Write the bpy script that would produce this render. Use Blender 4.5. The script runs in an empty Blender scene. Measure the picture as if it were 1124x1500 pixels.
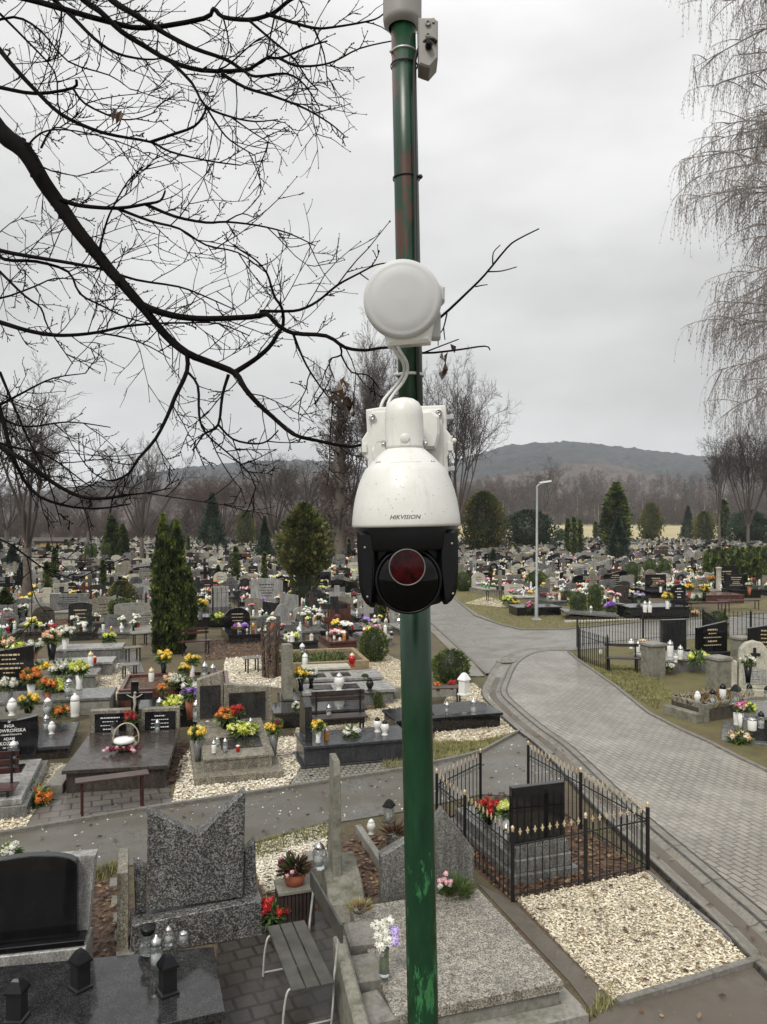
import bpy, math, random
from math import sin, cos, pi, radians, sqrt, atan2, exp
from mathutils import Vector, Matrix, noise

SC = bpy.context.scene
COL = SC.collection
# ------------------------------------------------------------------ camera
EYE, FPX, HORY = 4.5, 1127.0, 765.0           # eye height, focal length and horizon row in photo pixels
cam = bpy.data.cameras.new("camera")
cam_ob = bpy.data.objects.new("camera", cam); COL.objects.link(cam_ob)
cam.sensor_fit = 'AUTO'; cam.sensor_width = 36.0
cam.lens = 36.0 * FPX / 1500.0
cam.shift_y = 0.01
cam.clip_start = 0.05; cam.clip_end = 9000
cam_ob.location = (0, 0, EYE); cam_ob.rotation_euler = (radians(90), 0, 0)
SC.camera = cam_ob
# ------------------------------------------------------------------ exposure
SC.view_settings.view_transform = 'Standard'; SC.view_settings.look = 'None'
SC.view_settings.exposure = 0.42; SC.view_settings.gamma = 1.0
SC.view_settings.use_curve_mapping = False
SC.cycles.max_bounces = 6; SC.cycles.diffuse_bounces = 2; SC.cycles.glossy_bounces = 3
SC.cycles.transparent_max_bounces = 8; SC.cycles.volume_bounces = 1
# ------------------------------------------------------------------ world: overcast sky
SUN_EL, SUN_AZ = radians(48), radians(205)
world = bpy.data.worlds.new("World"); SC.world = world; world.use_nodes = True
wt = world.node_tree; wt.nodes.clear()
def WN(t, **k):
    n = wt.nodes.new(t)
    for a, b in k.items(): setattr(n, a, b)
    return n
wout = WN('ShaderNodeOutputWorld'); bg = WN('ShaderNodeBackground')
sky = WN('ShaderNodeTexSky', sky_type='NISHITA', sun_disc=False)
sky.sun_elevation = SUN_EL; sky.sun_rotation = SUN_AZ
sbw = WN('ShaderNodeHueSaturation'); sbw.inputs['Saturation'].default_value = 0.06
wt.links.new(sky.outputs[0], sbw.inputs['Color'])
tc = WN('ShaderNodeTexCoord')
sep = WN('ShaderNodeSeparateXYZ'); wt.links.new(tc.outputs['Generated'], sep.inputs[0])
ramp = WN('ShaderNodeValToRGB'); wt.links.new(sep.outputs['Z'], ramp.inputs[0])
cr = ramp.color_ramp
for p, v in ((0.0, 6.3), (0.10, 6.5), (0.2, 6.0), (0.36, 6.6), (0.55, 8.4), (1.0, 12.0)):
    e = cr.elements.new(p) if p not in (0.0, 1.0) else cr.elements[0 if p == 0 else -1]
    e.color = (v / 12, v / 12 * 1.0, v / 12 * 0.992, 1)
mp = WN('ShaderNodeMapping'); mp.inputs['Scale'].default_value = (2.2, 2.2, 5.5); mp.inputs['Location'].default_value = (0.35, 0, 0.2)
wt.links.new(tc.outputs['Generated'], mp.inputs[0])
cn = WN('ShaderNodeTexNoise'); cn.inputs['Scale'].default_value = 1.1; cn.inputs['Detail'].default_value = 5; cn.inputs['Roughness'].default_value = .5
wt.links.new(mp.outputs[0], cn.inputs['Vector'])
cm = WN('ShaderNodeMapRange'); cm.inputs[1].default_value = .36; cm.inputs[2].default_value = .64
cm.inputs[3].default_value = 8.7; cm.inputs[4].default_value = 12.3
wt.links.new(cn.outputs['Fac'], cm.inputs[0])
cmul = WN('ShaderNodeVectorMath', operation='SCALE')
wt.links.new(ramp.outputs[0], cmul.inputs[0]); wt.links.new(cm.outputs[0], cmul.inputs['Scale'])
wmix = WN('ShaderNodeMix', data_type='RGBA'); wmix.inputs[0].default_value = .93
wt.links.new(sbw.outputs[0], wmix.inputs[6]); wt.links.new(cmul.outputs[0], wmix.inputs[7])
wt.links.new(wmix.outputs[2], bg.inputs['Color']); bg.inputs['Strength'].default_value = 0.1
wt.links.new(bg.outputs[0], wout.inputs['Surface'])
sun = bpy.data.lights.new("sun", 'SUN'); sun.energy = 1.9; sun.angle = radians(20); sun.color = (1, .955, .88)
sun_ob = bpy.data.objects.new("sun", sun); COL.objects.link(sun_ob)
sd = Vector((sin(SUN_AZ) * cos(SUN_EL), cos(SUN_AZ) * cos(SUN_EL), sin(SUN_EL)))
sun_ob.rotation_euler = sd.to_track_quat('Z', 'Y').to_euler()

# ------------------------------------------------------------------ pixel <-> ground helpers (photo is 1124 x 1500)
def G(px, py, z=0.0):
    d = FPX * (EYE - z) / (py - HORY)
    return Vector(((px - 562) / FPX * d, d, z))
def P(px, py, d):
    return Vector(((px - 562) / FPX * d, d, EYE - (py - HORY) / FPX * d))
def pix(v):
    return 562 + FPX * v[0] / v[1], HORY + FPX * (EYE - v[2]) / v[1]
TH = radians(17.5)                              # the grave rows are turned by this much
U = Vector((cos(TH), sin(TH), 0)); V = Vector((-sin(TH), cos(TH), 0))

# ------------------------------------------------------------------ mesh builder
class MB:
    def __init__(s):
        s.v = []; s.f = []; s.m = []; s.sm = []; s.M = None
    def add(s, vs, fs, mi=0, sm=False):
        o = len(s.v)
        if s.M is not None:
            M = s.M; s.v.extend([tuple(M @ Vector(p)) for p in vs])
        else:
            s.v.extend([tuple(p) for p in vs])
        s.f.extend([tuple(i + o for i in f) for f in fs])
        s.m.extend([mi] * len(fs)); s.sm.extend([sm] * len(fs))
        return s
    def merge(s, other, M, mimap=None):
        o = len(s.v)
        s.v.extend([tuple(M @ Vector(p)) for p in other.v])
        s.f.extend([tuple(i + o for i in f) for f in other.f])
        s.m.extend([mimap[i] for i in other.m] if mimap else other.m); s.sm.extend(other.sm)
    def box(s, x0, x1, y0, y1, z0, z1, mi=0, ch=0.0):
        return s.plate([(x0, y0), (x1, y0), (x1, y1), (x0, y1)], z0, z1, mi, ch)
    def _ext(s, o, a, b, mi, ch, mk):
        n = len(o)
        ar = sum(o[i][0] * o[(i + 1) % n][1] - o[(i + 1) % n][0] * o[i][1] for i in range(n))
        if ar < 0: o = o[::-1]
        if ch > 0:
            ins = []
            for i in range(n):
                p, q, r = Vector(o[i - 1]), Vector(o[i]), Vector(o[(i + 1) % n])
                e1 = (q - p).normalized(); e2 = (r - q).normalized()
                n1 = Vector((-e1.y, e1.x)); n2 = Vector((-e2.y, e2.x))
                b2 = n1 + n2
                k = ch / max(.35, b2.length / 2) ; b2 = b2.normalized() if b2.length > 1e-6 else n1
                ins.append((q.x + b2.x * k, q.y + b2.y * k))
            rings = [(ins, a), (o, a + ch), (o, b - ch), (ins, b)]
        else:
            rings = [(o, a), (o, b)]
        vs = [mk(p, h) for ring, h in rings for p in ring]
        fs = [tuple(range(n))[::-1], tuple(range((len(rings) - 1) * n, len(rings) * n))]
        for k in range(len(rings) - 1):
            for i in range(n):
                j = (i + 1) % n
                fs.append((k * n + i, k * n + j, (k + 1) * n + j, (k + 1) * n + i))
        return vs, fs
    def plate(s, o, z0, z1, mi=0, ch=0.0):
        vs, fs = s._ext(list(o), z0, z1, mi, ch, lambda p, h: (p[0], p[1], h))
        return s.add(vs, fs, mi)
    def prism(s, o, y0, y1, mi=0, ch=0.0, sm=False):          # outline in x,z
        vs, fs = s._ext(list(o), y0, y1, mi, ch, lambda p, h: (p[0], h, p[1]))
        return s.add(vs, [f[::-1] for f in fs], mi, sm)
    def prismx(s, o, x0, x1, mi=0, ch=0.0):         # outline in y,z
        vs, fs = s._ext(list(o), x0, x1, mi, ch, lambda p, h: (h, p[0], p[1]))
        return s.add(vs, fs, mi)
    def lathe(s, prof, n=16, mi=0, sm=True, c=(0, 0, 0), axis='z', cap=True):
        vs = []; fs = []
        for r, z in prof:
            for i in range(n):
                a = 2 * pi * i / n
                x, y = r * cos(a), r * sin(a)
                p = (x, y, z) if axis == 'z' else ((x, -z, y) if axis == 'y' else (z, x, y))
                vs.append((p[0] + c[0], p[1] + c[1], p[2] + c[2]))
        for k in range(len(prof) - 1):
            for i in range(n):
                j = (i + 1) % n
                fs.append((k * n + i, k * n + j, (k + 1) * n + j, (k + 1) * n + i))
        s.add(vs, fs, mi, sm)
        if cap:
            m = len(prof) - 1
            cf = []
            if prof[0][0] > 1e-6: cf.append(tuple(range(n))[::-1])
            if prof[m][0] > 1e-6: cf.append(tuple(range(m * n, m * n + n)))
            o = len(s.v) - len(vs)
            for f in cf:
                s.f.append(tuple(i + o for i in f)); s.m.append(mi); s.sm.append(False)
        return s
    def tube(s, pts, rad, n=6, mi=0, sm=True, cap=False):
        pts = [Vector(p) for p in pts]; k = len(pts)
        if not isinstance(rad, (list, tuple)): rad = [rad] * k
        t = (pts[1] - pts[0]).normalized()
        a = t.orthogonal().normalized()
        vs = []
        for i in range(k):
            if i == 0: t = pts[1] - pts[0]
            elif i == k - 1: t = pts[-1] - pts[-2]
            else: t = pts[i + 1] - pts[i - 1]
            if t.length < 1e-9: t = Vector((0, 0, 1))
            t.normalize()
            a = a - t * a.dot(t)
            if a.length < 1e-6: a = t.orthogonal()
            a.normalize(); b = t.cross(a)
            for j in range(n):
                an = 2 * pi * j / n
                vs.append(pts[i] + (a * cos(an) + b * sin(an)) * rad[i])
        fs = []
        for i in range(k - 1):
            for j in range(n):
                q = (j + 1) % n
                fs.append((i * n + j, i * n + q, (i + 1) * n + q, (i + 1) * n + j))
        if cap:
            fs.append(tuple(range(n))[::-1]); fs.append(tuple(range((k - 1) * n, k * n)))
        return s.add(vs, fs, mi, sm)
    def ico(s, c, r, mi=0, jit=0.0, rng=random, sm=True, sz=(1, 1, 1), sub=0):
        vs, fs = ICO2 if sub else ICO
        out = []
        for p in vs:
            k = r * (1 + rng.uniform(-jit, jit))
            out.append((c[0] + p[0] * k * sz[0], c[1] + p[1] * k * sz[1], c[2] + p[2] * k * sz[2]))
        return s.add(out, fs, mi, sm)
    def leaf(s, c, d, n, l, w, mi=0, bend=0.0):
        d = d.normalized(); side = d.cross(n)
        if side.length < 1e-5: side = d.orthogonal()
        side.normalize(); up = side.cross(d)
        m = c + d * l * .5 + up * bend * l
        return s.add([c, m + side * w, c + d * l, m - side * w], [(0, 1, 2, 3)], mi)

def _ico():
    t = (1 + sqrt(5)) / 2
    v = [(-1, t, 0), (1, t, 0), (-1, -t, 0), (1, -t, 0), (0, -1, t), (0, 1, t), (0, -1, -t), (0, 1, -t), (t, 0, -1), (t, 0, 1), (-t, 0, -1), (-t, 0, 1)]
    v = [Vector(p).normalized() for p in v]
    f = [(0, 11, 5), (0, 5, 1), (0, 1, 7), (0, 7, 10), (0, 10, 11), (1, 5, 9), (5, 11, 4), (11, 10, 2), (10, 7, 6), (7, 1, 8), (3, 9, 4), (3, 4, 2), (3, 2, 6), (3, 6, 8), (3, 8, 9), (4, 9, 5), (2, 4, 11), (6, 2, 10), (8, 6, 7), (9, 8, 1)]
    v2 = list(v); mid = {}; f2 = []
    def md(a, b):
        k = (min(a, b), max(a, b))
        if k not in mid:
            v2.append(((v2[a] + v2[b]) / 2).normalized()); mid[k] = len(v2) - 1
        return mid[k]
    for a, b, c in f:
        x, y, z = md(a, b), md(b, c), md(c, a)
        f2 += [(a, x, z), (b, y, x), (c, z, y), (x, y, z)]
    return (v, f), (v2, f2)
ICO, ICO2 = _ico()

def mesh(name, mb, mats):
    me = bpy.data.meshes.new(name)
    me.from_pydata(mb.v, [], mb.f)
    if not isinstance(mats, (list, tuple)): mats = [mats]
    for m in mats: me.materials.append(MAT[m] if isinstance(m, str) else m)
    if any(mb.m): me.polygons.foreach_set('material_index', mb.m)
    me.polygons.foreach_set('use_smooth', mb.sm)
    me.update()
    return me
def link(name, me, parent=None, loc=None, rot=0.0, scale=None):
    o = bpy.data.objects.new(name, me); COL.objects.link(o)
    if loc is not None: o.location = loc
    if rot: o.rotation_euler = (0, 0, rot)
    if scale is not None: o.scale = scale if isinstance(scale, (tuple, list, Vector)) else (scale,) * 3
    if parent is not None: o.parent = parent
    return o
def part(name, mb, mats, parent, label=None):
    o = link(name, mesh(name, mb, mats), parent)
    if label: o['label'] = label
    return o
def tag(o, label, cat, group=None, kind=None):
    if label: o['label'] = label
    if cat: o['category'] = cat
    if group: o['group'] = group
    if kind: o['kind'] = kind
    return o
def thing(name, label, cat, loc=(0, 0, 0), rot=0.0, group=None, scale=None):
    return tag(link(name, None, None, loc, rot, scale), label, cat, group)
def solid(name, label, cat, mb, mats, loc=(0, 0, 0), rot=0.0, group=None, scale=None):
    return tag(link(name, mesh(name, mb, mats), None, loc, rot, scale), label, cat, group)
def struct(name, mb, mats, kind='structure'):
    o = link(name, mesh(name, mb, mats)); o['kind'] = kind; return o
def inpoly(x, y, poly):
    c = False; n = len(poly)
    for i in range(n):
        x1, y1 = poly[i][0], poly[i][1]; x2, y2 = poly[i - 1][0], poly[i - 1][1]
        if (y1 > y) != (y2 > y) and x < (x2 - x1) * (y - y1) / (y2 - y1) + x1: c = not c
    return c

# ------------------------------------------------------------------ materials (all procedural)
MAT = {}
def newmat(name):
    m = bpy.data.materials.new(name); m.use_nodes = True
    nt = m.node_tree
    b = nt.nodes['Principled BSDF']
    MAT[name] = m
    return m, nt, b
def nd(nt, t, **k):
    n = nt.nodes.new(t)
    for a, v in k.items():
        if a in n.inputs: n.inputs[a].default_value = v
        else: setattr(n, a, v)
    return n
def coords(nt, scale=(1, 1, 1), rot=0.0, rnd=True, world=False):
    if world:
        t = nd(nt, 'ShaderNodeNewGeometry'); out = t.outputs['Position']
    else:
        t = nd(nt, 'ShaderNodeTexCoord'); out = t.outputs['Object']
    if rnd and not world:
        oi = nd(nt, 'ShaderNodeObjectInfo'); sc = nd(nt, 'ShaderNodeVectorMath', operation='SCALE')
        cx = nd(nt, 'ShaderNodeCombineXYZ'); 
        for i in range(3): nt.links.new(oi.outputs['Random'], cx.inputs[i])
        nt.links.new(cx.outputs[0], sc.inputs[0]); sc.inputs['Scale'].default_value = 37.0
        ad = nd(nt, 'ShaderNodeVectorMath', operation='ADD')
        nt.links.new(out, ad.inputs[0]); nt.links.new(sc.outputs[0], ad.inputs[1]); out = ad.outputs[0]
    mp = nd(nt, 'ShaderNodeMapping'); mp.inputs['Scale'].default_value = scale; mp.inputs['Rotation'].default_value = (0, 0, rot)
    nt.links.new(out, mp.inputs[0])
    return mp.outputs[0]
def rampn(nt, src, stops, interp='LINEAR'):
    r = nd(nt, 'ShaderNodeValToRGB'); e = r.color_ramp.elements
    r.color_ramp.interpolation = interp
    while len(e) < len(stops): e.new(.5)
    for k, (p, c) in enumerate(stops):
        e[k].position = p
        e[k].color = (c, c, c, 1) if not isinstance(c, (tuple, list)) else (*c, 1)
    nt.links.new(src, r.inputs[0])
    return r.outputs[0]
def mixc(nt, fac, a, b, mode='MIX'):
    m = nd(nt, 'ShaderNodeMix', data_type='RGBA', blend_type=mode)
    for s, v in ((0, fac), (6, a), (7, b)):
        if hasattr(v, 'is_linked'): nt.links.new(v, m.inputs[s])
        elif s == 0: m.inputs[0].default_value = v
        else: m.inputs[s].default_value = (*v, 1)
    return m.outputs[2]
def noisen(nt, co, scale, detail=4, rough=.55, out='Fac'):
    n = nd(nt, 'ShaderNodeTexNoise'); n.inputs['Scale'].default_value = scale
    n.inputs['Detail'].default_value = detail; n.inputs['Roughness'].default_value = rough
    nt.links.new(co, n.inputs['Vector']); return n.outputs[out]
def voron(nt, co, scale, feat='F1', out='Color', rnd=1.0):
    n = nd(nt, 'ShaderNodeTexVoronoi', feature=feat); n.inputs['Scale'].default_value = scale
    n.inputs['Randomness'].default_value = rnd
    nt.links.new(co, n.inputs['Vector']); return n.outputs[out]
def bumpn(nt, b, h, strength=.3, dist=.01):
    n = nd(nt, 'ShaderNodeBump'); n.inputs['Strength'].default_value = strength; n.inputs['Distance'].default_value = dist
    nt.links.new(h, n.inputs['Height']); nt.links.new(n.outputs[0], b.inputs['Normal'])
def plain(name, col, rough=.5, metal=0.0, spec=.5, var=.25, scale=6.0, bump=0.0, bscale=60.0):
    m, nt, b = newmat(name)
    co = coords(nt)
    f = noisen(nt, co, scale, 5)
    lo = tuple(c * (1 - var) for c in col); hi = tuple(min(1, c * (1 + var)) for c in col)
    nt.links.new(rampn(nt, f, [(.3, lo), (.7, hi)]), b.inputs['Base Color'])
    b.inputs['Roughness'].default_value = rough; b.inputs['Metallic'].default_value = metal
    b.inputs['Specular IOR Level'].default_value = spec
    if bump: bumpn(nt, b, noisen(nt, co, bscale, 3), bump, .005)
    return m
def granite(name, cols, scale, rough=.2, spec=.5, wear=.0, wcol=(.2, .2, .17), bump=0.0):
    """fine crystals from Voronoi cells, cloudy tone on top, optional weathering"""
    m, nt, b = newmat(name)
    co = coords(nt)
    v = voron(nt, co, scale)
    bw = nd(nt, 'ShaderNodeSeparateColor'); nt.links.new(v, bw.inputs[0])
    n = len(cols)
    c = rampn(nt, bw.outputs[0], [(i / n, cols[i]) for i in range(n)], 'CONSTANT')
    big = noisen(nt, co, 2.3, 4)
    c = mixc(nt, 1.0, c, rampn(nt, big, [(.3, .78), (.7, 1.12)]), 'MULTIPLY')
    st = noisen(nt, coords(nt, (1, 1, .15)), 11, 6, .7)
    c = mixc(nt, 1.0, c, rampn(nt, st, [(.4, .62), (.58, 1.0)]), 'MULTIPLY')
    if wear:
        w = noisen(nt, co, 5.0, 6, .65)
        c = mixc(nt, rampn(nt, w, [(.5, 0.0), (.68, wear)]), c, wcol)
    nt.links.new(c, b.inputs['Base Color'])
    r = noisen(nt, co, 7, 4)
    nt.links.new(rampn(nt, r, [(.35, rough * .7), (.7, min(1, rough * 1.6))]), b.inputs['Roughness'])
    b.inputs['Specular IOR Level'].default_value = spec
    if bump: bumpn(nt, b, voron(nt, co, scale, out='Distance'), bump, .006)
    return m

granite('black_granite', [(.006, .006, .007), (.009, .009, .01), (.014, .014, .016)], 300, .07)
granite('dark_granite', [(.014, .014, .015), (.032, .032, .033), (.058, .058, .058), (.02, .02, .022)], 160, .09)
granite('blue_granite', [(.03, .031, .036), (.06, .063, .07), (.042, .044, .049)], 150, .2)
granite('grey_granite', [(.09, .09, .087), (.17, .17, .165), (.25, .246, .238), (.125, .125, .12)], 120, .22, wear=.4)
granite('light_granite', [(.26, .256, .245), (.37, .362, .345), (.21, .206, .2), (.44, .432, .415)], 120, .3, wear=.35, wcol=(.25, .24, .19))
granite('brown_granite', [(.04, .032, .027), (.066, .053, .045), (.028, .023, .021), (.088, .072, .062)], 130, .2)
granite('red_granite', [(.1, .035, .028), (.15, .06, .045), (.06, .025, .022)], 130, .2)
granite('tan_terrazzo', [(.19, .165, .12), (.28, .255, .195), (.11, .097, .075), (.34, .32, .27)], 75, .4, wear=.6, wcol=(.13, .12, .08))
granite('coarse_terrazzo', [(.03, .03, .03), (.09, .09, .088), (.17, .168, .16), (.055, .055, .054), (.27, .26, .25)], 78, .4, wear=.25, wcol=(.07, .072, .06), bump=.5)
granite('washed_pebble', [(.2, .18, .148), (.33, .305, .258), (.1, .09, .075), (.26, .238, .2), (.42, .395, .34)], 82, .45, wear=.45, wcol=(.17, .16, .135), bump=.5)
granite('grey_pebble', [(.12, .12, .11), (.19, .187, .175), (.08, .08, .075), (.25, .243, .225)], 85, .45, wear=.3, wcol=(.09, .09, .075), bump=.5)

def weathered(name, base, moss=(.09, .1, .045), mossf=.7, rough=.75, scale=4.0, bump=.25):
    m, nt, b = newmat(name)
    co = coords(nt)
    f = noisen(nt, co, 22, 8, .7)
    c = rampn(nt, f, [(.25, tuple(k * .5 for k in base)), (.5, base), (.8, tuple(min(1, k * 1.35) for k in base))])
    w = noisen(nt, co, scale, 7, .7)
    c = mixc(nt, rampn(nt, w, [(.48, 0.0), (.66, mossf)]), c, moss)
    d = noisen(nt, co, scale * 2.3, 6, .7)
    c = mixc(nt, rampn(nt, d, [(.52, 0.0), (.72, .6)]), c, tuple(k * .3 for k in base))
    nt.links.new(c, b.inputs['Base Color']); b.inputs['Roughness'].default_value = rough
    bumpn(nt, b, f, bump, .008)
    return m
weathered('concrete', (.23, .22, .195))
weathered('old_concrete', (.2, .19, .155), (.07, .075, .04), .85)
weathered('pale_stone', (.42, .4, .33), (.2, .19, .13), .6)
weathered('tan_stone', (.26, .2, .12), (.1, .09, .04), .6)
weathered('kerb_stone', (.17, .16, .145), (.09, .09, .05), .6)
weathered('rough_stone', (.19, .18, .16), (.1, .1, .06), .7, .8, 3, .6)

m, nt, b = newmat('white_paint')
co = coords(nt, (1, 1, .12), rnd=False); c2 = coords(nt, rnd=False)
st = noisen(nt, co, 55, 6, .7); sp = noisen(nt, c2, 240, 3, .6); bg_ = noisen(nt, c2, 14, 5, .6)
c = rampn(nt, bg_, [(.3, (.58, .58, .545)), (.7, (.67, .67, .64))])
c = mixc(nt, rampn(nt, st, [(.56, 0.0), (.72, .38)]), c, (.42, .4, .34))
c = mixc(nt, rampn(nt, sp, [(.66, 0.0), (.72, .5)]), c, (.3, .28, .23))
nt.links.new(c, b.inputs['Base Color']); b.inputs['Roughness'].default_value = .36
bumpn(nt, b, sp, .06, .002)
plain('white_cable', (.62, .62, .6), .45, var=.1)
plain('radome', (.5, .51, .51), .5, var=.05)
plain('grey_plastic', (.27, .26, .245), .5, var=.15)
plain('black_plastic', (.0025, .0028, .004), .3, spec=.3, var=.3)
plain('black_rubber', (.012, .012, .012), .6, var=.3)
plain('steel', (.5, .5, .5), .3, metal=1, var=.15)
plain('galvanised', (.42, .43, .43), .45, metal=.6, var=.15)
plain('iron_paint', (.006, .006, .0065), .45, var=.4)
plain('gold_paint', (.62, .5, .32), .42, metal=.3, var=.25)
plain('letter_paint', (.7, .7, .68), .5, var=.05)
plain('logo_ink', (.03, .03, .035), .5, var=.05)
plain('brown_wood', (.06, .035, .028), .35, var=.4, scale=3)
plain('maroon_paint', (.045, .014, .012), .3, var=.35)
plain('bench_grey', (.055, .054, .046), .6, var=.45, scale=5, bump=.2)
plain('dark_wood', (.03, .02, .017), .5, var=.4)
plain('terracotta', (.3, .09, .045), .6, var=.25)
plain('white_plastic', (.72, .72, .7), .3, var=.06)
plain('worn_tube', (.36, .36, .34), .4, var=.35, scale=14)
plain('brown_leaf', (.055, .032, .022), .8, var=.45, scale=.7)
plain('brown_leaf_tip', (.085, .05, .035), .8, var=.45, scale=.7)
plain('grey_vase', (.13, .13, .125), .35, var=.25)
plain('basket', (.42, .34, .22), .6, var=.25)
plain('twig_bark', (.006, .005, .0045), .9, spec=.08, var=.45)
plain('bark', (.1, .082, .066), .85, var=.4, scale=9, bump=.6, bscale=30)
plain('tree_twigs', (.058, .044, .036), .85, var=.3, scale=.5)
plain('red_twigs', (.075, .048, .037), .85, var=.3, scale=.5)
plain('birch_twigs', (.24, .215, .2), .8, var=.3)
plain('dry_leaf', (.1, .05, .022), .6, var=.5, scale=.8)
plain('dry_leaf_pale', (.22, .14, .07), .6, var=.4)
plain('dry_leaf_dark', (.035, .016, .009), .6, var=.4)
plain('hedge_brown', (.085, .055, .04), .8, var=.5)
plain('straw', (.26, .24, .1), .8, var=.35, scale=3)
plain('moss_grass', (.12, .13, .04), .8, var=.4, scale=3)
plain('shed_wood', (.13, .075, .04), .8, var=.35)
plain('shed_light', (.34, .23, .09), .6, var=.3)
for nm, c in (('thuja', (.062, .088, .02)), ('thuja_tip', (.13, .165, .035)), ('thuja_shade', (.016, .027, .01)), ('olive', (.085, .085, .025)), ('olive_tip', (.13, .12, .035)),
              ('pine', (.02, .04, .022)), ('pine_tip', (.035, .065, .035)), ('leaf_green', (.05, .085, .025)), ('leaf_light', (.13, .19, .05)), ('box_green', (.062, .09, .016)), ('box_tip', (.11, .15, .032))):
    plain(nm, c, .55, var=.45, scale=2.5)
BLOOM = {'yellow': ((.74, .5, .06), (.7, .58, .16)), 'white': ((.68, .67, .6), (.52, .52, .42)), 'orange': ((.58, .17, .03), (.55, .28, .07)),
         'red': ((.4, .02, .015), (.28, .01, .02)), 'pink': ((.6, .16, .3), (.7, .4, .45)), 'purple': ((.17, .05, .4), (.35, .2, .55)),
         'peach': ((.75, .5, .32), (.75, .62, .5)), 'lilac': ((.5, .4, .7), (.72, .68, .78)), 'lime': ((.55, .6, .1), (.7, .72, .3)), 'burgundy': ((.12, .015, .03), (.2, .03, .05))}
for k, (a, b_) in BLOOM.items():
    plain('bloom_' + k, a, .55, var=.2, scale=25); plain('bloom2_' + k, b_, .55, var=.2, scale=25)
for nm, c, tr in (('clear_glass', (.7, .74, .74), .92), ('white_glass', (.74, .74, .7), .1), ('red_glass', (.45, .015, .01), .3), ('green_glass', (.08, .3, .12), .3), ('amber_glass', (.6, .25, .03), .3)):
    m, nt, b = newmat(nm)
    b.inputs['Base Color'].default_value = (*c, 1); b.inputs['Roughness'].default_value = .08
    b.inputs['Transmission Weight'].default_value = tr
m, nt, b = newmat('lens_glass')
co = coords(nt, rnd=False)
nt.links.new(rampn(nt, noisen(nt, co, 60, 4), [(.3, (.006, .0008, .001)), (.75, (.05, .002, .004))]), b.inputs['Base Color'])
b.inputs['Roughness'].default_value = .15; b.inputs['Specular IOR Level'].default_value = .2
m, nt, b = newmat('window_glass_black')
b.inputs['Base Color'].default_value = (.0015, .0015, .002, 1); b.inputs['Roughness'].default_value = .05; b.inputs['Specular IOR Level'].default_value = .22

# green pole paint, rust patches and worn lighter paint
m, nt, b = newmat('pole_green')
co = coords(nt, rnd=False)
f = noisen(nt, coords(nt, (1, 1, .25), rnd=False), 40, 6, .7)
c = rampn(nt, f, [(.3, (.003, .02, .01)), (.55, (.006, .042, .018)), (.8, (.012, .062, .028))])
sx = nd(nt, 'ShaderNodeSeparateXYZ'); nt.links.new(co, sx.inputs[0])
wearz = rampn(nt, sx.outputs['Z'], [(.0, .0), (1, 1.0)])
w1 = noisen(nt, coords(nt, (1, 1, .3), rnd=False), 19, 8, .75)
lowz = nd(nt, 'ShaderNodeMapRange'); nt.links.new(sx.outputs['Z'], lowz.inputs[0])
for i, v in ((1, 3.15), (2, 3.85), (3, .13), (4, -.05)): lowz.inputs[i].default_value = v
ad = nd(nt, 'ShaderNodeMath', operation='ADD'); nt.links.new(w1, ad.inputs[0]); nt.links.new(lowz.outputs[0], ad.inputs[1])
c = mixc(nt, rampn(nt, ad.outputs[0], [(.60, 0.0), (.63, 1.0)]), c, (.035, .15, .055))
r1 = noisen(nt, coords(nt, (1, 1, .33), rnd=False), 13, 5, .6)
hiz = nd(nt, 'ShaderNodeMapRange'); nt.links.new(sx.outputs['Z'], hiz.inputs[0])
for i, v in ((1, 5.0), (2, 5.25), (3, -.3), (4, .0)): hiz.inputs[i].default_value = v
ad2 = nd(nt, 'ShaderNodeMath', operation='ADD'); nt.links.new(r1, ad2.inputs[0]); nt.links.new(hiz.outputs[0], ad2.inputs[1])
c = mixc(nt, rampn(nt, ad2.outputs[0], [(.5, 0.0), (.54, .9)]), c, (.07, .025, .015))
nt.links.new(c, b.inputs['Base Color']); b.inputs['Roughness'].default_value = .32
bumpn(nt, b, ad.outputs[0], .25, .002)

# ground sheets (world space)
m, nt, b = newmat('soil')
co = coords(nt, world=True)
f = noisen(nt, co, .9, 8, .7); g = noisen(nt, co, 14, 8, .75)
c = rampn(nt, g, [(.25, (.035, .024, .016)), (.5, (.085, .06, .038)), (.75, (.17, .125, .08))])
gr = rampn(nt, noisen(nt, co, 45, 4, .7), [(.3, (.045, .045, .016)), (.7, (.16, .145, .06))])
c = mixc(nt, rampn(nt, f, [(.42, 0.0), (.6, .85)]), c, gr)
nt.links.new(c, b.inputs['Base Color']); b.inputs['Roughness'].default_value = .85
bumpn(nt, b, g, .8, .03)
m, nt, b = newmat('turf')
co = coords(nt, world=True)
g = noisen(nt, co, 60, 6, .75); f = noisen(nt, co, 1.7, 6, .65)
c = rampn(nt, g, [(.25, (.045, .04, .014)), (.5, (.13, .118, .04)), (.8, (.25, .22, .1))])
c = mixc(nt, rampn(nt, f, [(.45, 0.0), (.62, .7)]), c, (.105, .075, .04))
nt.links.new(c, b.inputs['Base Color']); b.inputs['Roughness'].default_value = .85
bumpn(nt, b, g, .8, .03)
m, nt, b = newmat('meadow')
co = coords(nt, (1, .25, 1), world=True)
nt.links.new(rampn(nt, noisen(nt, co, .06, 6, .7), [(.3, (.3, .25, .13)), (.7, (.42, .36, .2))]), b.inputs['Base Color']); b.inputs['Roughness'].default_value = .9
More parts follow.
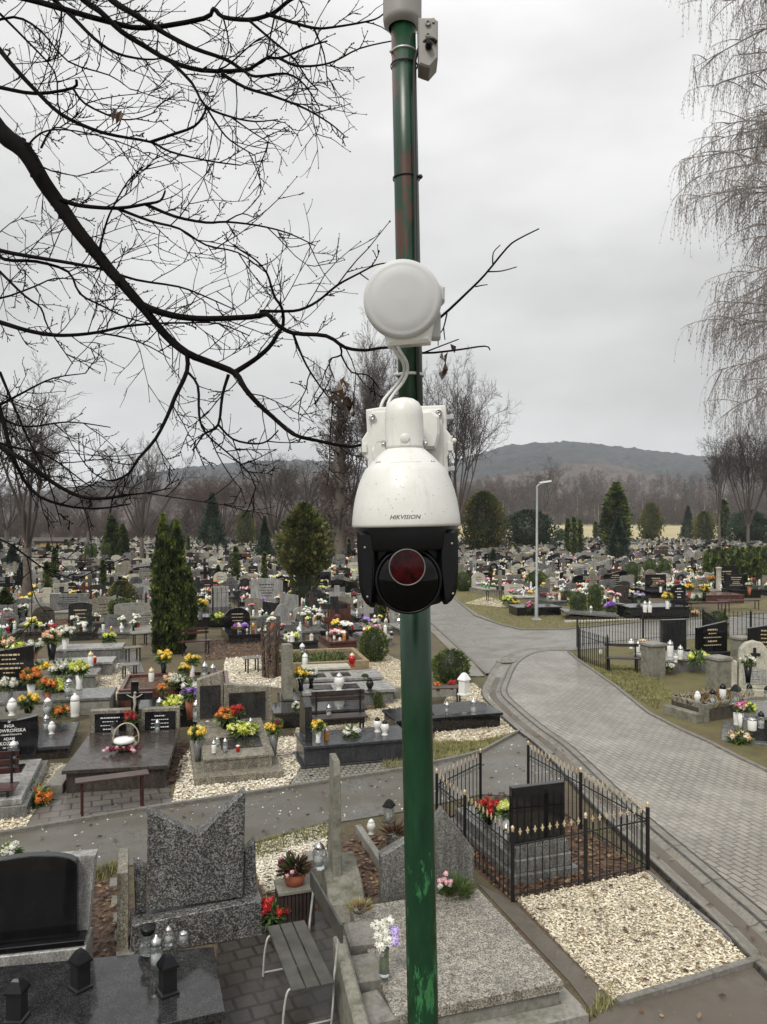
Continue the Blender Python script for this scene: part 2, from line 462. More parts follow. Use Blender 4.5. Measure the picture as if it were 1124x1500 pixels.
def asphalt(name, lo, mid, hi, moss, mossf, rough=.5):
    m, nt, b = newmat(name)
    co = coords(nt, world=True)
    g = noisen(nt, co, 130, 3, .8); f = noisen(nt, co, .75, 9, .72)
    h = noisen(nt, co, 6, 8, .7)
    c = rampn(nt, g, [(.3, lo), (.5, mid), (.72, hi)])
    c = mixc(nt, 1.0, c, rampn(nt, h, [(.3, .7), (.7, 1.25)]), 'MULTIPLY')
    c = mixc(nt, rampn(nt, f, [(.45, 0.0), (.65, mossf)]), c, moss)
    chips = voron(nt, co, 26, out='Distance')
    sel = noisen(nt, co, 9, 2)
    mul = nd(nt, 'ShaderNodeMath', operation='MULTIPLY')
    nt.links.new(rampn(nt, chips, [(.12, 1.0), (.16, 0.0)]), mul.inputs[0]); nt.links.new(rampn(nt, sel, [(.62, 0.0), (.66, .8)]), mul.inputs[1])
    c = mixc(nt, mul.outputs[0], c, (.34, .31, .25))
    nt.links.new(c, b.inputs['Base Color'])
    nt.links.new(rampn(nt, f, [(.35, rough * .55), (.65, rough * 1.5)]), b.inputs['Roughness'])
    bumpn(nt, b, g, .4, .008)
asphalt('path_asphalt', (.06, .056, .048), (.115, .108, .094), (.2, .19, .165), (.075, .06, .036), .8, .36)
asphalt('lane_asphalt', (.12, .115, .1), (.2, .188, .166), (.29, .278, .25), (.1, .09, .07), .75, .34)
asphalt('foot_asphalt', (.06, .052, .042), (.11, .095, .075), (.17, .15, .12), (.07, .052, .035), .6)
def brickmat(name, c1, c2, mortar, bw, bh, ms, rot, off=.5, rough=.45, hex=False):
    m, nt, b = newmat(name)
    co = coords(nt, world=True, rot=rot)
    br = nd(nt, 'ShaderNodeTexBrick'); br.offset = off
    br.inputs['Color1'].default_value = (*c1, 1); br.inputs['Color2'].default_value = (*c2, 1); br.inputs['Mortar'].default_value = (*mortar, 1)
    br.inputs['Scale'].default_value = 1; br.inputs['Mortar Size'].default_value = ms; br.inputs['Mortar Smooth'].default_value = .3
    br.inputs['Brick Width'].default_value = bw; br.inputs['Row Height'].default_value = bh; br.inputs['Bias'].default_value = 0
    # wobble so the courses are not ruler straight
    nz = nd(nt, 'ShaderNodeTexNoise'); nz.inputs['Scale'].default_value = 2.5; nt.links.new(co, nz.inputs['Vector'])
    sb = nd(nt, 'ShaderNodeVectorMath', operation='SCALE'); nt.links.new(nz.outputs['Color'], sb.inputs[0]); sb.inputs['Scale'].default_value = .05
    a = nd(nt, 'ShaderNodeVectorMath', operation='ADD'); nt.links.new(co, a.inputs[0]); nt.links.new(sb.outputs[0], a.inputs[1])
    nt.links.new(a.outputs[0], br.inputs['Vector'])
    c = br.outputs['Color']
    c = mixc(nt, 1.0, c, rampn(nt, noisen(nt, co, 45, 5, .75), [(.3, .75), (.7, 1.25)]), 'MULTIPLY')
    big = noisen(nt, co, .55, 8, .7)
    c = mixc(nt, rampn(nt, big, [(.45, 0.0), (.68, .5)]), c, tuple(k * 1.35 for k in c1))
    st = noisen(nt, co, 1.5, 8, .7)
    c = mixc(nt, rampn(nt, st, [(.5, 0.0), (.7, .5)]), c, tuple(k * .45 for k in c1))
    nt.links.new(c, b.inputs['Base Color'])
    nt.links.new(rampn(nt, big, [(.35, rough), (.65, rough * .6)]), b.inputs['Roughness'])
    bumpn(nt, b, br.outputs['Fac'], -.5, .012)
brickmat('brick_paving', (.265, .243, .205), (.19, .173, .145), (.055, .047, .036), .22, .11, .012, radians(-107), .5, .38)
brickmat('cobble_paving', (.27, .26, .225), (.2, .19, .165), (.05, .045, .03), .12, .12, .014, radians(-15))
brickmat('slab_paving', (.125, .112, .1), (.1, .09, .08), (.03, .025, .02), .3, .26, .018, radians(-20))
brickmat('dark_paving', (.036, .032, .028), (.055, .049, .043), (.018, .015, .013), .2, .2, .02, radians(-25))
weathered('gutter_concrete', (.19, .175, .145), (.075, .065, .04), .7, .42, 1.4, .2)
plain('pebble_a', (.6, .54, .41), .6, var=.25, scale=4); plain('pebble_b', (.42, .35, .24), .6, var=.3, scale=4); plain('pebble_c', (.72, .68, .56), .6, var=.15, scale=4); plain('pebble_d', (.2, .16, .11), .7, var=.3)
plain('white_pebble_a', (.74, .7, .6), .6, var=.15); plain('white_pebble_b', (.6, .55, .44), .6, var=.2)
m, nt, b = newmat('gravel_bed')
co = coords(nt, world=True)
v = voron(nt, co, 34)
bw = nd(nt, 'ShaderNodeSeparateColor'); nt.links.new(v, bw.inputs[0])
nt.links.new(rampn(nt, bw.outputs[0], [(0, (.16, .12, .075)), (.3, (.36, .3, .2)), (.65, (.55, .49, .37))], 'CONSTANT'), b.inputs['Base Color'])
b.inputs['Roughness'].default_value = .8; bumpn(nt, b, voron(nt, co, 34, out='Distance'), .6, .02)
m, nt, b = newmat('leaf_litter')
co = coords(nt, world=True)
v = voron(nt, co, 22)
bw = nd(nt, 'ShaderNodeSeparateColor'); nt.links.new(v, bw.inputs[0])
nt.links.new(rampn(nt, bw.outputs[0], [(0, (.035, .018, .01)), (.35, (.08, .04, .02)), (.7, (.13, .07, .035))], 'CONSTANT'), b.inputs['Base Color'])
b.inputs['Roughness'].default_value = .7; bumpn(nt, b, voron(nt, co, 22, out='Distance'), .6, .03)
# hillside wood
m, nt, b = newmat('hill_wood')
co = coords(nt, world=True)
f = noisen(nt, co, .005, 7, .6); g = noisen(nt, co, .06, 8, .85)
c = rampn(nt, g, [(.36, (.016, .013, .013)), (.64, (.13, .095, .082))])
geo = nd(nt, 'ShaderNodeNewGeometry'); sx = nd(nt, 'ShaderNodeSeparateXYZ'); nt.links.new(geo.outputs['Position'], sx.inputs[0])
hz = nd(nt, 'ShaderNodeMapRange'); nt.links.new(sx.outputs['Z'], hz.inputs[0])
for i, v in ((1, 30), (2, 120), (3, -.2), (4, .2)): hz.inputs[i].default_value = v
ad = nd(nt, 'ShaderNodeMath', operation='ADD'); nt.links.new(f, ad.inputs[0]); nt.links.new(hz.outputs[0], ad.inputs[1])
ev = rampn(nt, g, [(.38, (.004, .007, .009)), (.62, (.034, .042, .046))])
c = mixc(nt, rampn(nt, ad.outputs[0], [(.45, 0.0), (.53, .92)]), c, ev)
nt.links.new(c, b.inputs['Base Color']); b.inputs['Roughness'].default_value = .95
# ================================================================== ground, roads, hills
def sheet(name, pts, z, m, kind='structure', label=None):
    mb = MB(); o = [tuple(G(x, y)[:2]) for x, y in pts]
    mb.plate(o, z - .03, z, 0, 0)
    return struct(name, mb, m, kind)
mb = MB(); mb.add([(-900, -60, 0), (900, -60, 0), (900, 230, 0), (-900, 230, 0)], [(0, 1, 2, 3)])
struct('ground', mb, 'soil')

RIDGE = [(-500, 742), (0, 727), (100, 716), (150, 705), (210, 695), (267, 686), (300, 683), (360, 676), (430, 674), (500, 676), (560, 690), (640, 685), (690, 668), (740, 653), (790, 648), (850, 648), (900, 654), (960, 661), (1015, 667), (1124, 674), (1600, 700)]
def interp(tab, x):
    for (a, b), (c, d) in zip(tab, tab[1:]):
        if a <= x <= c: return b + (d - b) * (x - a) / (c - a)
    return tab[0][1] if x < tab[0][0] else tab[-1][1]
RD = 1500.0
def terrain(px, Y):
    base = 3.2 * min(1, max(0, (Y - 170) / 250.0)) ** 1.5
    rz = (HORY - interp(RIDGE, px)) / FPX * RD + EYE
    t = (Y - 420) / (RD - 420)
    if t <= 0: return base
    X = (px - 562) / FPX * Y
    n = noise.noise(Vector((X * .004, Y * .004, 3))) * 18 * min(1, t * 3) * (1 - min(1, t) ** 4)
    f = noise.noise(Vector((X * .05, Y * .05, 9))) * 6 + noise.noise(Vector((X * .13, Y * .13, 5))) * 6
    if t <= 1: return base + (rz - base) * (.55 * t + .45 * t * t) + n + f * min(1, t * 4) * .8
    return rz - (t - 1) * 60 + f * .5
def tmesh(Ys, step, name, m, x0=-420, x1=1560):
    mb = MB(); cols = list(range(x0, x1, step)); vs = []; fs = []
    for Y in Ys:
        for px in cols:
            vs.append(((px - 562) / FPX * Y, Y, terrain(px, Y)))
    n = len(cols)
    for r in range(len(Ys) - 1):
        for c in range(n - 1): fs.append((r * n + c, r * n + c + 1, (r + 1) * n + c + 1, (r + 1) * n + c))
    mb.add(vs, fs, 0, True); return struct(name, mb, m)
tmesh([168 + 9 * i for i in range(29)], 20, 'meadow', 'meadow', 660)
tmesh([168 + 9 * i for i in range(29)], 20, 'wood_floor', 'leaf_litter', -420, 661)
tmesh([419 + 9 * i for i in range(30)] + [690 + 9 * i for i in range(118)], 5, 'hills', 'hill_wood')

turf_r = [(831, 956), (847, 968), (901, 1006), (947, 1044), (993, 1068), (1036, 1087), (1080, 1110), (1124, 1132), (1260, 1200), (1300, 1000), (1300, 914), (1100, 928), (1000, 938), (900, 948)]
sheet('grass_verge', turf_r, .012, 'turf')
sheet('grass_verge', [(655, 862), (668, 880), (695, 903), (735, 918), (765, 925), (830, 924), (945, 913), (1031, 908), (1124, 900), (1300, 890), (1300, 868), (1124, 878), (1000, 900), (940, 903), (800, 884), (700, 858)], .008, 'turf')
sheet('grass_verge', [(560, 1092), (640, 1086), (700, 1086), (764, 1073), (704, 1106), (588, 1131), (560, 1130)], .008, 'turf')
lane = [(560, 876), (600, 862), (640, 858), (660, 866), (672, 880), (700, 900), (735, 915), (765, 923), (830, 922), (945, 911), (1031, 906), (1124, 898), (1400, 884), (1400, 908), (1100, 928), (1000, 938), (900, 948), (840, 953), (787, 957), (762, 970), (750, 996), (717, 991), (680, 959), (632, 915), (590, 893)]
sheet('lane', lane, .02, 'lane_asphalt')
sheet('path', [(-120, 1247), (0, 1226), (209, 1190), (420, 1158), (588, 1131), (704, 1106), (764, 1073), (800, 1108), (830, 1140), (800, 1170), (706, 1165), (592, 1190), (473, 1210), (350, 1241), (138, 1279), (-120, 1320)], .02, 'path_asphalt')
sheet('footpath', [(640, 1640), (905, 1474), (1112, 1410), (1150, 1420), (1330, 1640)], .016, 'foot_asphalt')
INNER = [(835, 953), (810, 953), (787, 955), (768, 963), (755, 975), (746, 994), (741, 1015), (762, 1037), (796, 1065), (840, 1097), (936, 1187), (1021, 1258), (1093, 1318), (1124, 1344), (1230, 1440)]
RIGHTE = [(831, 955), (847, 968), (901, 1006), (947, 1044), (993, 1068), (1036, 1087), (1080, 1110), (1124, 1131), (1260, 1196)]
def smoothp(pts, n=6):
    out = []
    for i in range(len(pts) - 1):
        p0 = pts[max(0, i - 1)]; p1 = pts[i]; p2 = pts[i + 1]; p3 = pts[min(len(pts) - 1, i + 2)]
        for k in range(n):
            t = k / n
            out.append(.5 * ((2 * p1) + (p2 - p0) * t + (2 * p0 - 5 * p1 + 4 * p2 - p3) * t * t + (3 * p1 - p0 - 3 * p2 + p3) * t ** 3))
    out.append(pts[-1]); return out
inner = smoothp([G(x, y, .06) for x, y in INNER]); righte = [G(x, y, .06) for x, y in RIGHTE]
mb = MB(); mb.plate([(p.x, p.y) for p in inner] + [(p.x, p.y) for p in righte[::-1]], -.03, .06, 0)
struct('paved_road', mb, 'brick_paving')
def sweep(line, prof, mb, mi=0, side=-1, gap=0.0, rng=random.Random(4)):
    """profile (offset, z) swept along a ground line; the offset goes to the left of the travel direction times side"""
    rings = []
    for i, p in enumerate(line):
        t = (line[min(i + 1, len(line) - 1)] - line[max(i - 1, 0)]); t.z = 0; t.normalize()
        nrm = Vector((-t.y, t.x, 0)) * side
        rings.append([(p.x + nrm.x * o, p.y + nrm.y * o, z) for o, z in prof])
    n = len(prof)
    for i in range(len(rings) - 1):
        mb.add(rings[i] + rings[i + 1], [(k, k + 1, n + k + 1, n + k) for k in range(n - 1)], mi, False)
def resample(line, step):
    out = [line[0].copy()]; acc = 0
    for a, b in zip(line, line[1:]):
        L = (b - a).length; s = step - acc
        while s <= L:
            out.append(a + (b - a) * (s / L)); s += step
        acc = (acc + L) % step
    out.append(line[-1].copy()); return out
# concrete gutter cast in lengths along the brick road
gl = resample(inner, .25); mb = MB()
sweep(gl, [(-.03, .0), (-.03, .07), (.11, .072), (.125, .06), (.21, .018), (.33, .005 + .007), (.45, .018), (.53, .05), (.545, .06), (.62, .06), (.62, -.02)], mb, 0, -1)
struct('gutter', mb, 'gutter_concrete')
mb = MB(); sweep(gl, [(.25, .0185), (.31, .0165), (.36, .0165), (.42, .0185)], mb, 0, -1); struct('gutter_silt_shade', mb, 'foot_asphalt')  # wet silt, its dark colour also painting the shade deep in the trough
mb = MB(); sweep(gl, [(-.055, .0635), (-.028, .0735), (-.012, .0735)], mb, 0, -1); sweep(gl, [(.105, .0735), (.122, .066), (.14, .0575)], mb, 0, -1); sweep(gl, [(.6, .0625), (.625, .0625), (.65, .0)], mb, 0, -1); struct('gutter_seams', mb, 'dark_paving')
sheet('dirt_strip', [(700, 1296), (752, 1322), (905, 1476), (880, 1500), (835, 1440)], .012, 'foot_asphalt')
# joints between the gutter lengths
mb = MB()
for i in range(2, len(gl) - 2, 4):
    p = gl[i]; t = (gl[i + 1] - gl[i - 1]).normalized(); nrm = Vector((-t.y, t.x, 0)) * -1
    pr = [(-.03, .073), (.11, .075), (.125, .063), (.21, .021), (.33, .015), (.45, .021), (.53, .053), (.62, .063)]
    a = [p + nrm * o + Vector((0, 0, z - p.z)) - t * .006 for o, z in pr]; b = [p + nrm * o + Vector((0, 0, z - p.z)) + t * .006 for o, z in pr]
    mb.add(a + b, [(k, k + 1, 8 + k + 1, 8 + k) for k in range(7)])
struct('gutter_joints', mb, 'dark_paving')
for nm, ln, w in (('road_kerb', righte, .09), ('lane_kerb', [G(x, y) for x, y in ((590, 893), (632, 915), (680, 959), (712, 990))], .1),
                  ('path_kerb', [G(x, y) for x, y in ((-120, 1247), (0, 1226), (209, 1190), (420, 1158), (588, 1131), (704, 1106), (764, 1073))], .06),
                  ('verge_kerb', [G(x, y) for x, y in ((655, 862), (668, 880), (695, 903), (735, 917), (765, 924), (830, 923), (945, 912), (1031, 907), (1124, 899))], .08)):
    mb = MB(); z = .085 if nm == 'road_kerb' else .065
    sweep(resample(ln, .5), [(0, -.02), (0, z), (w * .15, z + .01), (w * .85, z + .01), (w, z), (w, -.02)], mb, 0, 1)
    struct(nm, mb, 'kerb_stone')
mb = MB(); sweep([G(x, y) for x, y in ((600, 893), (632, 926), (668, 962), (690, 992))], [(0, 0), (0, .03), (.1, .03), (.22, .022), (.34, .03), (.4, .03), (.4, 0)], mb, 0, 1)
struct('lane_gutter', mb, 'gutter_concrete')
mb = MB(); c = G(741, 971); mb.lathe([(.30, .05), (.30, .075), (.27, .085), (.1, .09), (0, .09)], 24, 0, False, (c.x, c.y, 0))
for k in range(8):
    a = k * pi / 4; mb.M = Matrix.Translation((c.x, c.y, .088)) @ Matrix.Rotation(a, 4, 'Z'); mb.box(.08, .24, -.012, .012, 0, .008); mb.M = None
solid('manhole_cover', 'round concrete manhole cover at the bend of the road gutter', 'manhole cover', mb, 'concrete')

# paved and gravelled patches
sheet('paving', [(35, 1221), (66, 1160), (110, 1120), (240, 1120), (255, 1182), (209, 1189)], .012, 'slab_paving')
sheet('paving', [(420, 1156), (445, 1118), (600, 1100), (600, 1127), (588, 1130)], .014, 'cobble_paving')
sheet('paving', [(320, 1372), (400, 1345), (520, 1330), (580, 1640), (300, 1640)], .012, 'dark_paving')
sheet('paving', [(140, 985), (150, 962), (200, 955), (212, 985)], .012, 'slab_paving')
LITTER = [[(118, 1300), (184, 1285), (194, 1412), (118, 1412)], [(372, 1290), (455, 1265), (470, 1345), (380, 1368)], [(500, 1235), (560, 1220), (600, 1300), (520, 1318)],
          [(640, 1225), (707, 1165), (774, 1163), (945, 1276), (752, 1322)], [(300, 940), (400, 930), (410, 960), (300, 968)], [(60, 900), (210, 895), (200, 930), (70, 935)], [(240, 1090), (285, 1085), (262, 1150), (235, 1150)]]
for pl in LITTER: sheet('leaf_litter', pl, .008, 'leaf_litter', 'stuff')
GRAVEL = [('b', [(757, 1319), (948, 1279), (1107, 1411), (905, 1474)], .02, 9800, .0155), ('w', [(252, 1183), (262, 1120), (284, 1088), (430, 1080), (443, 1122), (421, 1157)], .018, 3000, .026),
          ('w', [(366, 1243), (480, 1208), (478, 1262), (440, 1300), (385, 1312)], .02, 2600, .018), ('b', [(425, 1112), (437, 1050), (600, 1035), (600, 1086), (440, 1118)], .012, 1800, .022),
          ('b', [(636, 1088), (640, 1050), (660, 1010), (693, 1000), (715, 1020), (738, 1047), (761, 1072), (700, 1086)], .014, 2400, .023), ('b', [(-40, 1228), (0, 1185), (70, 1150), (66, 1160), (34, 1220)], .014, 900, .022),
          ('b', [(55, 1160), (75, 1120), (98, 1120), (72, 1166)], .014, 500, .022), ('b', [(120, 1022), (140, 975), (182, 972), (200, 1000), (195, 1030)], .014, 1200, .03), ('w', [(325, 1006), (330, 965), (410, 958), (420, 1008)], .014, 1500, .03),
          ('b', [(528, 975), (560, 955), (600, 975), (600, 1040), (570, 1040)], .012, 700, .026), ('w', [(680, 884), (712, 874), (760, 885), (740, 890)], .014, 100, .04)]
rng = random.Random(11)
def pebble(mb, x, y, z, r, mi, rng):
    a = rng.uniform(0, pi); c, s = cos(a), sin(a)
    A = r * rng.uniform(.8, 1.5); B = r * rng.uniform(.6, 1); Cc = r * rng.uniform(.35, .7)
    tx, ty = rng.uniform(-.4, .4), rng.uniform(-.4, .4)
    pts = [(A, 0, 0), (0, B, 0), (-A, 0, 0), (0, -B, 0), (rng.uniform(-.3, .3) * A, rng.uniform(-.3, .3) * B, Cc), (0, 0, -Cc)]
    mb.add([(x + p[0] * c - p[1] * s, y + p[0] * s + p[1] * c, z + p[2] + p[0] * tx + p[1] * ty) for p in pts],
           [(0, 1, 4), (1, 2, 4), (2, 3, 4), (3, 0, 4), (1, 0, 5), (2, 1, 5), (3, 2, 5), (0, 3, 5)], mi)
for kind, pl, z, n, r in GRAVEL:
    o = [G(x, y) for x, y in pl]; sheet('gravel', pl, z - .004, 'gravel_bed', 'stuff')
    mb = MB(); xs = [p.x for p in o]; ys = [p.y for p in o]; q = [(p.x, p.y) for p in o]
    k = 0
    while k < n:
        x, y = rng.uniform(min(xs), max(xs)), rng.uniform(min(ys), max(ys))
        if kind == 'w' and rng.random() < .0: continue
        if inpoly(x, y, q):
            pebble(mb, x, y, z + rng.uniform(-.005, .018), r * rng.uniform(.6, 1.25), rng.choices((0, 1, 2, 3), (5, 3, 3, 1))[0] if kind == 'b' else rng.choices((0, 1), (3, 2))[0], rng); k += 1
    o = struct('pebbles', mb, ['pebble_a', 'pebble_b', 'pebble_c', 'pebble_d'] if kind == 'b' else ['white_pebble_a', 'white_pebble_b'], 'stuff')
# kerb round the gravel plot
g1, g2, g3, g4 = G(905, 1475), G(1110, 1412), G(948, 1280), G(757, 1320)
def kerbline(mb, a, b, w, h, mi=0, z0=-.02):
    t = (b - a).normalized(); n = Vector((-t.y, t.x, 0)) * w / 2
    mb.plate([(p.x, p.y) for p in (a - n, b - n, b + n, a + n)], z0, h, mi, .008)
mb = MB(); kerbline(mb, g1, g2, .07, .075); kerbline(mb, g2 + Vector((-.02, .07, 0)), g3, .05, .05)
solid('plot_kerb', 'low dark kerb edging the front of the bare gravel plot', 'kerb', mb, 'kerb_stone')
# scattered leaves, loose stones and grass
def scatter(name, polys, n, fn, mats, seed):
    r = random.Random(seed); mb = MB()
    ar = []
    for pl in polys:
        q = [tuple(G(x, y)[:2]) for x, y in pl]
        ar.append((q, abs(sum(q[i - 1][0] * q[i][1] - q[i][0] * q[i - 1][1] for i in range(len(q)))) / 2))
    tot = sum(a for _, a in ar)
    for q, a in ar:
        xs = [p[0] for p in q]; ys = [p[1] for p in q]; k = 0; m = int(n * a / tot)
        while k < m:
            x, y = r.uniform(min(xs), max(xs)), r.uniform(min(ys), max(ys))
            if inpoly(x, y, q): fn(mb, x, y, r); k += 1
    return struct(name, mb, mats, 'stuff')
def fleaf(mb, x, y, r, z=.02):
    a = r.uniform(0, 2 * pi); d = Vector((cos(a), sin(a), r.uniform(-.15, .35)))
    mb.leaf(Vector((x, y, z + r.uniform(0, .025))), d, Vector((r.uniform(-.3, .3), r.uniform(-.3, .3), 1)), r.uniform(.05, .1), r.uniform(.018, .032), r.choice((0, 0, 1, 2)), r.uniform(-.1, .2))
scatter('fallen_leaves', LITTER, 9000, fleaf, ['dry_leaf', 'dry_leaf_pale', 'dry_leaf_dark'], 5)
PATHP = [(-120, 1247), (0, 1226), (209, 1190), (420, 1158), (588, 1131), (704, 1106), (764, 1073), (830, 1140), (800, 1170), (706, 1165), (592, 1190), (473, 1210), (350, 1241), (138, 1279), (-120, 1320)]
scatter('fallen_leaves', [PATHP, [(640, 1640), (905, 1480), (1112, 1418), (1330, 1640)]], 110, lambda mb, x, y, r: fleaf(mb, x, y, r, .024), ['dry_leaf', 'dry_leaf_pale', 'dry_leaf_dark'], 6)
scatter('fallen_leaves', [[(-40, 1220), (0, 985), (560, 985), (600, 1120), (420, 1150), (209, 1188)]], 900, lambda mb, x, y, r: fleaf(mb, x, y, r, .012), ['dry_leaf', 'dry_leaf_pale', 'dry_leaf_dark'], 8)
scatter('fallen_leaves', [[(i[0], i[1]) for i in INNER[5:]] + [(1180, 1440), (1100, 1398), (950, 1262), (787, 1098), (715, 1017)]], 70, lambda mb, x, y, r: fleaf(mb, x, y, r, .03), ['dry_leaf', 'dry_leaf_pale', 'dry_leaf_dark'], 9)
scatter('loose_stones', [PATHP], 230, lambda mb, x, y, r: pebble(mb, x, y, .024, r.uniform(.006, .02), r.choice((0, 1)), r), ['white_pebble_a', 'white_pebble_b'], 7)
scatter('fallen_leaves', [[(765, 1325), (945, 1285), (1095, 1408), (910, 1465)]], 46, lambda mb, x, y, r: fleaf(mb, x, y, r, .045), ['dry_leaf', 'dry_leaf_pale', 'dry_leaf_dark'], 10)
scatter('pebbles', [[(752, 1316), (948, 1272), (1118, 1412), (905, 1482), (890, 1470)]], 420, lambda mb, x, y, r: pebble(mb, x, y, .03, r.uniform(.01, .02), r.choice((0, 1)), r), ['pebble_b', 'pebble_d'], 12)
def blade(mb, x, y, r):
    for _ in range(3):
        a = r.uniform(0, 2 * pi); h = r.uniform(.03, .08); w = r.uniform(.004, .009)
        lx, ly = cos(a) * h * r.uniform(.2, .9), sin(a) * h * r.uniform(.2, .9)
        px, py = x + r.uniform(-.03, .03), y + r.uniform(-.03, .03)
        mb.add([(px - sin(a) * w, py + cos(a) * w, .0), (px + sin(a) * w, py - cos(a) * w, .0), (px + lx, py + ly, h + .01)], [(0, 1, 2)], r.choice((0, 0, 1)))
scatter('grass', [[(835, 958), (901, 1004), (960, 1040), (985, 1020), (960, 985), (880, 970)], [(560, 1092), (640, 1086), (700, 1086), (760, 1074), (704, 1104), (588, 1129), (560, 1128)]], 9000, blade, ['straw', 'moss_grass'], 21)
scatter('grass', [[(668, 878), (695, 900), (765, 921), (830, 920), (945, 909), (920, 902), (800, 886), (700, 862)]], 5000, blade, ['straw', 'moss_grass'], 22)
scatter('grass', [[(100, 1285), (180, 1262), (178, 1280), (110, 1300)], [(350, 1243), (480, 1207), (500, 1222), (370, 1262)], [(900, 1440), (850, 1500), (900, 1476)]], 1800, blade, ['straw', 'moss_grass'], 23)
# ================================================================== trees
def rot_about(v, axis, a): return Matrix.Rotation(a, 3, axis) @ v
def grow(mb, p, d, L, r, lvl, spec, rng, mi=0):
    """one limb and, recursively, what grows from it. spec[lvl] = (segments, children, spread, child length, droop/up, wobble)"""
    seg, kids, spread, cl, up, wob = spec[lvl]
    pts = [p.copy()]; dirs = [d.copy()]
    for i in range(seg):
        d = (d + Vector((rng.gauss(0, wob), rng.gauss(0, wob), rng.gauss(0, wob) + up))).normalized()
        p = p + d * (L / seg); pts.append(p.copy()); dirs.append(d.copy())
    last = lvl == len(spec) - 1
    rad = [r * (1 - .75 * i / seg) if not last else r * (1 - .5 * i / seg) for i in range(seg + 1)]
    mb.tube(pts, rad, 6 if lvl == 0 else (4 if lvl == 1 else 3), mi)
    if last: return
    for k in range(kids):
        t = .25 + .75 * (k + rng.random()) / kids if lvl else .45 + .55 * (k + rng.random()) / kids
        f = t * seg; i = min(seg - 1, int(f)); q = pts[i].lerp(pts[i + 1], f - i)
        ax = dirs[i].orthogonal().normalized(); ax = rot_about(ax, dirs[i], rng.uniform(0, 2 * pi))
        nd_ = rot_about(dirs[i], ax, spread * rng.uniform(.6, 1.3))
        grow(mb, q, nd_, L * cl * rng.uniform(.65, 1.2) * (1.15 - .5 * t), max(.0095, r * (1 - .7 * t) * .62), lvl + 1, spec, rng, mi)
def bare_tree(seed, h, trunk_r, trunk_share, n_limb, limb_ang, up, dens=1.0):
    """trunk mesh and crown mesh of a leafless tree of height h"""
    r = random.Random(seed); tr = MB(); cr = MB()
    th = h * trunk_share
    pts = [Vector((0, 0, -.1))]; 
    for i in range(1, 6): pts.append(Vector((r.gauss(0, .015) * th * .4, r.gauss(0, .015) * th * .4, th * i / 5)))
    tr.tube(pts, [trunk_r * 1.35, trunk_r * 1.05, trunk_r * .95, trunk_r * .88, trunk_r * .82, trunk_r * .72], 9)
    top = pts[-1]
    spec = [(6, int(10 * dens), .75, .48, up, .09), (5, int(8 * dens), .7, .5, up * .8, .13), (4, 6, .7, .55, up * .6, .16), (3, 0, 0, 0, up * .5, .2)]
    for k in range(n_limb):
        a = 2 * pi * (k + r.uniform(-.3, .3)) / n_limb
        b = limb_ang * r.uniform(.35, 1.15)
        d = Vector((cos(a) * sin(b), sin(a) * sin(b), cos(b)))
        L = (h - th) * r.uniform(.7, .95) / max(.75, cos(b * .6))
        grow(cr, top - Vector((0, 0, r.uniform(0, .25) * th)), d, L, trunk_r * .42, 0, spec, r)
    return tr, cr
def rescale(h, mbs):
    top = max(v[2] for mb in mbs for v in mb.v)
TREES = {}
def tree_proto(key, *a, twig='tree_twigs'):
    tr, cr = bare_tree(*a); TREES[key] = (mesh('trunk', tr, 'bark'), mesh('crown', cr, twig), max(v[2] for v in cr.v))
tree_proto('vase', 3, 10, .26, .24, 9, .6, .05, 1.0)
tree_proto('tall', 5, 10, .19, .3, 7, .42, .07, 1.05)
tree_proto('wide', 8, 10, .3, .22, 8, .95, .045, 1.1)
tree_proto('spire', 9, 10, .16, .35, 6, .32, .09, .9)
tree_proto('broom', 14, 10, .2, .2, 13, .5, .055, 1.15)
tree_proto('ruddy', 12, 10, .2, .12, 12, .5, .06, 1.0, twig='red_twigs')
def put_tree(key, bx, by, ty, label, wide=1.0, rot=0.0, name='bare_tree', group='bare trees behind the graves'):
    g = G(bx, by); h = EYE - (ty - HORY) / FPX * g.y
    a, b, t = TREES[key]; s = h / t
    o = thing(name, label, 'tree', g, rot, group, (s * wide, s * wide, s))
    link('trunk', a, o); link('crown', b, o)
put_tree('tall', 40, 885, 512, 'tall thin bare tree with a pale brown trunk at the left edge', 1.05, .4)
put_tree('vase', 208, 830, 632, 'bare tree with a dense vase shaped crown left of the twin columnar conifer', .72, 1.1)
put_tree('vase', 402, 815, 655, 'bare tree left of the round topped conifer, crown above the far graves', .8, 2.3)
put_tree('broom', 546, 822, 452, 'tall bare tree directly left of the surveillance camera', .5, 2.0)
put_tree('spire', 516, 818, 560, 'slender bare tree seen behind the brown tree left of the camera', .8, .3)
put_tree('broom', 668, 818, 506, 'tall bare tree with spreading fan of twigs right of the surveillance camera', .62, 4.0)
put_tree('broom', 1096, 806, 584, 'large bare tree with a wide dark crown at the right edge', .66, .2)
put_tree('tall', 1054, 806, 606, 'bare tree with a pale trunk just left of the large right edge tree', .62, 2.6)
put_tree('tall', 1130, 800, 600, 'bare tree partly cut off by the right edge behind the large one', .9, 1.2)
put_tree('spire', 797, 782, 668, 'faint brown bare tree on the meadow edge behind the street lamp', 1.35, .9)
put_tree('ruddy', 328, 795, 672, 'reddish brown bushy bare tree left of the middle, behind dark conifers', 1.25, .5)
put_tree('ruddy', 298, 793, 690, 'lower reddish bare tree beside the reddish bushy one', 1.2, 2.9)
put_tree('vase', 10, 800, 690, 'far bare tree low behind the left edge', 1.2, 3.3)
put_tree('tall', 130, 800, 690, 'far thin bare tree between the left edge tree and the vase shaped one', 1.3, 5.0)
put_tree('vase', 442, 800, 668, 'far bare tree just behind the round topped conifer', 1.2, 5.4)
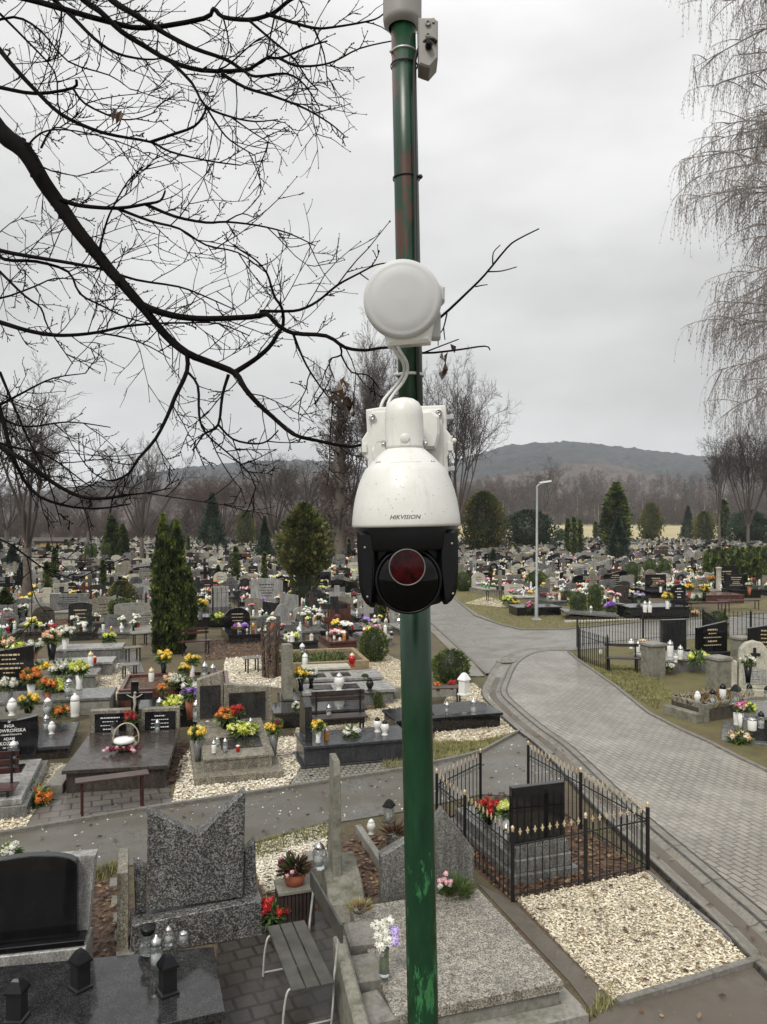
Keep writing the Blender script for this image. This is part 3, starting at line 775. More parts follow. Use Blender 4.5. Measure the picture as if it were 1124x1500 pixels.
# ---- wood on the hill foot: reads as one mass
def wood():
    r = random.Random(31); protos = []
    for s in range(6):
        mb = MB(); lean = r.gauss(0, .03)
        mb.tube([Vector((0, 0, -.05)), Vector((lean * .5, 0, .5)), Vector((lean, 0, 1.0))], [.009, .007, .002], 3)
        for k in range(34):
            z = r.uniform(.12, .95); a = r.uniform(0, 2 * pi); l = (1.1 - z) * r.uniform(.25, .55)
            e = Vector((cos(a) * l * .8, sin(a) * l * .8, z + l * r.uniform(.5, 1.0)))
            m_ = Vector((cos(a) * l * .5, sin(a) * l * .5, z + l * .35))
            mb.tube([Vector((lean * z, 0, z)), m_, e], [.005, .0038, .0022], 3)
            for _ in range(4):
                f = r.uniform(.2, 1); b = Vector((0, 0, z)).lerp(e, f)
                mb.tube([b, b + Vector((r.gauss(0, .06), r.gauss(0, .06), r.uniform(.0, .12)))], [.0034, .002], 3)
        protos.append(mb)
    out = MB()
    def put(px, Y, hh, w, mi):
        out.merge(r.choice(protos), Matrix.Translation(((px - 562) / FPX * Y, Y, terrain(px, Y) - .3)) @ Matrix.Rotation(r.uniform(0, 6), 4, 'Z') @ Matrix.Diagonal((hh * w, hh * w, hh, 1)), {0: mi})
    for i in range(1750):
        px = r.uniform(-80, 1210); left = px < 650
        dens = noise.noise(Vector((px * .012, 3.3, 1)))
        if i < 800:
            Y = r.uniform(182, 300) if left else r.uniform(400, 540)
            hh = (r.uniform(4, 8.5) if left else r.uniform(8, 17)) * (1 + .35 * dens)
        else:
            Y = r.uniform(420, 900); hh = r.uniform(9, 20) * (1 + .3 * dens)
        put(px, Y, hh, r.uniform(.9, 1.5), r.choice((0, 1, 1, 1)))
    for i in range(520):                                  # undergrowth along the wood edge
        px = r.uniform(-80, 1210); left = px < 650
        put(px, r.uniform(174, 200) if left else r.uniform(396, 412), r.uniform(2, 4.5) if left else r.uniform(3, 7), r.uniform(1.5, 2.6), r.choice((0, 1, 1)))
    struct('far_wood', out, ['tree_twigs', 'red_twigs'], 'stuff')
    st = MB()
    for i in range(22):
        px = r.uniform(660, 1100); Y = r.uniform(402, 440); X = (px - 562) / FPX * Y; z = terrain(px, Y)
        st.tube([Vector((X, Y, z - .2)), Vector((X + r.gauss(0, .5), Y, z + 6)), Vector((X + r.gauss(0, .9), Y, z + r.uniform(9, 15)))], [.1, .08, .03], 4)
    struct('far_wood', st, 'white_cable', 'stuff')
wood()

# ---- conifers
def sprays(mb, prof, n, r, size, flat=.5, seed_j=.12, mis=(0, 0, 1), upb=.6, lump=None):
    """leaf sprays through the outer shell of a solid of revolution; prof(t) -> radius at height share t"""
    for _ in range(n):
        t = r.random() ** .9; z = t; R_ = prof(t)
        a = r.uniform(0, 2 * pi)
        k = r.uniform(.86, 1.03) if (lump and lump < .3) else (r.uniform(.62, 1.08) if r.random() < .9 else r.uniform(1.05, 1.22))
        if lump: k *= 1 + lump * noise.noise(Vector((cos(a) * 2.2, sin(a) * 2.2, z * 5 + 7))) + lump * .6 * noise.noise(Vector((cos(a) * 5, sin(a) * 5, z * 14 + 3)))
        c = Vector((cos(a) * R_ * k, sin(a) * R_ * k, z))
        d = Vector((cos(a) * r.uniform(.3, 1.1), sin(a) * r.uniform(.3, 1.1), upb + r.gauss(0, .35))).normalized()
        nn = Vector((cos(a + r.gauss(0, .8)), sin(a + r.gauss(0, .8)), r.gauss(.2, .5)))
        yield c, d, nn
def conifer(seed, h, w, shape, n, mats, size, lump=.35, bare=0.0):
    r = random.Random(seed)
    prof = {'column': lambda t: w / 2 * (min(1, .8 + t * .8) if t < .25 else 1.0) * (1 if t < .45 else max(.03, 1 - ((t - .45) / .55) ** 1.9)),
            'cone': lambda t: w / 2 * (min(1, .75 + t * 2) if t < .13 else max(.02, (1 - ((t - .13) / .87) ** 1.15))),
            'egg': lambda t: w / 2 * max(.05, (sin(pi * min(1, (t * .88 + .1))) ** .6)),
            'ball': lambda t: w / 2 * max(.05, sqrt(max(0, 1 - (2 * (t * .93 + .07) - 1) ** 2))),
            'drop': lambda t: w / 2 * max(.05, sin(pi * min(1, t * .9 + .08)) ** .8 * (1.12 - .5 * t)),
            'hedge': lambda t: w / 2 * (1 if t < .8 else max(.1, 1 - ((t - .8) / .2) ** 2))}[shape]
    tr = MB(); cr = MB()
    tr.tube([Vector((0, 0, -.05)), Vector((0, 0, h * .5)), Vector((0, 0, h * .93))], [w * .09 + .02, w * .06 + .01, .01], 6)
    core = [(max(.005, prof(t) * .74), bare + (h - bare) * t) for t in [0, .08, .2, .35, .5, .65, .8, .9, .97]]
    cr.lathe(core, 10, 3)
    for c, d, nn in sprays(cr, prof, n, r, size, lump=lump):
        c = Vector((c.x, c.y, bare + c.z * (h - bare)))
        l = size * r.uniform(.7, 1.5)
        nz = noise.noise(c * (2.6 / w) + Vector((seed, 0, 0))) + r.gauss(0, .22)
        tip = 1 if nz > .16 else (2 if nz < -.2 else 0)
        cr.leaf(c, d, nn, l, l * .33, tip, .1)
        if r.random() < .6: cr.leaf(c, rot_about(d, nn.normalized(), .6), nn, l * .8, l * .26, tip, .1)
    return tr, cr, mats
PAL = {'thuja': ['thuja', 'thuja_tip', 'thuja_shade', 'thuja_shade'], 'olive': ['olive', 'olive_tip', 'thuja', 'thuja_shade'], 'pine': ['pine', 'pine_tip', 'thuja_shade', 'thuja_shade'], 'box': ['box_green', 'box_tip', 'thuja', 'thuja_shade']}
CON = {}
def con_proto(key, *a):
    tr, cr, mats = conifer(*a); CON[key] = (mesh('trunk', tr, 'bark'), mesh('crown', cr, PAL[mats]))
con_proto('column', 1, 1.0, .2, 'column', 5200, 'thuja', .03)
con_proto('slim', 2, 1.0, .14, 'column', 800, 'thuja', .05)
con_proto('cone', 3, 1.0, .5, 'cone', 3200, 'pine', .045, .5)
con_proto('egg', 4, 1.0, .75, 'egg', 4200, 'olive', .048, .55)
con_proto('darkegg', 5, 1.0, 1.1, 'egg', 4200, 'pine', .05, .55)
con_proto('ball', 6, 1.0, 1.05, 'ball', 1500, 'box', .075, .25)
con_proto('dome', 7, 1.0, .85, 'hedge', 1600, 'box', .06, .2)
con_proto('hedge', 8, 1.0, .6, 'hedge', 1100, 'thuja', .08, .4)
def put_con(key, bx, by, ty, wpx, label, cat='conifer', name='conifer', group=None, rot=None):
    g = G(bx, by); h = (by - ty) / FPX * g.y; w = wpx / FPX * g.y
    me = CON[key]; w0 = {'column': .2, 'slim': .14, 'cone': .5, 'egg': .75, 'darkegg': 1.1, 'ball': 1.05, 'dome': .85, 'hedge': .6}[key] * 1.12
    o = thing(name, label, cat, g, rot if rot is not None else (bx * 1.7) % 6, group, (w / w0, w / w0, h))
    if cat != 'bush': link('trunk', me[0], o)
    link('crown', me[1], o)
    return g
TW = 'twin columnar conifers beside the planted red grave'
put_con('column', 239, 958, 756, 29, 'left stem of the tall columnar conifer pair behind the dark red planted grave', group=TW)
put_con('column', 259, 957, 764, 27, 'right stem of the tall columnar conifer pair behind the dark red planted grave', group=TW)
put_con('column', 276, 940, 832, 22, 'short columnar conifer shoot right beside the tall pair', group=TW)
PAL['brown'] = ['brown_leaf', 'brown_leaf_tip', 'twig_bark', 'twig_bark']
con_proto('brown', 11, 1.0, .36, 'cone', 10, 'brown', .022, .5)
g = G(497, 822); h = EYE - (562 - HORY) / FPX * g.y
o = thing('brown_tree', 'dense reddish brown pyramid shaped tree left of the surveillance camera', 'tree', g, .6, 'bare trees behind the graves', (h * .98, h * .98, h))
link('trunk', CON['brown'][0], o)
rb = random.Random(19); cb = MB(); lb_ = MB()
for i_ in range(150):                                  # steep fine branches carrying withered leaves
    z = .06 + .88 * (i_ / 150) + rb.uniform(-.01, .01); a = rb.uniform(0, 6.28); L = (.19 * (1 - max(0, z - .12)) ** .8) * rb.uniform(.6, 1.15)
    q = [Vector((0, 0, z)), Vector((cos(a) * L * .55, sin(a) * L * .55, z + L * .25)), Vector((cos(a) * L, sin(a) * L, z + L * .75))]
    cb.tube(q, [.004, .0025, .0012], 3)
    for k_ in range(9):
        f_ = rb.uniform(.25, 1); b_ = q[0].lerp(q[2], f_); e_ = b_ + Vector((rb.gauss(0, .022), rb.gauss(0, .022), rb.uniform(0, .045))); cb.tube([b_, e_], [.0016, .0009], 3)
        for _ in range(3): lb_.leaf(b_.lerp(e_, rb.random()), Vector((rb.gauss(0, 1), rb.gauss(0, 1), rb.gauss(-.2, .6))), Vector((rb.gauss(0, 1), rb.gauss(0, 1), rb.gauss(0, 1))), rb.uniform(.008, .017), .0042, rb.choice((0, 0, 1)), .2)
part('crown', cb, 'red_twigs', o); part('withered_leaves', lb_, ['brown_leaf', 'brown_leaf_tip'], o)
# round topped conifer on a bare lower stem
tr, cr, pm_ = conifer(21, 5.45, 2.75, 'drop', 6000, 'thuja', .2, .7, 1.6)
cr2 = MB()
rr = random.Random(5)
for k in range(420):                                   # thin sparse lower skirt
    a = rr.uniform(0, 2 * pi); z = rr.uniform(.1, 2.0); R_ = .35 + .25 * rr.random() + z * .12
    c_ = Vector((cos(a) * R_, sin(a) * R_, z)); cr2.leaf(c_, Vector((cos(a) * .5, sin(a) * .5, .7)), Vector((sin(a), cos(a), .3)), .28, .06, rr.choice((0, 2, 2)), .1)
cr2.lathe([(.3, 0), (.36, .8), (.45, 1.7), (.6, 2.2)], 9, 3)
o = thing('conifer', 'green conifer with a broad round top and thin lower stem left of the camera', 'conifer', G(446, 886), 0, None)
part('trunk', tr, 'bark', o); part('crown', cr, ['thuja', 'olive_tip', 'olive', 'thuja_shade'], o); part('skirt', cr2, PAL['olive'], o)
FARC = 'evergreens at the back of the cemetery'
for a in [('egg', 709, 812, 722, 64, 'bushy olive green conifer right of the camera'), ('darkegg', 776, 806, 748, 80, 'wide dark evergreen behind the street lamp'),
          ('slim', 832, 815, 760, 8, 'leftmost column of the small conifer trio right of the lamp'), ('slim', 841, 818, 757, 8, 'middle column of the small conifer trio right of the lamp'), ('slim', 850, 816, 762, 8, 'rightmost column of the small conifer trio right of the lamp'),
          ('column', 903, 808, 708, 36, 'tallest conifer on the right, a broad brown green column'), ('cone', 906, 822, 758, 34, 'dark bluish conifer in front of the tallest right column'),
          ('egg', 953, 796, 738, 32, 'rounded olive conifer right of the tallest column'), ('cone', 1008, 790, 742, 22, 'small dark pointed conifer in the right background'),
          ('egg', 1032, 797, 750, 30, 'small olive conifer near the right hedge'), ('slim', 1060, 795, 732, 14, 'slim dark column conifer in the right background'),
          ('darkegg', 1098, 800, 748, 62, 'dark low evergreen below the large right bare tree'), ('slim', 873, 792, 764, 7, 'thin small conifer left of the tallest right column'), ('slim', 882, 792, 762, 7, 'second thin conifer left of the tallest right column'),
          ('column', 164, 825, 756, 22, 'dark green twin top conifer left of the vase shaped tree'), ('column', 180, 823, 768, 16, 'slanting green conifer close to the dark green one on the left'),
          ('dome', 133, 828, 797, 18, 'low clipped evergreen on the left below the bare tree'), ('dome', 155, 826, 795, 15, 'second low clipped evergreen on the left'),
          ('cone', 256, 805, 762, 34, 'green conifer showing behind the tall columnar pair'), ('cone', 311, 806, 724, 40, 'dark pointed conifer in front of the reddish bare trees'),
          ('egg', 360, 802, 748, 28, 'brownish green conifer between reddish tree and bare tree'), ('cone', 388, 822, 758, 26, 'dark blue green conifer left of the round topped one'),
          ('cone', 18, 838, 800, 28, 'dark young conifer at the left edge'), ('column', 8, 918, 862, 24, 'narrow green conifer cut by the left edge'), ('slim', 470, 800, 768, 10, 'thin conifer right behind the round topped one'), ('slim', 97, 810, 790, 7, 'tiny far conifer on the left'),
          ('dome', 822, 800, 776, 20, 'clipped dark bush behind the small conifer trio'), ('hedge', 720, 806, 780, 22, 'green shrub at the foot of the bushy olive conifer')]:
    put_con(*a, group=FARC)
r = random.Random(77); HG = 'clipped thuja hedge plants at the right edge'
for k, (x, y, t) in enumerate([(1040, 850, 806), (1052, 852, 803), (1064, 853, 805), (1076, 855, 802), (1088, 856, 804), (1100, 857, 801), (1112, 858, 803), (1124, 860, 802), (1136, 860, 800)]):
    put_con('hedge', x, y, t, 19, 'thuja plant in the green hedge at the right edge', group=HG, name='hedge_plant', cat='hedge plant')
for a in [('dome', 927, 864, 824, 22, 'leftmost of three clipped green domes on the right'), ('dome', 952, 858, 819, 18, 'middle of three clipped green domes on the right'), ('dome', 974, 858, 820, 18, 'rightmost of three clipped green domes on the right'),
          ('dome', 847, 903, 868, 25, 'front clipped round bush right of the street lamp'), ('dome', 873, 894, 857, 23, 'clipped round bush behind the front one right of the lamp'), ('ball', 830, 884, 866, 22, 'low flat bush left of the two clipped round bushes'),
          ('ball', 678, 866, 839, 23, 'brown green ball bush beside the lane right of the camera'), ('ball', 786, 866, 838, 34, 'dark ball bush behind the street lamp'), ('ball', 548, 968, 922, 44, 'clipped green ball bush left of the green pole'),
          ('ball', 660, 1000, 953, 58, 'large clipped ball bush right of the pole by the gutter'), ('ball', 535, 1012, 988, 17, 'tiny ball bush right of the white box grave'), ('ball', 554, 1038, 1014, 15, 'tiny yellow green ball bush left of the pole'),
          ('ball', 117, 893, 868, 30, 'dark ball bush behind the plain grey stone on the left'), ('dome', 1050, 935, 896, 32, 'dark bush behind the black stone in the right iron fence'), ('ball', 424, 1022, 1006, 18, 'small dark clipped bush in front of the narrow stele'), ('ball', 440, 870, 848, 20, 'small round shrub right of the round topped conifer stem')]:
    put_con(*a, cat='bush', name='bush', group='clipped bushes among the graves')

# ---- weeping birch at the right, trunk out of the frame
def birch():
    r = random.Random(15); tr = MB(); cr = MB(); tw = MB()
    bx, by = 14.2, 20.5
    tp = [Vector((bx + .25 * sin(i * .8), by + .2 * cos(i), i * 2.4)) for i in range(10)]
    tr.tube(tp, [.34, .28, .25, .22, .19, .16, .13, .1, .06, .02], 9)
    def strand(p, d, L):
        pts = [p]; n = 6
        for i in range(n):
            d = (d + Vector((r.gauss(0, .09), r.gauss(0, .09), -.62))).normalized()
            pts.append(pts[-1] + d * (L / n))
        tw.tube(pts, [.0046 - .0024 * i / n for i in range(n + 1)], 3)
        for i in range(1, n + 1):
            if r.random() < .75:
                q = pts[i]; e = (d + Vector((r.gauss(0, .6), r.gauss(0, .6), r.gauss(-.2, .4)))).normalized()
                tw.tube([q, q + e * r.uniform(.06, .2)], [.0035, .002], 3)
            if r.random() < .6:
                q = pts[i] + Vector((r.gauss(0, .01), r.gauss(0, .01), 0))
                tw.add([q, q + Vector((.012, 0, -.05)), q + Vector((-.012, .01, -.05))], [(0, 1, 2)], 0)
    for k in range(84):
        z = 7.4 + 14.6 * (k / 84) + r.uniform(-.3, .3)
        i = min(8.9, z / 2.4); p = tp[int(i)].lerp(tp[min(9, int(i) + 1)], i - int(i))
        a = pi + r.uniform(-.75, .75) if k % 5 else r.uniform(-1.2, 1.2)
        L = 5.3 * (1.0 if z < 13 else 1.06) * r.uniform(.6, 1.12)
        d = Vector((cos(a), sin(a) * .7, r.uniform(.1, .75))).normalized(); pts = [p]; n = 9
        for j in range(n):
            d = (d + Vector((r.gauss(0, .06), r.gauss(0, .07), -.065 + r.gauss(0, .06)))).normalized(); pts.append(pts[-1] + d * (L / n))
        cr.tube(pts, [.052 * (1 - .85 * j / n) for j in range(n + 1)], 5)
        for m in range(16):
            t = .2 + .8 * (m + r.random()) / 16; f = t * n; ii = min(n - 1, int(f)); q = pts[ii].lerp(pts[ii + 1], f - ii)
            dd = ((pts[ii + 1] - pts[ii]).normalized() + Vector((r.gauss(0, .6), r.gauss(0, .7), r.uniform(-.5, .7)))).normalized()
            l2 = r.uniform(.6, 1.9) * (1.2 - .5 * t); p2 = [q]
            for j in range(5):
                dd = (dd + Vector((r.gauss(0, .08), r.gauss(0, .08), -.13))).normalized(); p2.append(p2[-1] + dd * (l2 / 5))
            cr.tube(p2, [.018, .016, .013, .011, .009, .006], 3)
            for s in range(8):
                f2 = r.uniform(.1, 1) * 5; i2 = min(4, int(f2)); q2 = p2[i2].lerp(p2[i2 + 1], f2 - i2)
                strand(q2, (dd * .35 + Vector((r.gauss(0, .5), r.gauss(0, .5), r.gauss(-.2, .4)))).normalized(), r.uniform(.35, 1.25))
    o = thing('birch_tree', 'weeping birch with hanging bare twigs at the upper right edge', 'tree', (bx, by, 0))
    for nm, mb, m in (('trunk', tr, 'pale_stone'), ('limbs', cr, 'birch_twigs'), ('twigs', tw, 'birch_twigs')):
        q = part(nm, mb, m, o); q.matrix_parent_inverse = Matrix.Translation((-bx, -by, 0))
birch()

# ---- overhanging bare tree at the upper left; limbs traced, each at its own distance
LIMBS = [  # (points in photo pixels, distance at both ends, pixel radius at both ends)
 ([(-60, 110), (0, 192), (36, 221), (64, 267), (89, 302), (114, 338), (142, 372), (164, 399), (178, 414), (210, 451)], 5.2, 5.0, 14.5, 7),
 ([(210, 451), (242, 490), (274, 517), (313, 533), (345, 547), (359, 569), (377, 590), (400, 611), (430, 636), (463, 645), (509, 654), (530, 651), (560, 640)], 5.0, 4.6, 6.6, 1.4),
 ([(205, 445), (228, 455), (263, 464), (306, 467), (370, 464), (391, 460), (406, 475), (430, 488), (478, 492), (506, 509), (536, 513), (569, 509), (620, 517), (667, 513), (710, 507), (718, 513)], 5.0, 4.2, 5.6, .8),
 ([(569, 509), (605, 492), (645, 465), (683, 430), (710, 403), (743, 363), (760, 350), (790, 335)], 4.5, 4.2, 2.6, .9),
 ([(620, 517), (643, 508), (672, 497)], 4.3, 4.2, 1.2, .8), ([(715, 398), (735, 397), (757, 391)], 4.3, 4.25, 1.1, .7), ([(697, 420), (706, 418), (714, 417)], 4.3, 4.3, 1, .7), ([(722, 386), (723, 370), (733, 359)], 4.3, 4.3, 1.1, .7), ([(655, 459), (650, 480), (643, 492), (642, 506)], 4.3, 4.3, 1.2, .7), ([(650, 480), (652, 498)], 4.3, 4.3, 1, .7),
 ([(388, 460), (382, 456), (412, 456), (439, 454), (466, 441), (494, 418), (527, 400), (551, 388), (572, 385)], 4.8, 4.5, 3, 1),
 ([(345, 545), (373, 527), (394, 509), (406, 491), (415, 475), (413, 451), (403, 436), (398, 421), (391, 400), (376, 382), (360, 371), (348, 364)], 4.9, 4.9, 4, 1),
 ([(274, 517), (274, 544), (256, 583), (246, 608), (228, 643), (203, 672), (189, 693), (167, 704), (150, 702)], 4.9, 4.4, 4, 1.2),
 ([(335, 549), (326, 579), (320, 622), (302, 634), (296, 640), (283, 660)], 4.9, 4.6, 3, 1),
 ([(274, 544), (290, 565), (292, 608), (301, 634), (331, 661), (363, 690), (375, 715)], 4.8, 4.5, 2.4, .9),
 ([(320, 622), (341, 643), (372, 650), (392, 646), (408, 630)], 4.7, 4.6, 2, 1),
 ([(430, 490), (442, 520), (455, 545), (480, 580), (500, 600)], 4.7, 4.6, 2.2, .9),
 ([(498, 505), (500, 520), (482, 528), (490, 555)], 4.6, 4.6, 1.8, .9), ([(500, 520), (515, 545), (540, 550), (556, 570)], 4.6, 4.6, 1.5, .8),
 ([(-60, -25), (46, 0), (89, 12), (160, 32), (213, 41), (299, 27), (313, 13), (327, 25), (364, 29), (388, 24), (404, 17), (425, 0), (450, -12)], 5.6, 5.0, 4.5, 2.5),
 ([(390, 20), (423, 31), (460, 41), (487, 40), (535, 32), (556, 25), (575, 8)], 5.0, 4.7, 2.8, .9), ([(460, 41), (475, 80), (480, 124)], 4.9, 4.8, 1.6, .8),
 ([(60, -60), (123, 0), (146, 16), (178, 46), (213, 68), (249, 89), (295, 103), (356, 103), (374, 96), (391, 85), (409, 85), (433, 77), (449, 69), (480, 60)], 5.5, 4.9, 5, 1.2),
 ([(409, 85), (433, 96), (465, 96), (492, 89), (527, 71), (575, 60), (590, 60)], 4.9, 4.6, 2.2, .8), ([(325, 108), (359, 128), (401, 141), (447, 159), (484, 181), (505, 199)], 5.1, 4.8, 2.8, .8),
 ([(120, -45), (164, 0), (192, 18), (221, 36), (249, 53), (285, 71), (331, 87), (356, 103), (375, 112), (420, 108), (447, 125), (468, 158)], 5.3, 4.9, 5.5, .9),
 ([(20, -60), (80, 0), (107, 25), (139, 57), (171, 78), (213, 87), (240, 85)], 5.6, 5.2, 4.2, 1), ([(-40, 20), (0, 73), (25, 103), (53, 133), (89, 167), (135, 189), (171, 199), (221, 208), (249, 222), (302, 235), (352, 242)], 5.3, 4.9, 4.5, .9),
 ([(-60, 115), (0, 128), (53, 137), (107, 129), (112, 117)], 5.6, 5.3, 3.2, 2), ([(107, 129), (125, 152), (171, 173), (200, 174), (231, 163)], 5.3, 5.1, 2, .8), ([(221, 208), (250, 198), (285, 185), (300, 165), (301, 155)], 5.0, 5.0, 2.4, 1.5),
 ([(89, 292), (117, 301), (171, 305), (213, 299), (235, 294), (242, 280)], 5.1, 4.9, 3.6, 1.4), ([(213, 299), (256, 317), (302, 326), (331, 325), (376, 330), (421, 341), (462, 360)], 5.0, 4.7, 2.6, .8),
 ([(171, 305), (221, 324), (263, 335), (302, 359), (349, 370), (388, 398)], 5.0, 4.8, 2.4, .8), ([(146, 365), (155, 330), (165, 305), (188, 265), (210, 245)], 5.0, 5.0, 2, .8), ([(331, 325), (355, 313), (376, 321)], 4.9, 4.8, 1.2, .7),
 ([(249, 89), (281, 121), (301, 155), (338, 171), (374, 178), (407, 175)], 5.1, 4.8, 2.8, .8), ([(301, 155), (320, 185), (338, 206), (374, 228)], 5.0, 4.8, 1.8, .8), ([(338, 171), (365, 190), (393, 208)], 4.9, 4.8, 1.4, .7),
 ([(-50, 350), (0, 367), (53, 377), (107, 386), (153, 395), (200, 410), (262, 420), (300, 434), (345, 454)], 5.4, 4.8, 3.6, .8),
 ([(-60, 455), (0, 472), (36, 483), (71, 490), (103, 491), (142, 487), (185, 478), (228, 474), (270, 473), (320, 474), (366, 492)], 5.6, 4.9, 4, .8), ([(142, 487), (185, 495), (220, 508), (250, 526)], 5.2, 5.0, 1.6, .7),
 ([(-40, 610), (0, 593), (36, 574), (78, 554), (125, 547)], 5.5, 5.2, 2.6, .7), ([(-60, 610), (0, 654), (36, 675), (78, 707), (117, 727), (153, 730), (185, 725)], 5.0, 4.7, 5, 2), ([(185, 725), (215, 722), (250, 715)], 4.7, 4.6, 1.5, .8),
 ([(-30, 520), (0, 600), (18, 665), (46, 718), (89, 739), (142, 745), (192, 738)], 5.2, 4.9, 4.4, 1), ([(-20, 360), (7, 380), (53, 383), (100, 398), (117, 430), (150, 448), (185, 465), (221, 474)], 5.4, 5.0, 3, .8),
 ([(-40, 360), (0, 398), (36, 433), (60, 451), (71, 480), (107, 533)], 5.5, 5.2, 2.8, .8), ([(-30, 640), (20, 655), (70, 668), (115, 700), (140, 718)], 5.1, 4.9, 2.5, .7), ([(-40, 820), (0, 790), (60, 830), (110, 850)], 4.8, 4.6, 2, .7),
 ([(-60, 560), (0, 610), (40, 625), (100, 618), (162, 626)], 5.3, 5.0, 2.6, .7), ([(0, 545), (40, 640), (70, 700), (90, 770)], 5.2, 5.0, 2.4, .7), ([(-30, 430), (0, 437), (50, 420), (80, 408), (120, 410)], 5.6, 5.3, 2, .7),
 ([(300, 105), (330, 98), (372, 62), (385, 55)], 5.1, 5.0, 1.6, .8), ([(404, 17), (395, 60), (391, 87)], 5.0, 4.9, 1.6, 1), ([(364, 29), (400, 60), (430, 85), (450, 115), (466, 131)], 5.1, 4.8, 2, .8), ([(327, 25), (335, 60), (330, 85)], 5.1, 5.0, 1.4, .8),
 ([(-30, 40), (20, 25), (60, 45), (100, 90), (160, 110), (190, 130)], 5.8, 5.4, 2.2, .7), ([(0, 20), (40, 60), (80, 105), (85, 150), (95, 180)], 5.8, 5.5, 2, .7), ([(60, 217), (75, 190), (95, 188), (120, 200)], 5.2, 5.1, 1.5, .7), ([(35, 220), (60, 195), (95, 190), (150, 200), (200, 218), (225, 234)], 5.2, 5.0, 1.6, .7), ([(45, 235), (75, 250), (113, 258)], 5.1, 5.0, 1.6, .7)]
def overhang():
    r = random.Random(8); lb = MB(); tw = MB()
    def wob(pts, rad, n=3):
        out = smoothp(pts, n); return out, [rad[0] + (rad[1] - rad[0]) * (i / (len(out) - 1)) ** .8 for i in range(len(out))]
    def twig(q, d, L, rr, lvl):
        n = 5; pts = [q]; 
        bend = r.gauss(0, .05)
        for i in range(n):
            d = (d + Vector((r.gauss(0, .12), r.gauss(0, .12), r.gauss(0, .1) + bend + .015))).normalized(); pts.append(pts[-1] + d * (L / n))
        tw.tube(pts, [rr * (1 - .5 * i / n) for i in range(n + 1)], 3)
        e = pts[-1]; tw.ico(e, rr * 1.25, 0, .2, r)
        for i in range(1, n):
            if r.random() < .45: tw.ico(pts[i] + Vector((0, 0, rr)), rr * 1.15, 0, .2, r)
        if lvl < 2:
            for i in range(1, n):
                for _ in range(1):
                    if r.random() < (.5 if lvl == 0 else .3):
                        s = r.choice((-1, 1)); dd = rot_about(d, Vector((r.gauss(0, .35), 1, r.gauss(0, .35))).normalized(), s * r.uniform(.45, .85))
                        twig(pts[i], dd, L * r.uniform(.3, .6), max(.0024, rr * .8), lvl + 1)
    for pts, d0, d1, r0, r1 in LIMBS:
        n = len(pts); w = []
        for i, (x, y) in enumerate(pts):
            d = d0 + (d1 - d0) * i / (n - 1) + .03 * sin(i * 2.1); w.append(P(x, y, d))
        ps, rs = wob(w, (r0 * d0 / FPX, r1 * d1 / FPX))
        lb.tube(ps, rs, 8 if r0 > 5 else 6)
        ps[0] = ps[0]
        if r0 > 6:                                       # knobbly bark
            for i in range(len(ps) - 1):
                for _ in range(3):
                    a = r.uniform(0, 6.28); lb.ico(ps[i] + Vector((cos(a), r.uniform(-.5, .5), sin(a))) * rs[i] * .8, rs[i] * r.uniform(.2, .38), 0, .3, r)
        L = 0
        for i in range(1, len(ps)):
            sg = ps[i] - ps[i - 1]; L += sg.length
            while L > .12:
                L -= .12
                if r.random() < .92 and pix(ps[i])[0] < 548:
                    t = sg.normalized(); s = r.choice((-1, 1))
                    d = rot_about(t, Vector((r.gauss(0, .3), 1, r.gauss(0, .3))).normalized(), s * r.uniform(.35, .95))
                    d.y += r.gauss(0, .25)
                    twig(ps[i], d.normalized(), min(r.choice((.12, .2, .3, .5)) * r.uniform(.8, 1.3), max(.1, (600 - pix(ps[i])[0]) / 220)), r.uniform(.0036, .005), 0)
    tr = MB(); T = Vector((-4.9, 6.2, 0))
    tp = [T + Vector((.1 * sin(i), .1 * cos(i * 1.3), i * 1.3)) for i in range(9)]
    tr.tube(tp, [.36, .3, .27, .25, .23, .2, .17, .13, .08], 10)
    for pts, d0, d1, r0, r1 in LIMBS:                     # carry every limb that starts outside the frame back to the trunk
        if pts[0][0] < 0 or pts[0][1] < 0:
            a = P(*pts[0], d0); z = min(10, max(3.0, a.z + .5)); b = Vector((T.x, T.y, z))
            R_ = r0 * d0 / FPX
            lb.tube([b, b.lerp(a, .5) + Vector((0, 0, .15)), a], [R_ * 1.25, R_ * 1.1, R_], 6)
    o = thing('overhanging_tree', 'dark bare tree reaching long branches in from the upper left', 'tree', T)
    for nm, mb, m in (('trunk', tr, 'bark'), ('limbs', lb, 'twig_bark'), ('twigs', tw, 'twig_bark')):
        q = part(nm, mb, m, o); q.matrix_parent_inverse = Matrix.Translation(-T)
    # withered leaves still hanging
    lf = MB()
    for cx, cy, n, sp in ((650, 520, 5, .035), (503, 572, 6, .045), (515, 590, 4, .04), (176, 153, 2, .02)):
        c = P(cx, cy, 4.5)
        for k in range(n):
            p = c + Vector((r.gauss(0, sp * .6), r.gauss(0, sp * .5), r.gauss(0, sp)))
            lf.leaf(p, Vector((r.gauss(0, .5), r.gauss(0, .3), -1)), Vector((r.gauss(0, 1), r.gauss(-1, .4), r.gauss(0, .4))), r.uniform(.06, .11), r.uniform(.016, .03), 0 if r.random() < .8 else 1, .2)
    q = part('withered_leaves', lf, ['dry_leaf_dark', 'dry_leaf'], o); q.matrix_parent_inverse = Matrix.Translation(-T)
overhang()
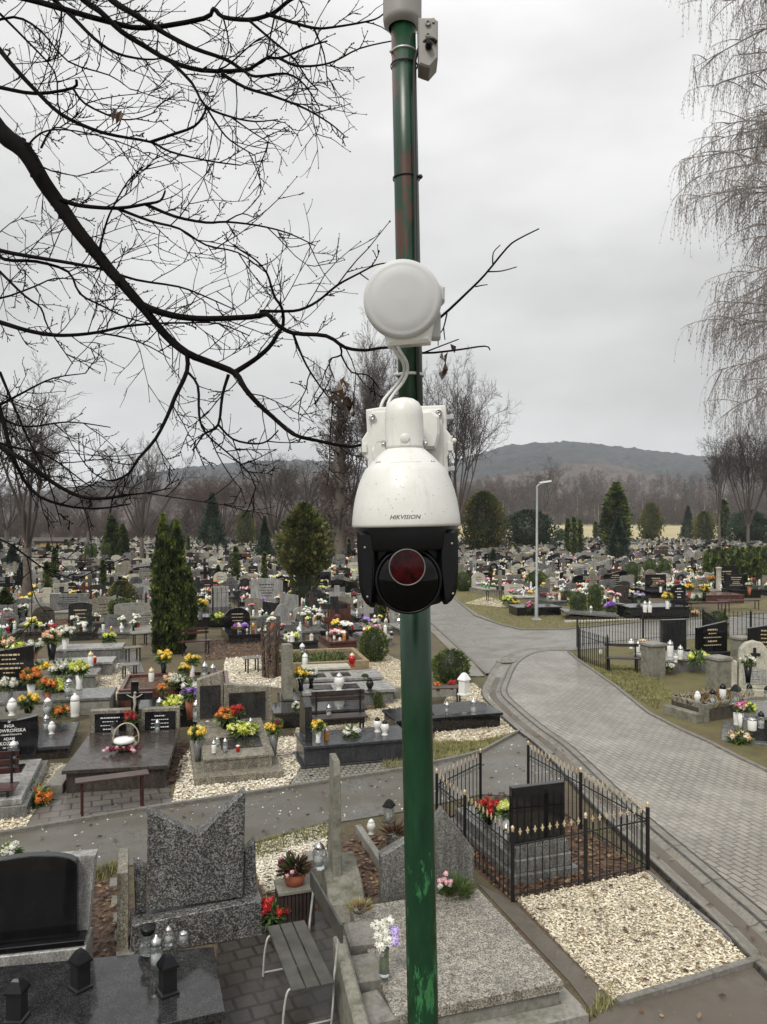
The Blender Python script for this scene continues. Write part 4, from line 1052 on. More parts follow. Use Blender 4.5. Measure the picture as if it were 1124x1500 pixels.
# small timber shed far left
g = G(75, 808); o = thing('timber_shed', 'small far timber shed with a lit yellow front on the left', 'shed', g)
o.scale = (.72, .72, .72); mb = MB(); mb.box(-3.6, 3.6, 0, 3, 0, 2.3); part('wall', mb, 'shed_wood', o)
mb = MB(); mb.prismx([(-.5, 2.25), (1.5, 3.0), (3.5, 2.25), (3.5, 2.12), (1.5, 2.85), (-.5, 2.12)], -4, 4); part('roof', mb, 'dark_wood', o)
for x in (-1.6, .4, 2.2):
    mb = MB(); mb.box(x - .7, x + .7, -.06, -.01, .5, 1.9, 0, .01); mb.box(x - .03, x + .03, -.08, -.06, .5, 1.9, 1); part('door_panel', mb, ['shed_light', 'shed_wood'], o)
# ================================================================== pole, surveillance camera, antenna
PD = 1.9                                         # distance of the pole axis
def pole_x(z): return .0978 - .0198 * (z - 3.26)
mb = MB(); zs = [-.0, 3.26, 4.0, 4.55]
mb.tube([Vector((pole_x(z), PD, z)) for z in zs], .0382, 28, cap=True)
mb.lathe([(.0382, 4.55), (.0375, 4.565), (.0312, 4.59)], 28, 0, True, (pole_x(4.57), PD, 0), cap=False)
mb.tube([Vector((pole_x(z), PD, z)) for z in (4.58, 5.0, 5.4, 5.86)], .0304, 28, cap=True)
pole = thing('pole', 'dark green painted steel pole with rust patches, carrying the surveillance camera', 'pole', (0, 0, 0))
part('shaft', mb, 'pole_green', pole)
def ring(z, r, h, m, name, nub=None):
    q = MB(); q.lathe([(r - .002, -h / 2), (r, -h / 2 + .001), (r, h / 2 - .001), (r - .002, h / 2)], 28, 0, True, (pole_x(z), PD, z), cap=False)
    if nub: q.ico((pole_x(z) + nub[0], PD + nub[1], z), nub[2], 0, .1, random.Random(1), sub=1)
    return part(name, q, m, pole)
zp = lambda y, d=PD: EYE - (y - HORY) / FPX * d
ring(zp(78), .0318, .006, 'galvanised', 'clamp_band', (-.031, -.008, .005))
ring(zp(13), .0345, .012, 'pole_green', 'collar')
for y, nb in ((97, None), (262, (.034, -.012, .006))): ring(zp(y), .034, .005, 'black_rubber', 'cable_tie', nb)
ring(zp(550), .035, .007, 'white_cable', 'cable_tie', (-.036, -.01, .005))
mb = MB(); mb.lathe([(.034, zp(42)), (.046, zp(36)), (.0475, zp(30)), (.0475, 6.1), (.04, 6.13), (.0, 6.135)], 32, 0, True, (pole_x(5.8) - .001, PD, 0), cap=False)
mb.lathe([(.0445, zp(34)), (.0445, 5.95)], 32, 1, True, (pole_x(5.8) - .001, PD, 0), cap=False)
solid('post_top_housing', 'grey plastic cylinder fitted over the top of the green pole', 'housing', mb, ['grey_plastic', 'black_plastic'])
# black cable down the right side of the pole
pts = [P(640, 62, 1.845), P(634, 57, 1.84), P(626, 58, 1.845), P(616, 68, 1.855), P(609, 84, 1.862)]
pts += [P(x, y, 1.867) for x, y in ((607, 110), (607.5, 200), (608.5, 262), (609.5, 385), (611, 470), (613, 560), (616, 605))]
mb = MB(); mb.tube(smoothp(pts, 4), .0042, 8)
solid('black_cable', 'black cable tied along the right side of the green pole', 'cable', mb, 'black_rubber')
# junction box
o = thing('junction_box', 'grey weatherproof junction box clamped to the top of the green pole', 'junction box', P(629, 60, 1.875))
def LP(x, y, d=1.845, o_=None):                    # photo pixel -> offset from the box base
    return P(x, y, d) - Vector(o.location)
c = [(613, 24), (636, 24), (642, 29), (642, 84), (630, 98), (621, 95), (614, 92)]
mb = MB(); mb.prism([((LP(*p)).x, (LP(*p)).z) for p in c], -.028, .035, 0, .004)
part('housing', mb, 'grey_plastic', o)
for y, rr in ((34, .0068), (52, .0055)):
    mb = MB(); p = LP(627, y, 1.845); mb.lathe([(rr, 0), (rr, .004), (rr * .7, .005), (rr * .6, .002), (0, .002)], 18, 0, True, (p.x, -.029, p.z), 'y'); part('knockout', mb, 'grey_plastic', o)
mb = MB(); p = LP(628, 68, 1.845); mb.lathe([(.0085, 0), (.0085, .006), (.0065, .008), (.0065, .018), (.004, .02)], 14, 0, True, (p.x, -.029, p.z), 'y'); part('cable_gland', mb, 'black_plastic', o)
mb = MB(); p = LP(635, 30); mb.box(p.x - .003, p.x + .003, -.032, -.026, p.z - .006, p.z + .006, 0, .001); p = LP(636, 60); mb.box(p.x - .0012, p.x + .0012, -.0295, -.027, p.z - .03, p.z + .04); part('latch', mb, 'grey_plastic', o)
# white round antenna
AD = 1.72; c = P(590, 440, AD)
o = thing('antenna', 'round white antenna dish housing on the green pole above the camera', 'antenna', c); o.rotation_euler = (radians(7), 0, radians(-4))
R_ = 57 / FPX * AD
mb = MB(); mb.lathe([(0, .031), (R_ * .55, .0295), (R_ * .78, .0275), (R_ * .8, .0266), (R_ * .86, .0266), (R_ * .94, .0245), (R_ * .985, .018), (R_, .008), (R_, -.004), (R_ * .985, -.012), (R_ * .9, -.028), (R_ * .78, -.05), (R_ * .7, -.06)], 64, 0, True, (0, 0, 0), 'y')
part('radome', mb, 'radome', o)
mb = MB(); mb.prism([(-.036, -.1), (.062, -.093), (.07, -.05), (.06, -.02), (-.04, -.02), (-.046, -.05)], -.012, .07, 0, .008); part('housing', mb, 'white_plastic', o)
mb = MB(); mb.prism([(.066, -.03), (.094, .0), (.094, .028), (.07, .045)], -.0, .05, 0, .004); mb.box(.05, .085, .03, .1, -.08, -.02, 0, .004); part('mount_clip', mb, 'radome', o)
# white twin cable
mb = MB()
for dx, dd in ((0, 0), (7, -.012)):
    mb.tube(smoothp([P(572 + dx, 500, 1.74), P(579 + dx, 514, 1.75 + dd), P(590 + dx * .8, 530, 1.795 + dd), P(592 + dx * .7, 545, 1.82 + dd), P(584 + dx * .9, 560, 1.82 + dd), P(570 + dx * 1.1, 576, 1.8), P(561 + dx * 1.3, 588, 1.78), P(556 + dx * 1.5, 604, 1.78)], 4), .0037, 8)
solid('white_cable', 'twin white cables running from the round antenna down to the camera bracket', 'cable', mb, 'white_cable')
# ---- speed dome camera
CD = 1.62; S = CD / FPX
CZ = EYE - (771 - HORY) * S; CX = (595.3 - 562) * S
camt = thing('surveillance_camera', 'white and black dome surveillance camera mounted on the green pole', 'surveillance camera', (CX, CD, CZ)); camt.rotation_euler = (0, radians(-1.2), 0)
def k(px): return px * S
prof = [(k(71), -.001), (k(77), -.001), (k(79), k(1)), (k(79.3), k(4)), (k(78.6), k(14)), (k(77), k(26)), (k(74.5), k(40)), (k(71), k(54)), (k(66.5), k(67)), (k(61.5), k(78)), (k(58), k(84.5)), (k(57.2), k(85.2)), (k(56.8), k(85.6))]
mb = MB(); mb.lathe(prof, 72, 0, True, cap=False)
part('shroud', mb, 'white_paint', camt)
def shroud_r(z):
    for (r0, z0), (r1, z1) in zip(prof[2:], prof[3:]):
        if z0 <= z <= z1: return r0 + (r1 - r0) * (z - z0) / max(1e-9, z1 - z0)
    return prof[-1][0]
mb = MB(); mb.lathe([(k(56.3), k(85.3)), (k(55.5), k(86.6)), (k(54), k(88)), (k(42), k(101)), (k(31), k(111)), (k(28.2), k(113)), (k(28), k(114))], 60, 0, True, cap=False)
part('cap_ring', mb, 'white_paint', camt)
# ridged embossing on the cap and its screws
for sx_ in (-1, 1):
    mb = MB()
    for dx in (-2.4, 2.6):
        a = atan2(-1, 0) + sx_ * radians(50) + radians(dx * 1.2); r_ = k(49.5)
        mb.ico((r_ * cos(a), r_ * sin(a), k(92.5)), k(2.2), 0, 0, random, True, (1, 1, .9), 1)
    part('screw', mb, 'steel', camt)
mb = MB()
for i in range(16):
    a = -pi / 2 + radians((i - 7.5) * 3.2); r_ = k(51.5)
    mb.ico((r_ * cos(a), r_ * sin(a), k(90.6)), k(1.1), 0, 0, random, True, (1, 1, .5))
part('ridges', mb, 'white_paint', camt)
# neck and arm
mb = MB()
NR = k(28.2)
mb.lathe([(NR * .98, k(112.5)), (NR * 1.01, k(113)), (NR * 1.01, k(118)), (NR, k(119)), (NR, k(158)), (NR * .985, k(166)), (NR * .92, k(174)), (NR * .78, k(181)), (NR * .52, k(186)), (NR * .2, k(188.3)), (0, k(188.6))], 48, 0, True, cap=False)
o_ = []
for i in range(13):
    a = pi * i / 12; o_.append((NR * .96 * cos(a) , k(150) + NR * 1.2 * sin(a)))
o_ = [(NR * .96, k(122))] + o_ + [(-NR * .96, k(122))]
mb.prism(o_, .0, .175, 0, .002, False)
part('neck', mb, 'white_paint', camt)
mb = MB(); mb.prism([(k(20), k(118)), (k(50), k(118)), (k(56), k(140)), (k(56), k(168)), (k(44), k(178)), (k(24), k(176))], .075, .15, 0, .006)
part('arm_fairing', mb, 'white_paint', camt)
mb = MB(); mb.lathe([(k(7), 0), (k(7), .003), (k(5.6), .0045), (0, .0048)], 28, 0, True, (0, -NR + .0015, k(126)), 'y'); mb.box(-k(7), k(7), -NR - .001, -NR + .006, k(115), k(126), 0, .0008)
part('cover_plug', mb, 'white_paint', camt)
for sx_ in (-1, 1):
    mb = MB(); mb.box(sx_ * k(31) - k(2.6), sx_ * k(31) + k(2.6), -.012, .01, k(117), k(126), 0, .001); mb.ico((sx_ * k(31), -.013, k(120)), k(2.6), 0, 0, random, True, (1, .6, 1), 1)
    part('lock_screw', mb, 'steel', camt)
mb = MB(); mb.tube(smoothp([Vector((-k(32), -.01, k(123))), Vector((-k(39), -.03, k(122))), Vector((-k(45), -.04, k(114))), Vector((-k(47), -.045, k(102))), Vector((-k(44), -.048, k(95)))], 5), .0008, 6); part('safety_wire', mb, 'steel', camt)
# wall plate
zt = lambda y: (EYE - (y - HORY) / FPX * 1.75) - CZ
xt = lambda x: (x - 562) / FPX * 1.75 - CX
ol_ = [(540, 600), (560, 597), (655, 596), (657, 600), (657, 632), (664, 642), (664, 655), (664, 662), (657, 672), (658, 690), (658, 720), (541, 720), (541, 674), (533, 664), (533, 644), (541, 632)]
mb = MB(); mb.prism([(xt(x), zt(y)) for x, y in ol_], .115, .138, 0, .003); mb.prism([(xt(x), zt(y)) for x, y in [(548, 604), (650, 602), (650, 715), (548, 715)]], .107, .117, 0, .002)
for x, y in ((549, 613), (645, 609)):
    mb.lathe([(k(6.2), 0), (k(6.2), .005), (k(5.2), .006)], 24, 0, True, (xt(x), .107, zt(y)), 'y', cap=False)
part('bracket_plate', mb, 'white_paint', camt)
for x, y in ((549, 613), (645, 609)):
    mb = MB(); mb.lathe([(k(4.3), 0), (k(4.3), .003), (k(2.2), .0045), (k(2), .002), (0, .002)], 18, 0, True, (xt(x), .1055, zt(y)), 'y'); part('bolt', mb, 'steel', camt)
for x0 in (533, 658):
    mb = MB(); mb.box(xt(x0 + 0), xt(x0 + 7), .11, .14, zt(663), zt(650), 0, .001); part('side_lug', mb, 'white_paint', camt)
mb = MB(); mb.lathe([(k(4), 0), (k(4), .006), (0, .007)], 16, 0, True, (xt(667), .118, zt(648)), 'y')
part('side_knob', mb, 'white_paint', camt)
for y in (612, 688):
    mb = MB(); mb.box(xt(652), xt(667), .132, .15, zt(y + 3.5), zt(y - 3.5), 0, .001); mb.lathe([(.043, -.0055), (.043, .0055)], 28, 0, True, (pole_x(zt(y) + CZ) - CX + .002, PD - CD, zt(y)), 'z', cap=False)
    part('hose_clamp', mb, 'steel', camt)
    mb = MB(); mb.box(xt(662), xt(668), .128, .142, zt(y + 4), zt(y - 4), 0, .002); part('clamp_screw', mb, 'steel', camt)
# black yoke
mb = MB(); mb.lathe([(k(72), .0), (k(72), -k(10)), (k(70.5), -k(30)), (k(69.5), -k(34)), (0, -k(34))], 60, 0, True, cap=False)
part('turntable', mb, 'black_plastic', camt)
for sx_ in (-1, 1):
    ol_ = [(71, -5), (71, -40), (70.5, -66), (69.5, -84), (66.5, -96), (61, -105), (54, -110.5), (49.5, -111), (46.5, -106), (45, -96), (42, -60), (42, -5)] if sx_ > 0 else [(-71, -5), (-71, -40), (-70, -66), (-69, -84), (-66, -97), (-60.5, -107), (-53, -113), (-49, -113), (-46.5, -107), (-45, -96), (-42, -60), (-42, -5)]
    mb = MB(); mb.prism([(k(x), k(z)) for x, z in ol_], -.072, .066, 0, .008); part('yoke_arm', mb, 'black_plastic', camt)
BR = k(51.5); bc = Vector((0, 0, -k(75.5)))
mb = MB(); mb.prism([(k(x), k(z)) for x, z in [(-70, -8), (70, -8), (68, -75), (64, -92), (56, -104), (44, -112), (20, -118), (-20, -118), (-44, -112), (-56, -104), (-64, -92), (-68, -75)]], -.035, .064, 0, .01); part('rear_cover', mb, 'black_plastic', camt)
mb = MB()
mb.lathe([(BR * sin(a), -BR * cos(a)) for a in [pi * i / 24 for i in range(25)]], 48, 0, True, (0, -.012, bc.z), cap=False)
part('camera_ball', mb, 'black_plastic', camt)
# front ring and glossy window facing forward
mb = MB(); mb.lathe([(k(46), .0), (k(46.6), .018), (k(46.6), .05), (k(45.5), .0525), (k(43), .052), (k(42.4), .049)], 56, 0, True, (0, -.032, bc.z), 'y', cap=False); part('front_bezel', mb, 'black_plastic', camt)
mb = MB(); mb.lathe([(k(43.5), .045), (k(42.6), .0515), (k(40), .056), (k(34), .062), (k(25), .068), (k(13), .072), (0, .0735)], 56, 0, True, (0, -.032, bc.z), 'y', cap=False)
part('front_window', mb, 'window_glass_black', camt)
mb = MB(); mb.lathe([(k(25.2), .0), (k(25.2), .0395), (k(24.6), .0405), (k(23.6), .0385)], 44, 0, True, (-.003, -.0695, bc.z + k(20)), 'y', cap=False); rim = part('lens_rim', mb, 'grey_vase', camt)
mb = MB(); mb.lathe([(k(24.2), .0385), (k(18), .0402), (k(9), .0414), (0, .0418)], 44, 0, True, (-.003, -.0695, bc.z + k(20)), 'y', cap=False); part('lens', mb, 'lens_glass', camt)
for x, z in ((-60, -28), (62, -25), (62, -95), (-58, -97)):
    mb = MB(); mb.lathe([(k(1.6), 0), (k(1.6), .002), (0, .0022)], 12, 0, True, (k(x), -.0722, k(z)), 'y'); part('pin_screw', mb, 'grey_plastic', camt)
# rain drops on the shroud
rr = random.Random(3); mb = MB()
for i in range(60):
    z = rr.uniform(k(6), k(83)); a = -pi / 2 + rr.uniform(-1.15, 1.15); r_ = shroud_r(z)
    mb.ico((r_ * cos(a), r_ * sin(a), z), rr.uniform(.0005, .0014), 0, 0, rr, True, (1, 1, 1.2))
for i in range(25):
    z = rr.uniform(k(121), k(160)); a = -pi / 2 + rr.uniform(-1.1, 1.1); mb.ico((NR * cos(a), NR * sin(a), z), rr.uniform(.0004, .001), 0, 0, rr)
q = part('raindrops', mb, 'radome', camt); q['kind'] = 'stuff'
# lettering on the shroud
def text_mb(txt, size, shear=0.0, bold=0.0, align='CENTER', wide=1.0):
    cu = bpy.data.curves.new('lettering', 'FONT'); cu.body = txt; cu.size = size; cu.shear = shear; cu.align_x = align
    cu.offset = bold; cu.extrude = 0; cu.fill_mode = 'BOTH'; cu.resolution_u = 2; cu.space_character = wide
    ob = bpy.data.objects.new('lettering', cu); COL.objects.link(ob)
    dg = bpy.context.evaluated_depsgraph_get(); me = bpy.data.meshes.new_from_object(ob.evaluated_get(dg))
    mb = MB(); mb.add([v.co[:] for v in me.vertices], [tuple(p.vertices) for p in me.polygons])
    bpy.data.objects.remove(ob); bpy.data.curves.remove(cu); bpy.data.meshes.remove(me)
    return mb
t = text_mb('HIKVISION', .0137, .3, .00012)
xs = [v[0] for v in t.v]; w = max(xs) - min(xs); f = k(43) / w; cx = (max(xs) + min(xs)) / 2
mb = MB(); out = []
for x, y, _ in t.v:
    z = k(10.5) + y * f * .92; r_ = shroud_r(z) + .0004; a = -pi / 2 + ((x - cx) * f - k(3.2)) / r_
    out.append((r_ * cos(a), r_ * sin(a), z))
mb.add(out, t.f); part('lettering', mb, 'logo_ink', camt)
# ================================================================== builders for graves and what stands on them
def outline(shape, w, h, r=random):
    a = w / 2
    if shape == 'rect': return [(-a, 0), (a, 0), (a, h), (-a, h)]
    if shape == 'arch': return [(-a, 0), (a, 0)] + [(a * cos(t), h * .86 + h * .14 * sin(t)) for t in [pi * i / 12 for i in range(13)]]
    if shape == 'round': return [(-a, 0), (a, 0)] + [(a * cos(t), h - a * .8 + a * .8 * sin(t)) for t in [pi * i / 12 for i in range(13)]]
    if shape == 'slant': return [(-a, 0), (a, 0), (a, h), (-a, h * .8)]
    if shape == 'wave': return [(-a, 0), (a, 0)] + [(a - w * i / 12, h * (.9 + .1 * sin(i / 12 * 2 * pi * .75 + .6))) for i in range(13)]
    if shape == 'shoulder': return [(-a, 0), (a, 0), (a, h * .78), (a * .62, h * .8)] + [(a * .6 * cos(t), h * .8 + h * .2 * sin(t)) for t in [pi * i / 8 for i in range(9)]] + [(-a * .62, h * .8), (-a, h * .78)]
    if shape == 'peak': return [(-a, 0), (a, 0), (a, h * .8), (0, h), (-a, h * .8)]
    if shape == 'scoop': return [(-a * .93, 0), (a * .93, 0), (a, h * .5), (a * .97, h)] + [(a * .97 * (1 - 2 * i / 8), h - .07 * sin(pi * i / 8)) for i in range(1, 8)] + [(-a * .97, h), (-a, h * .5)]
    if shape == 'cross': 
        b = w * .12; c = w * .38; zc = h * .66
        return [(-b, 0), (b, 0), (b, zc - b), (c, zc - b), (c, zc + b), (b, zc + b), (b, h), (-b, h), (-b, zc + b), (-c, zc + b), (-c, zc - b), (-b, zc - b)]
    if shape == 'leaf': return [(-a, 0), (a, 0), (a * .9, h * .55), (a * .35, h * .95), (-a * .2, h), (-a * .75, h * .7)]
def lines_mb(w, h, z0, y, n=4, r=random, mi=0):
    mb = MB()
    for i in range(n):
        z = z0 + h * (.86 - .74 * i / max(1, n - 1)); l = w * r.uniform(.3, .75) / 2; t = h * (.045 if i % 3 else .07)
        x = -l
        while x < l:
            q = min(l, x + w * r.uniform(.05, .12)); mb.box(x, q - w * .012, y - .003, y, z - t / 2, z + t / 2, mi); x = q + w * .01
    return mb
def bloom(mb, c, rad, mi, r, hi=False, up=Vector((0, 0, 1))):
    if not hi:
        mb.ico(c, rad, mi, .22, r, False, (1, 1, .8)); return
    for k in range(46):                               # a ball of petals
        d = Vector((r.gauss(0, 1), r.gauss(0, 1), r.gauss(.25, .9))).normalized()
        mb.leaf(Vector(c) + d * rad * .4, d, Vector((r.gauss(0, 1), r.gauss(0, 1), r.gauss(0, 1))), rad * r.uniform(.4, .62), rad * .16, mi, .2)
    mb.ico(c, rad * .68, mi, .12, r)
def flowers_mb(kind, seed, hi=False):
    """kind pot / vase / wreath / ball; returns (pot, foliage, blossoms) with blossoms on slots 0/1"""
    r = random.Random(seed); p, f, b = MB(), MB(), MB()
    nl, nb = (150, 15) if hi else (26, 12)
    if kind == 'pot': p.lathe([(.06, 0), (.085, .13), (.09, .13), (.09, .15), (.075, .15)], 10); c0, R0, zz = .2, .17, .75
    elif kind == 'vase': p.lathe([(.05, 0), (.06, .02), (.045, .1), (.07, .26), (.06, .26)], 10); c0, R0, zz = .38, .17, .8
    elif kind == 'ball': p.lathe([(.045, 0), (.05, .1), (.085, .34), (.075, .34)], 10); c0, R0, zz = .44, .14, .75
    else: p.lathe([(.1, 0), (.12, .04), (.1, .05)], 8); c0, R0, zz = .1, .26, .4
    for k in range(nl):
        d = Vector((r.gauss(0, 1), r.gauss(0, 1), r.gauss(.1, .6))).normalized()
        f.leaf(Vector((d.x * R0 * .3, d.y * R0 * .3, c0 + d.z * .05 - .03)), d, Vector((r.gauss(0, 1), r.gauss(0, 1), 1)), R0 * r.uniform(.5, 1.0), R0 * .1, k % 2, .1)
    f.ico((0, 0, c0 - .02), R0 * .62, 0, .25, r, True, (1, 1, .7))
    for k in range(nb):
        d = Vector((r.gauss(0, 1), r.gauss(0, 1), abs(r.gauss(.5, .6)))).normalized()
        q = R0 * r.uniform(.6, .95)
        bloom(b, (d.x * q, d.y * q, c0 + d.z * q * zz), R0 * r.uniform(.26, .42) * (1.15 if kind == 'ball' else 1), 0 if r.random() < .7 else 1, r, hi)
    return p, f, b
POTM = ['terracotta', 'grey_vase', 'black_plastic', 'white_plastic']
FLW = {}
def flower_mesh(kind, col, v):
    key = (kind, col, v)
    if key not in FLW:
        p, f, b = flowers_mb(kind, hash((len(kind), ord(kind[0]), v)) % 997 + v)
        mb = MB(); I = Matrix.Identity(4); mb.merge(p, I, {0: 0}); mb.merge(f, I, {0: 1, 1: 2}); mb.merge(b, I, {0: 3, 1: 4})
        FLW[key] = mesh('bouquet', mb, [POTM[v % 4], 'leaf_green', 'leaf_light', 'bloom_' + col, 'bloom2_' + col]); FLW[key + ('mb',)] = mb
    return FLW[key]
KINDW = {'pot': 'potted', 'vase': 'vase of', 'wreath': 'low arrangement of', 'ball': 'tall vase of'}
def near_flowers(kind, col, loc, label, s=1.0, pot=None, seed=1, group=None, cat='flowers', name='flowers'):
    p, f, b = flowers_mb(kind, seed, True)
    o = thing(name, label, cat, loc, seed * 1.3 % 6, group, s * (.78 if s > 1.4 else .9))
    part('vase' if kind in ('vase', 'ball') else 'pot', p, pot or POTM[seed % 4], o); part('foliage', f, ['leaf_green', 'leaf_light'], o); part('blossoms', b, ['bloom_' + col, 'bloom2_' + col], o)
    return o
LANT = {}
def lantern_mbs(kind):
    g, l = MB(), MB()
    if kind == 'tall':   # straight glass with domed lid
        g.lathe([(.045, 0), (.05, .012), (.042, .03), (.05, .06), (.052, .17), (.04, .19)], 10); l.lathe([(.05, .185), (.052, .2), (.04, .235), (.015, .25), (.012, .265), (0, .272)], 10)
    elif kind == 'bulb':
        g.lathe([(.05, 0), (.052, .012), (.03, .03), (.05, .07), (.07, .12), (.055, .17), (.038, .185)], 10); l.lathe([(.045, .18), (.048, .195), (.03, .215), (.012, .23), (0, .24)], 10)
    elif kind == 'cup': g.lathe([(.035, 0), (.04, .01), (.042, .09), (.036, .1)], 9); l.lathe([(.04, .098), (.042, .108), (.02, .12), (0, .125)], 9)
    else:                # house lantern
        g.lathe([(.09, 0), (.09, .02), (.07, .026), (.07, .2)], 4, 0, False); l.lathe([(.09, .195), (.085, .21), (.04, .27), (.02, .285), (0, .29)], 4, 0, False)
    return g, l
LGL = {'white': 'white_glass', 'clear': 'clear_glass', 'red': 'red_glass', 'green': 'green_glass', 'amber': 'amber_glass', 'black': 'iron_paint'}
LLD = {'silver': 'steel', 'white': 'white_plastic', 'black': 'black_plastic', 'gold': 'gold_paint'}
def lantern_mesh(kind, gl, lid):
    key = (kind, gl, lid)
    if key not in LANT:
        g, l = lantern_mbs(kind); mb = MB(); I = Matrix.Identity(4); mb.merge(g, I, {0: 0}); mb.merge(l, I, {0: 1})
        LANT[key] = mesh('grave_lantern', mb, [LGL[gl], LLD[lid]]); LANT[key + ('mb',)] = mb
    return LANT[key]
LG = 'grave lanterns standing on the graves'
def near_lantern(kind, gl, lid, loc, label, s=1.0, rot=0.0):
    g, l = lantern_mbs(kind); o = thing('grave_lantern', label, 'lantern', loc, rot, LG, s)
    part('glass', g, LGL[gl], o); part('lid', l, LLD[lid], o)
    if gl in ('clear', 'white'):
        c = MB(); c.lathe([(.026, .03), (.026, .11), (.004, .115), (.003, .125)], 9); part('candle', c, 'white_plastic' if gl == 'clear' else 'amber_glass', o)
    return o
def bench(label, c, ang, L=1.1, W=.36, H=.45, planks=3, back=0, legs='slab', pm='brown_wood', lm='iron_paint', backh=.42, bp=.09, group='benches among the graves'):
    """seat along local x; backrest on the +y side"""
    o = thing('bench', label, 'bench', (c[0], c[1], 0), ang, group)
    gap = .012; pw = (W - gap * (planks - 1)) / planks
    for i in range(planks):
        mb = MB(); y0 = -W / 2 + i * (pw + gap); mb.box(-L / 2, L / 2, y0, y0 + pw, H - .03, H, 0, .005); part('seat_plank', mb, pm, o)
    for sx in (-1, 1):
        mb = MB(); x = sx * (L / 2 - .1)
        if legs == 'tube':
            r_ = .011
            mb.tube(smoothp([Vector((x, -W / 2 + .02, H - .045)), Vector((x, -W / 2 - .02, H - .08)), Vector((x, -W / 2 - .05, H * .45)), Vector((x, -W / 2 - .06, 0))], 4), r_, 8)
            mb.tube([Vector((x, -W / 2 + .02, H - .042)), Vector((x, W / 2, H - .042))], r_, 8)
            mb.tube(smoothp([Vector((x, W / 2, 0)), Vector((x, W / 2 + .02, H * .5)), Vector((x, W / 2 + .03, H)), Vector((x, W / 2 + .08, H + backh))] if back else [Vector((x, W / 2, 0)), Vector((x, W / 2, H * .5)), Vector((x, W / 2 - .01, H - .04))], 4), r_, 8)
            mb.tube([Vector((x, -W / 2 - .06, .05)), Vector((x, W / 2, .05))], r_ * .8, 6)
        else:
            mb.box(x - .018, x + .018, -W / 2 + .02, -W / 2 + .055, 0, H - .03, 0, .003); mb.box(x - .018, x + .018, W / 2 - .055, W / 2 - .02, 0, H - .03 + (backh + .03 if back else 0), 0, .003)
            mb.box(x - .014, x + .014, -W / 2 + .055, W / 2 - .055, H - .07, H - .032, 0, .003)
        part('leg', mb, lm, o)
    for i in range(back):
        mb = MB(); z = H + backh - .1 - i * .13
        y0 = W / 2 + (.03 + .05 * (z - H) / backh if legs == 'tube' else -.018)
        mb.box(-L / 2, L / 2, y0 - .01 if legs == 'tube' else y0, y0 + .015, z, z + bp, 0, .005); part('back_plank', mb, pm, o)
    return o
def iron_fence(label, runs, h, sp=.105, tips='gold_paint', lm='iron_paint', group=None, scroll=True, postr=.02):
    """runs: list of (a, b) ground points, one panel each; posts at every distinct end"""
    o = thing('iron_fence', label, 'fence', runs[0][0], 0, group); O = runs[0][0]
    seen = []
    for a, b in runs:
        pn, fi = MB(), []; a0, b0 = a - O, b - O; L = (b0 - a0).length; t = (b0 - a0).normalized(); n = max(2, int(L / sp))
        for z in (h * .1, h * .8):
            pn.tube([a0 + Vector((0, 0, z)), b0 + Vector((0, 0, z))], .011, 4)
        for i in range(1, n):
            p = a0 + t * (L * i / n); pn.tube([p + Vector((0, 0, .02)), p + Vector((0, 0, h * .93))], .0068 if tips else .011, 6)
            if tips:                                     # little fleur-de-lis
                pn_ = Vector((-t.y, t.x, 0))
                fl = [(0, .93), (.008, .94), (.006, .965), (.022, .975), (.02, .985), (.007, .985), (.009, 1.0), (0, 1.035), (-.009, 1.0), (-.007, .985), (-.02, .985), (-.022, .975), (-.006, .965), (-.008, .94)]
                vs = [t * x * 1.15 + pn_ * .004 + Vector((0, 0, h * z)) for x, z in fl] + [t * x * 1.15 - pn_ * .004 + Vector((0, 0, h * z)) for x, z in fl]
                m_ = len(fl); f1_ = MB(); fi.append(p); f1_.add(vs, [tuple(range(m_)), tuple(range(m_, 2 * m_))[::-1]] + [(j, m_ + j, m_ + (j + 1) % m_, (j + 1) % m_) for j in range(m_)])
            else:
                pn.lathe([(.011, h * .92), (.02, h * .945), (0, h * 1.0)], 5, 0, True, tuple(p))
        if scroll:
            for i in range(n):
                p = a0 + t * (L * (i + .5) / n); q = []
                for kk in range(9):
                    an = kk * .8; rr = .03 * (1 - kk / 12)
                    q.append(p + t * (rr * cos(an)) + Vector((0, 0, h * .73 + rr * sin(an))))
                pn.tube(q, .0035, 4)
        q = part('panel', pn, lm, o)
        if tips:
            me_ = mesh('finial', f1_, tips)
            for p in fi: link('finial', me_, q, p)
        for e in (a0, b0):
            if all((e - s).length > .05 for s in seen):
                seen.append(e); mb = MB(); mb.box(e.x - postr, e.x + postr, e.y - postr, e.y + postr, -.02, h * 1.0, 0, .003); ps = part('post', mb, lm, o)
                kb = MB(); kb.lathe([(.012, h), (.018, h + .01), (.012, h + .02), (.022, h + .035), (.02, h + .055), (.008, h + .07), (0, h + .075)], 10, 0, True, tuple(e)); part('knob', kb, tips or lm, ps)
    return o
def at(px, py, z=0.0): return G(px, py, z)
def mid(*ps): 
    s = Vector((0, 0, 0))
    for p in ps: s += p
    return s / len(ps)

# ------------------------------------------------------------------ bottom left: three double graves
GG = 'graves in the front row'
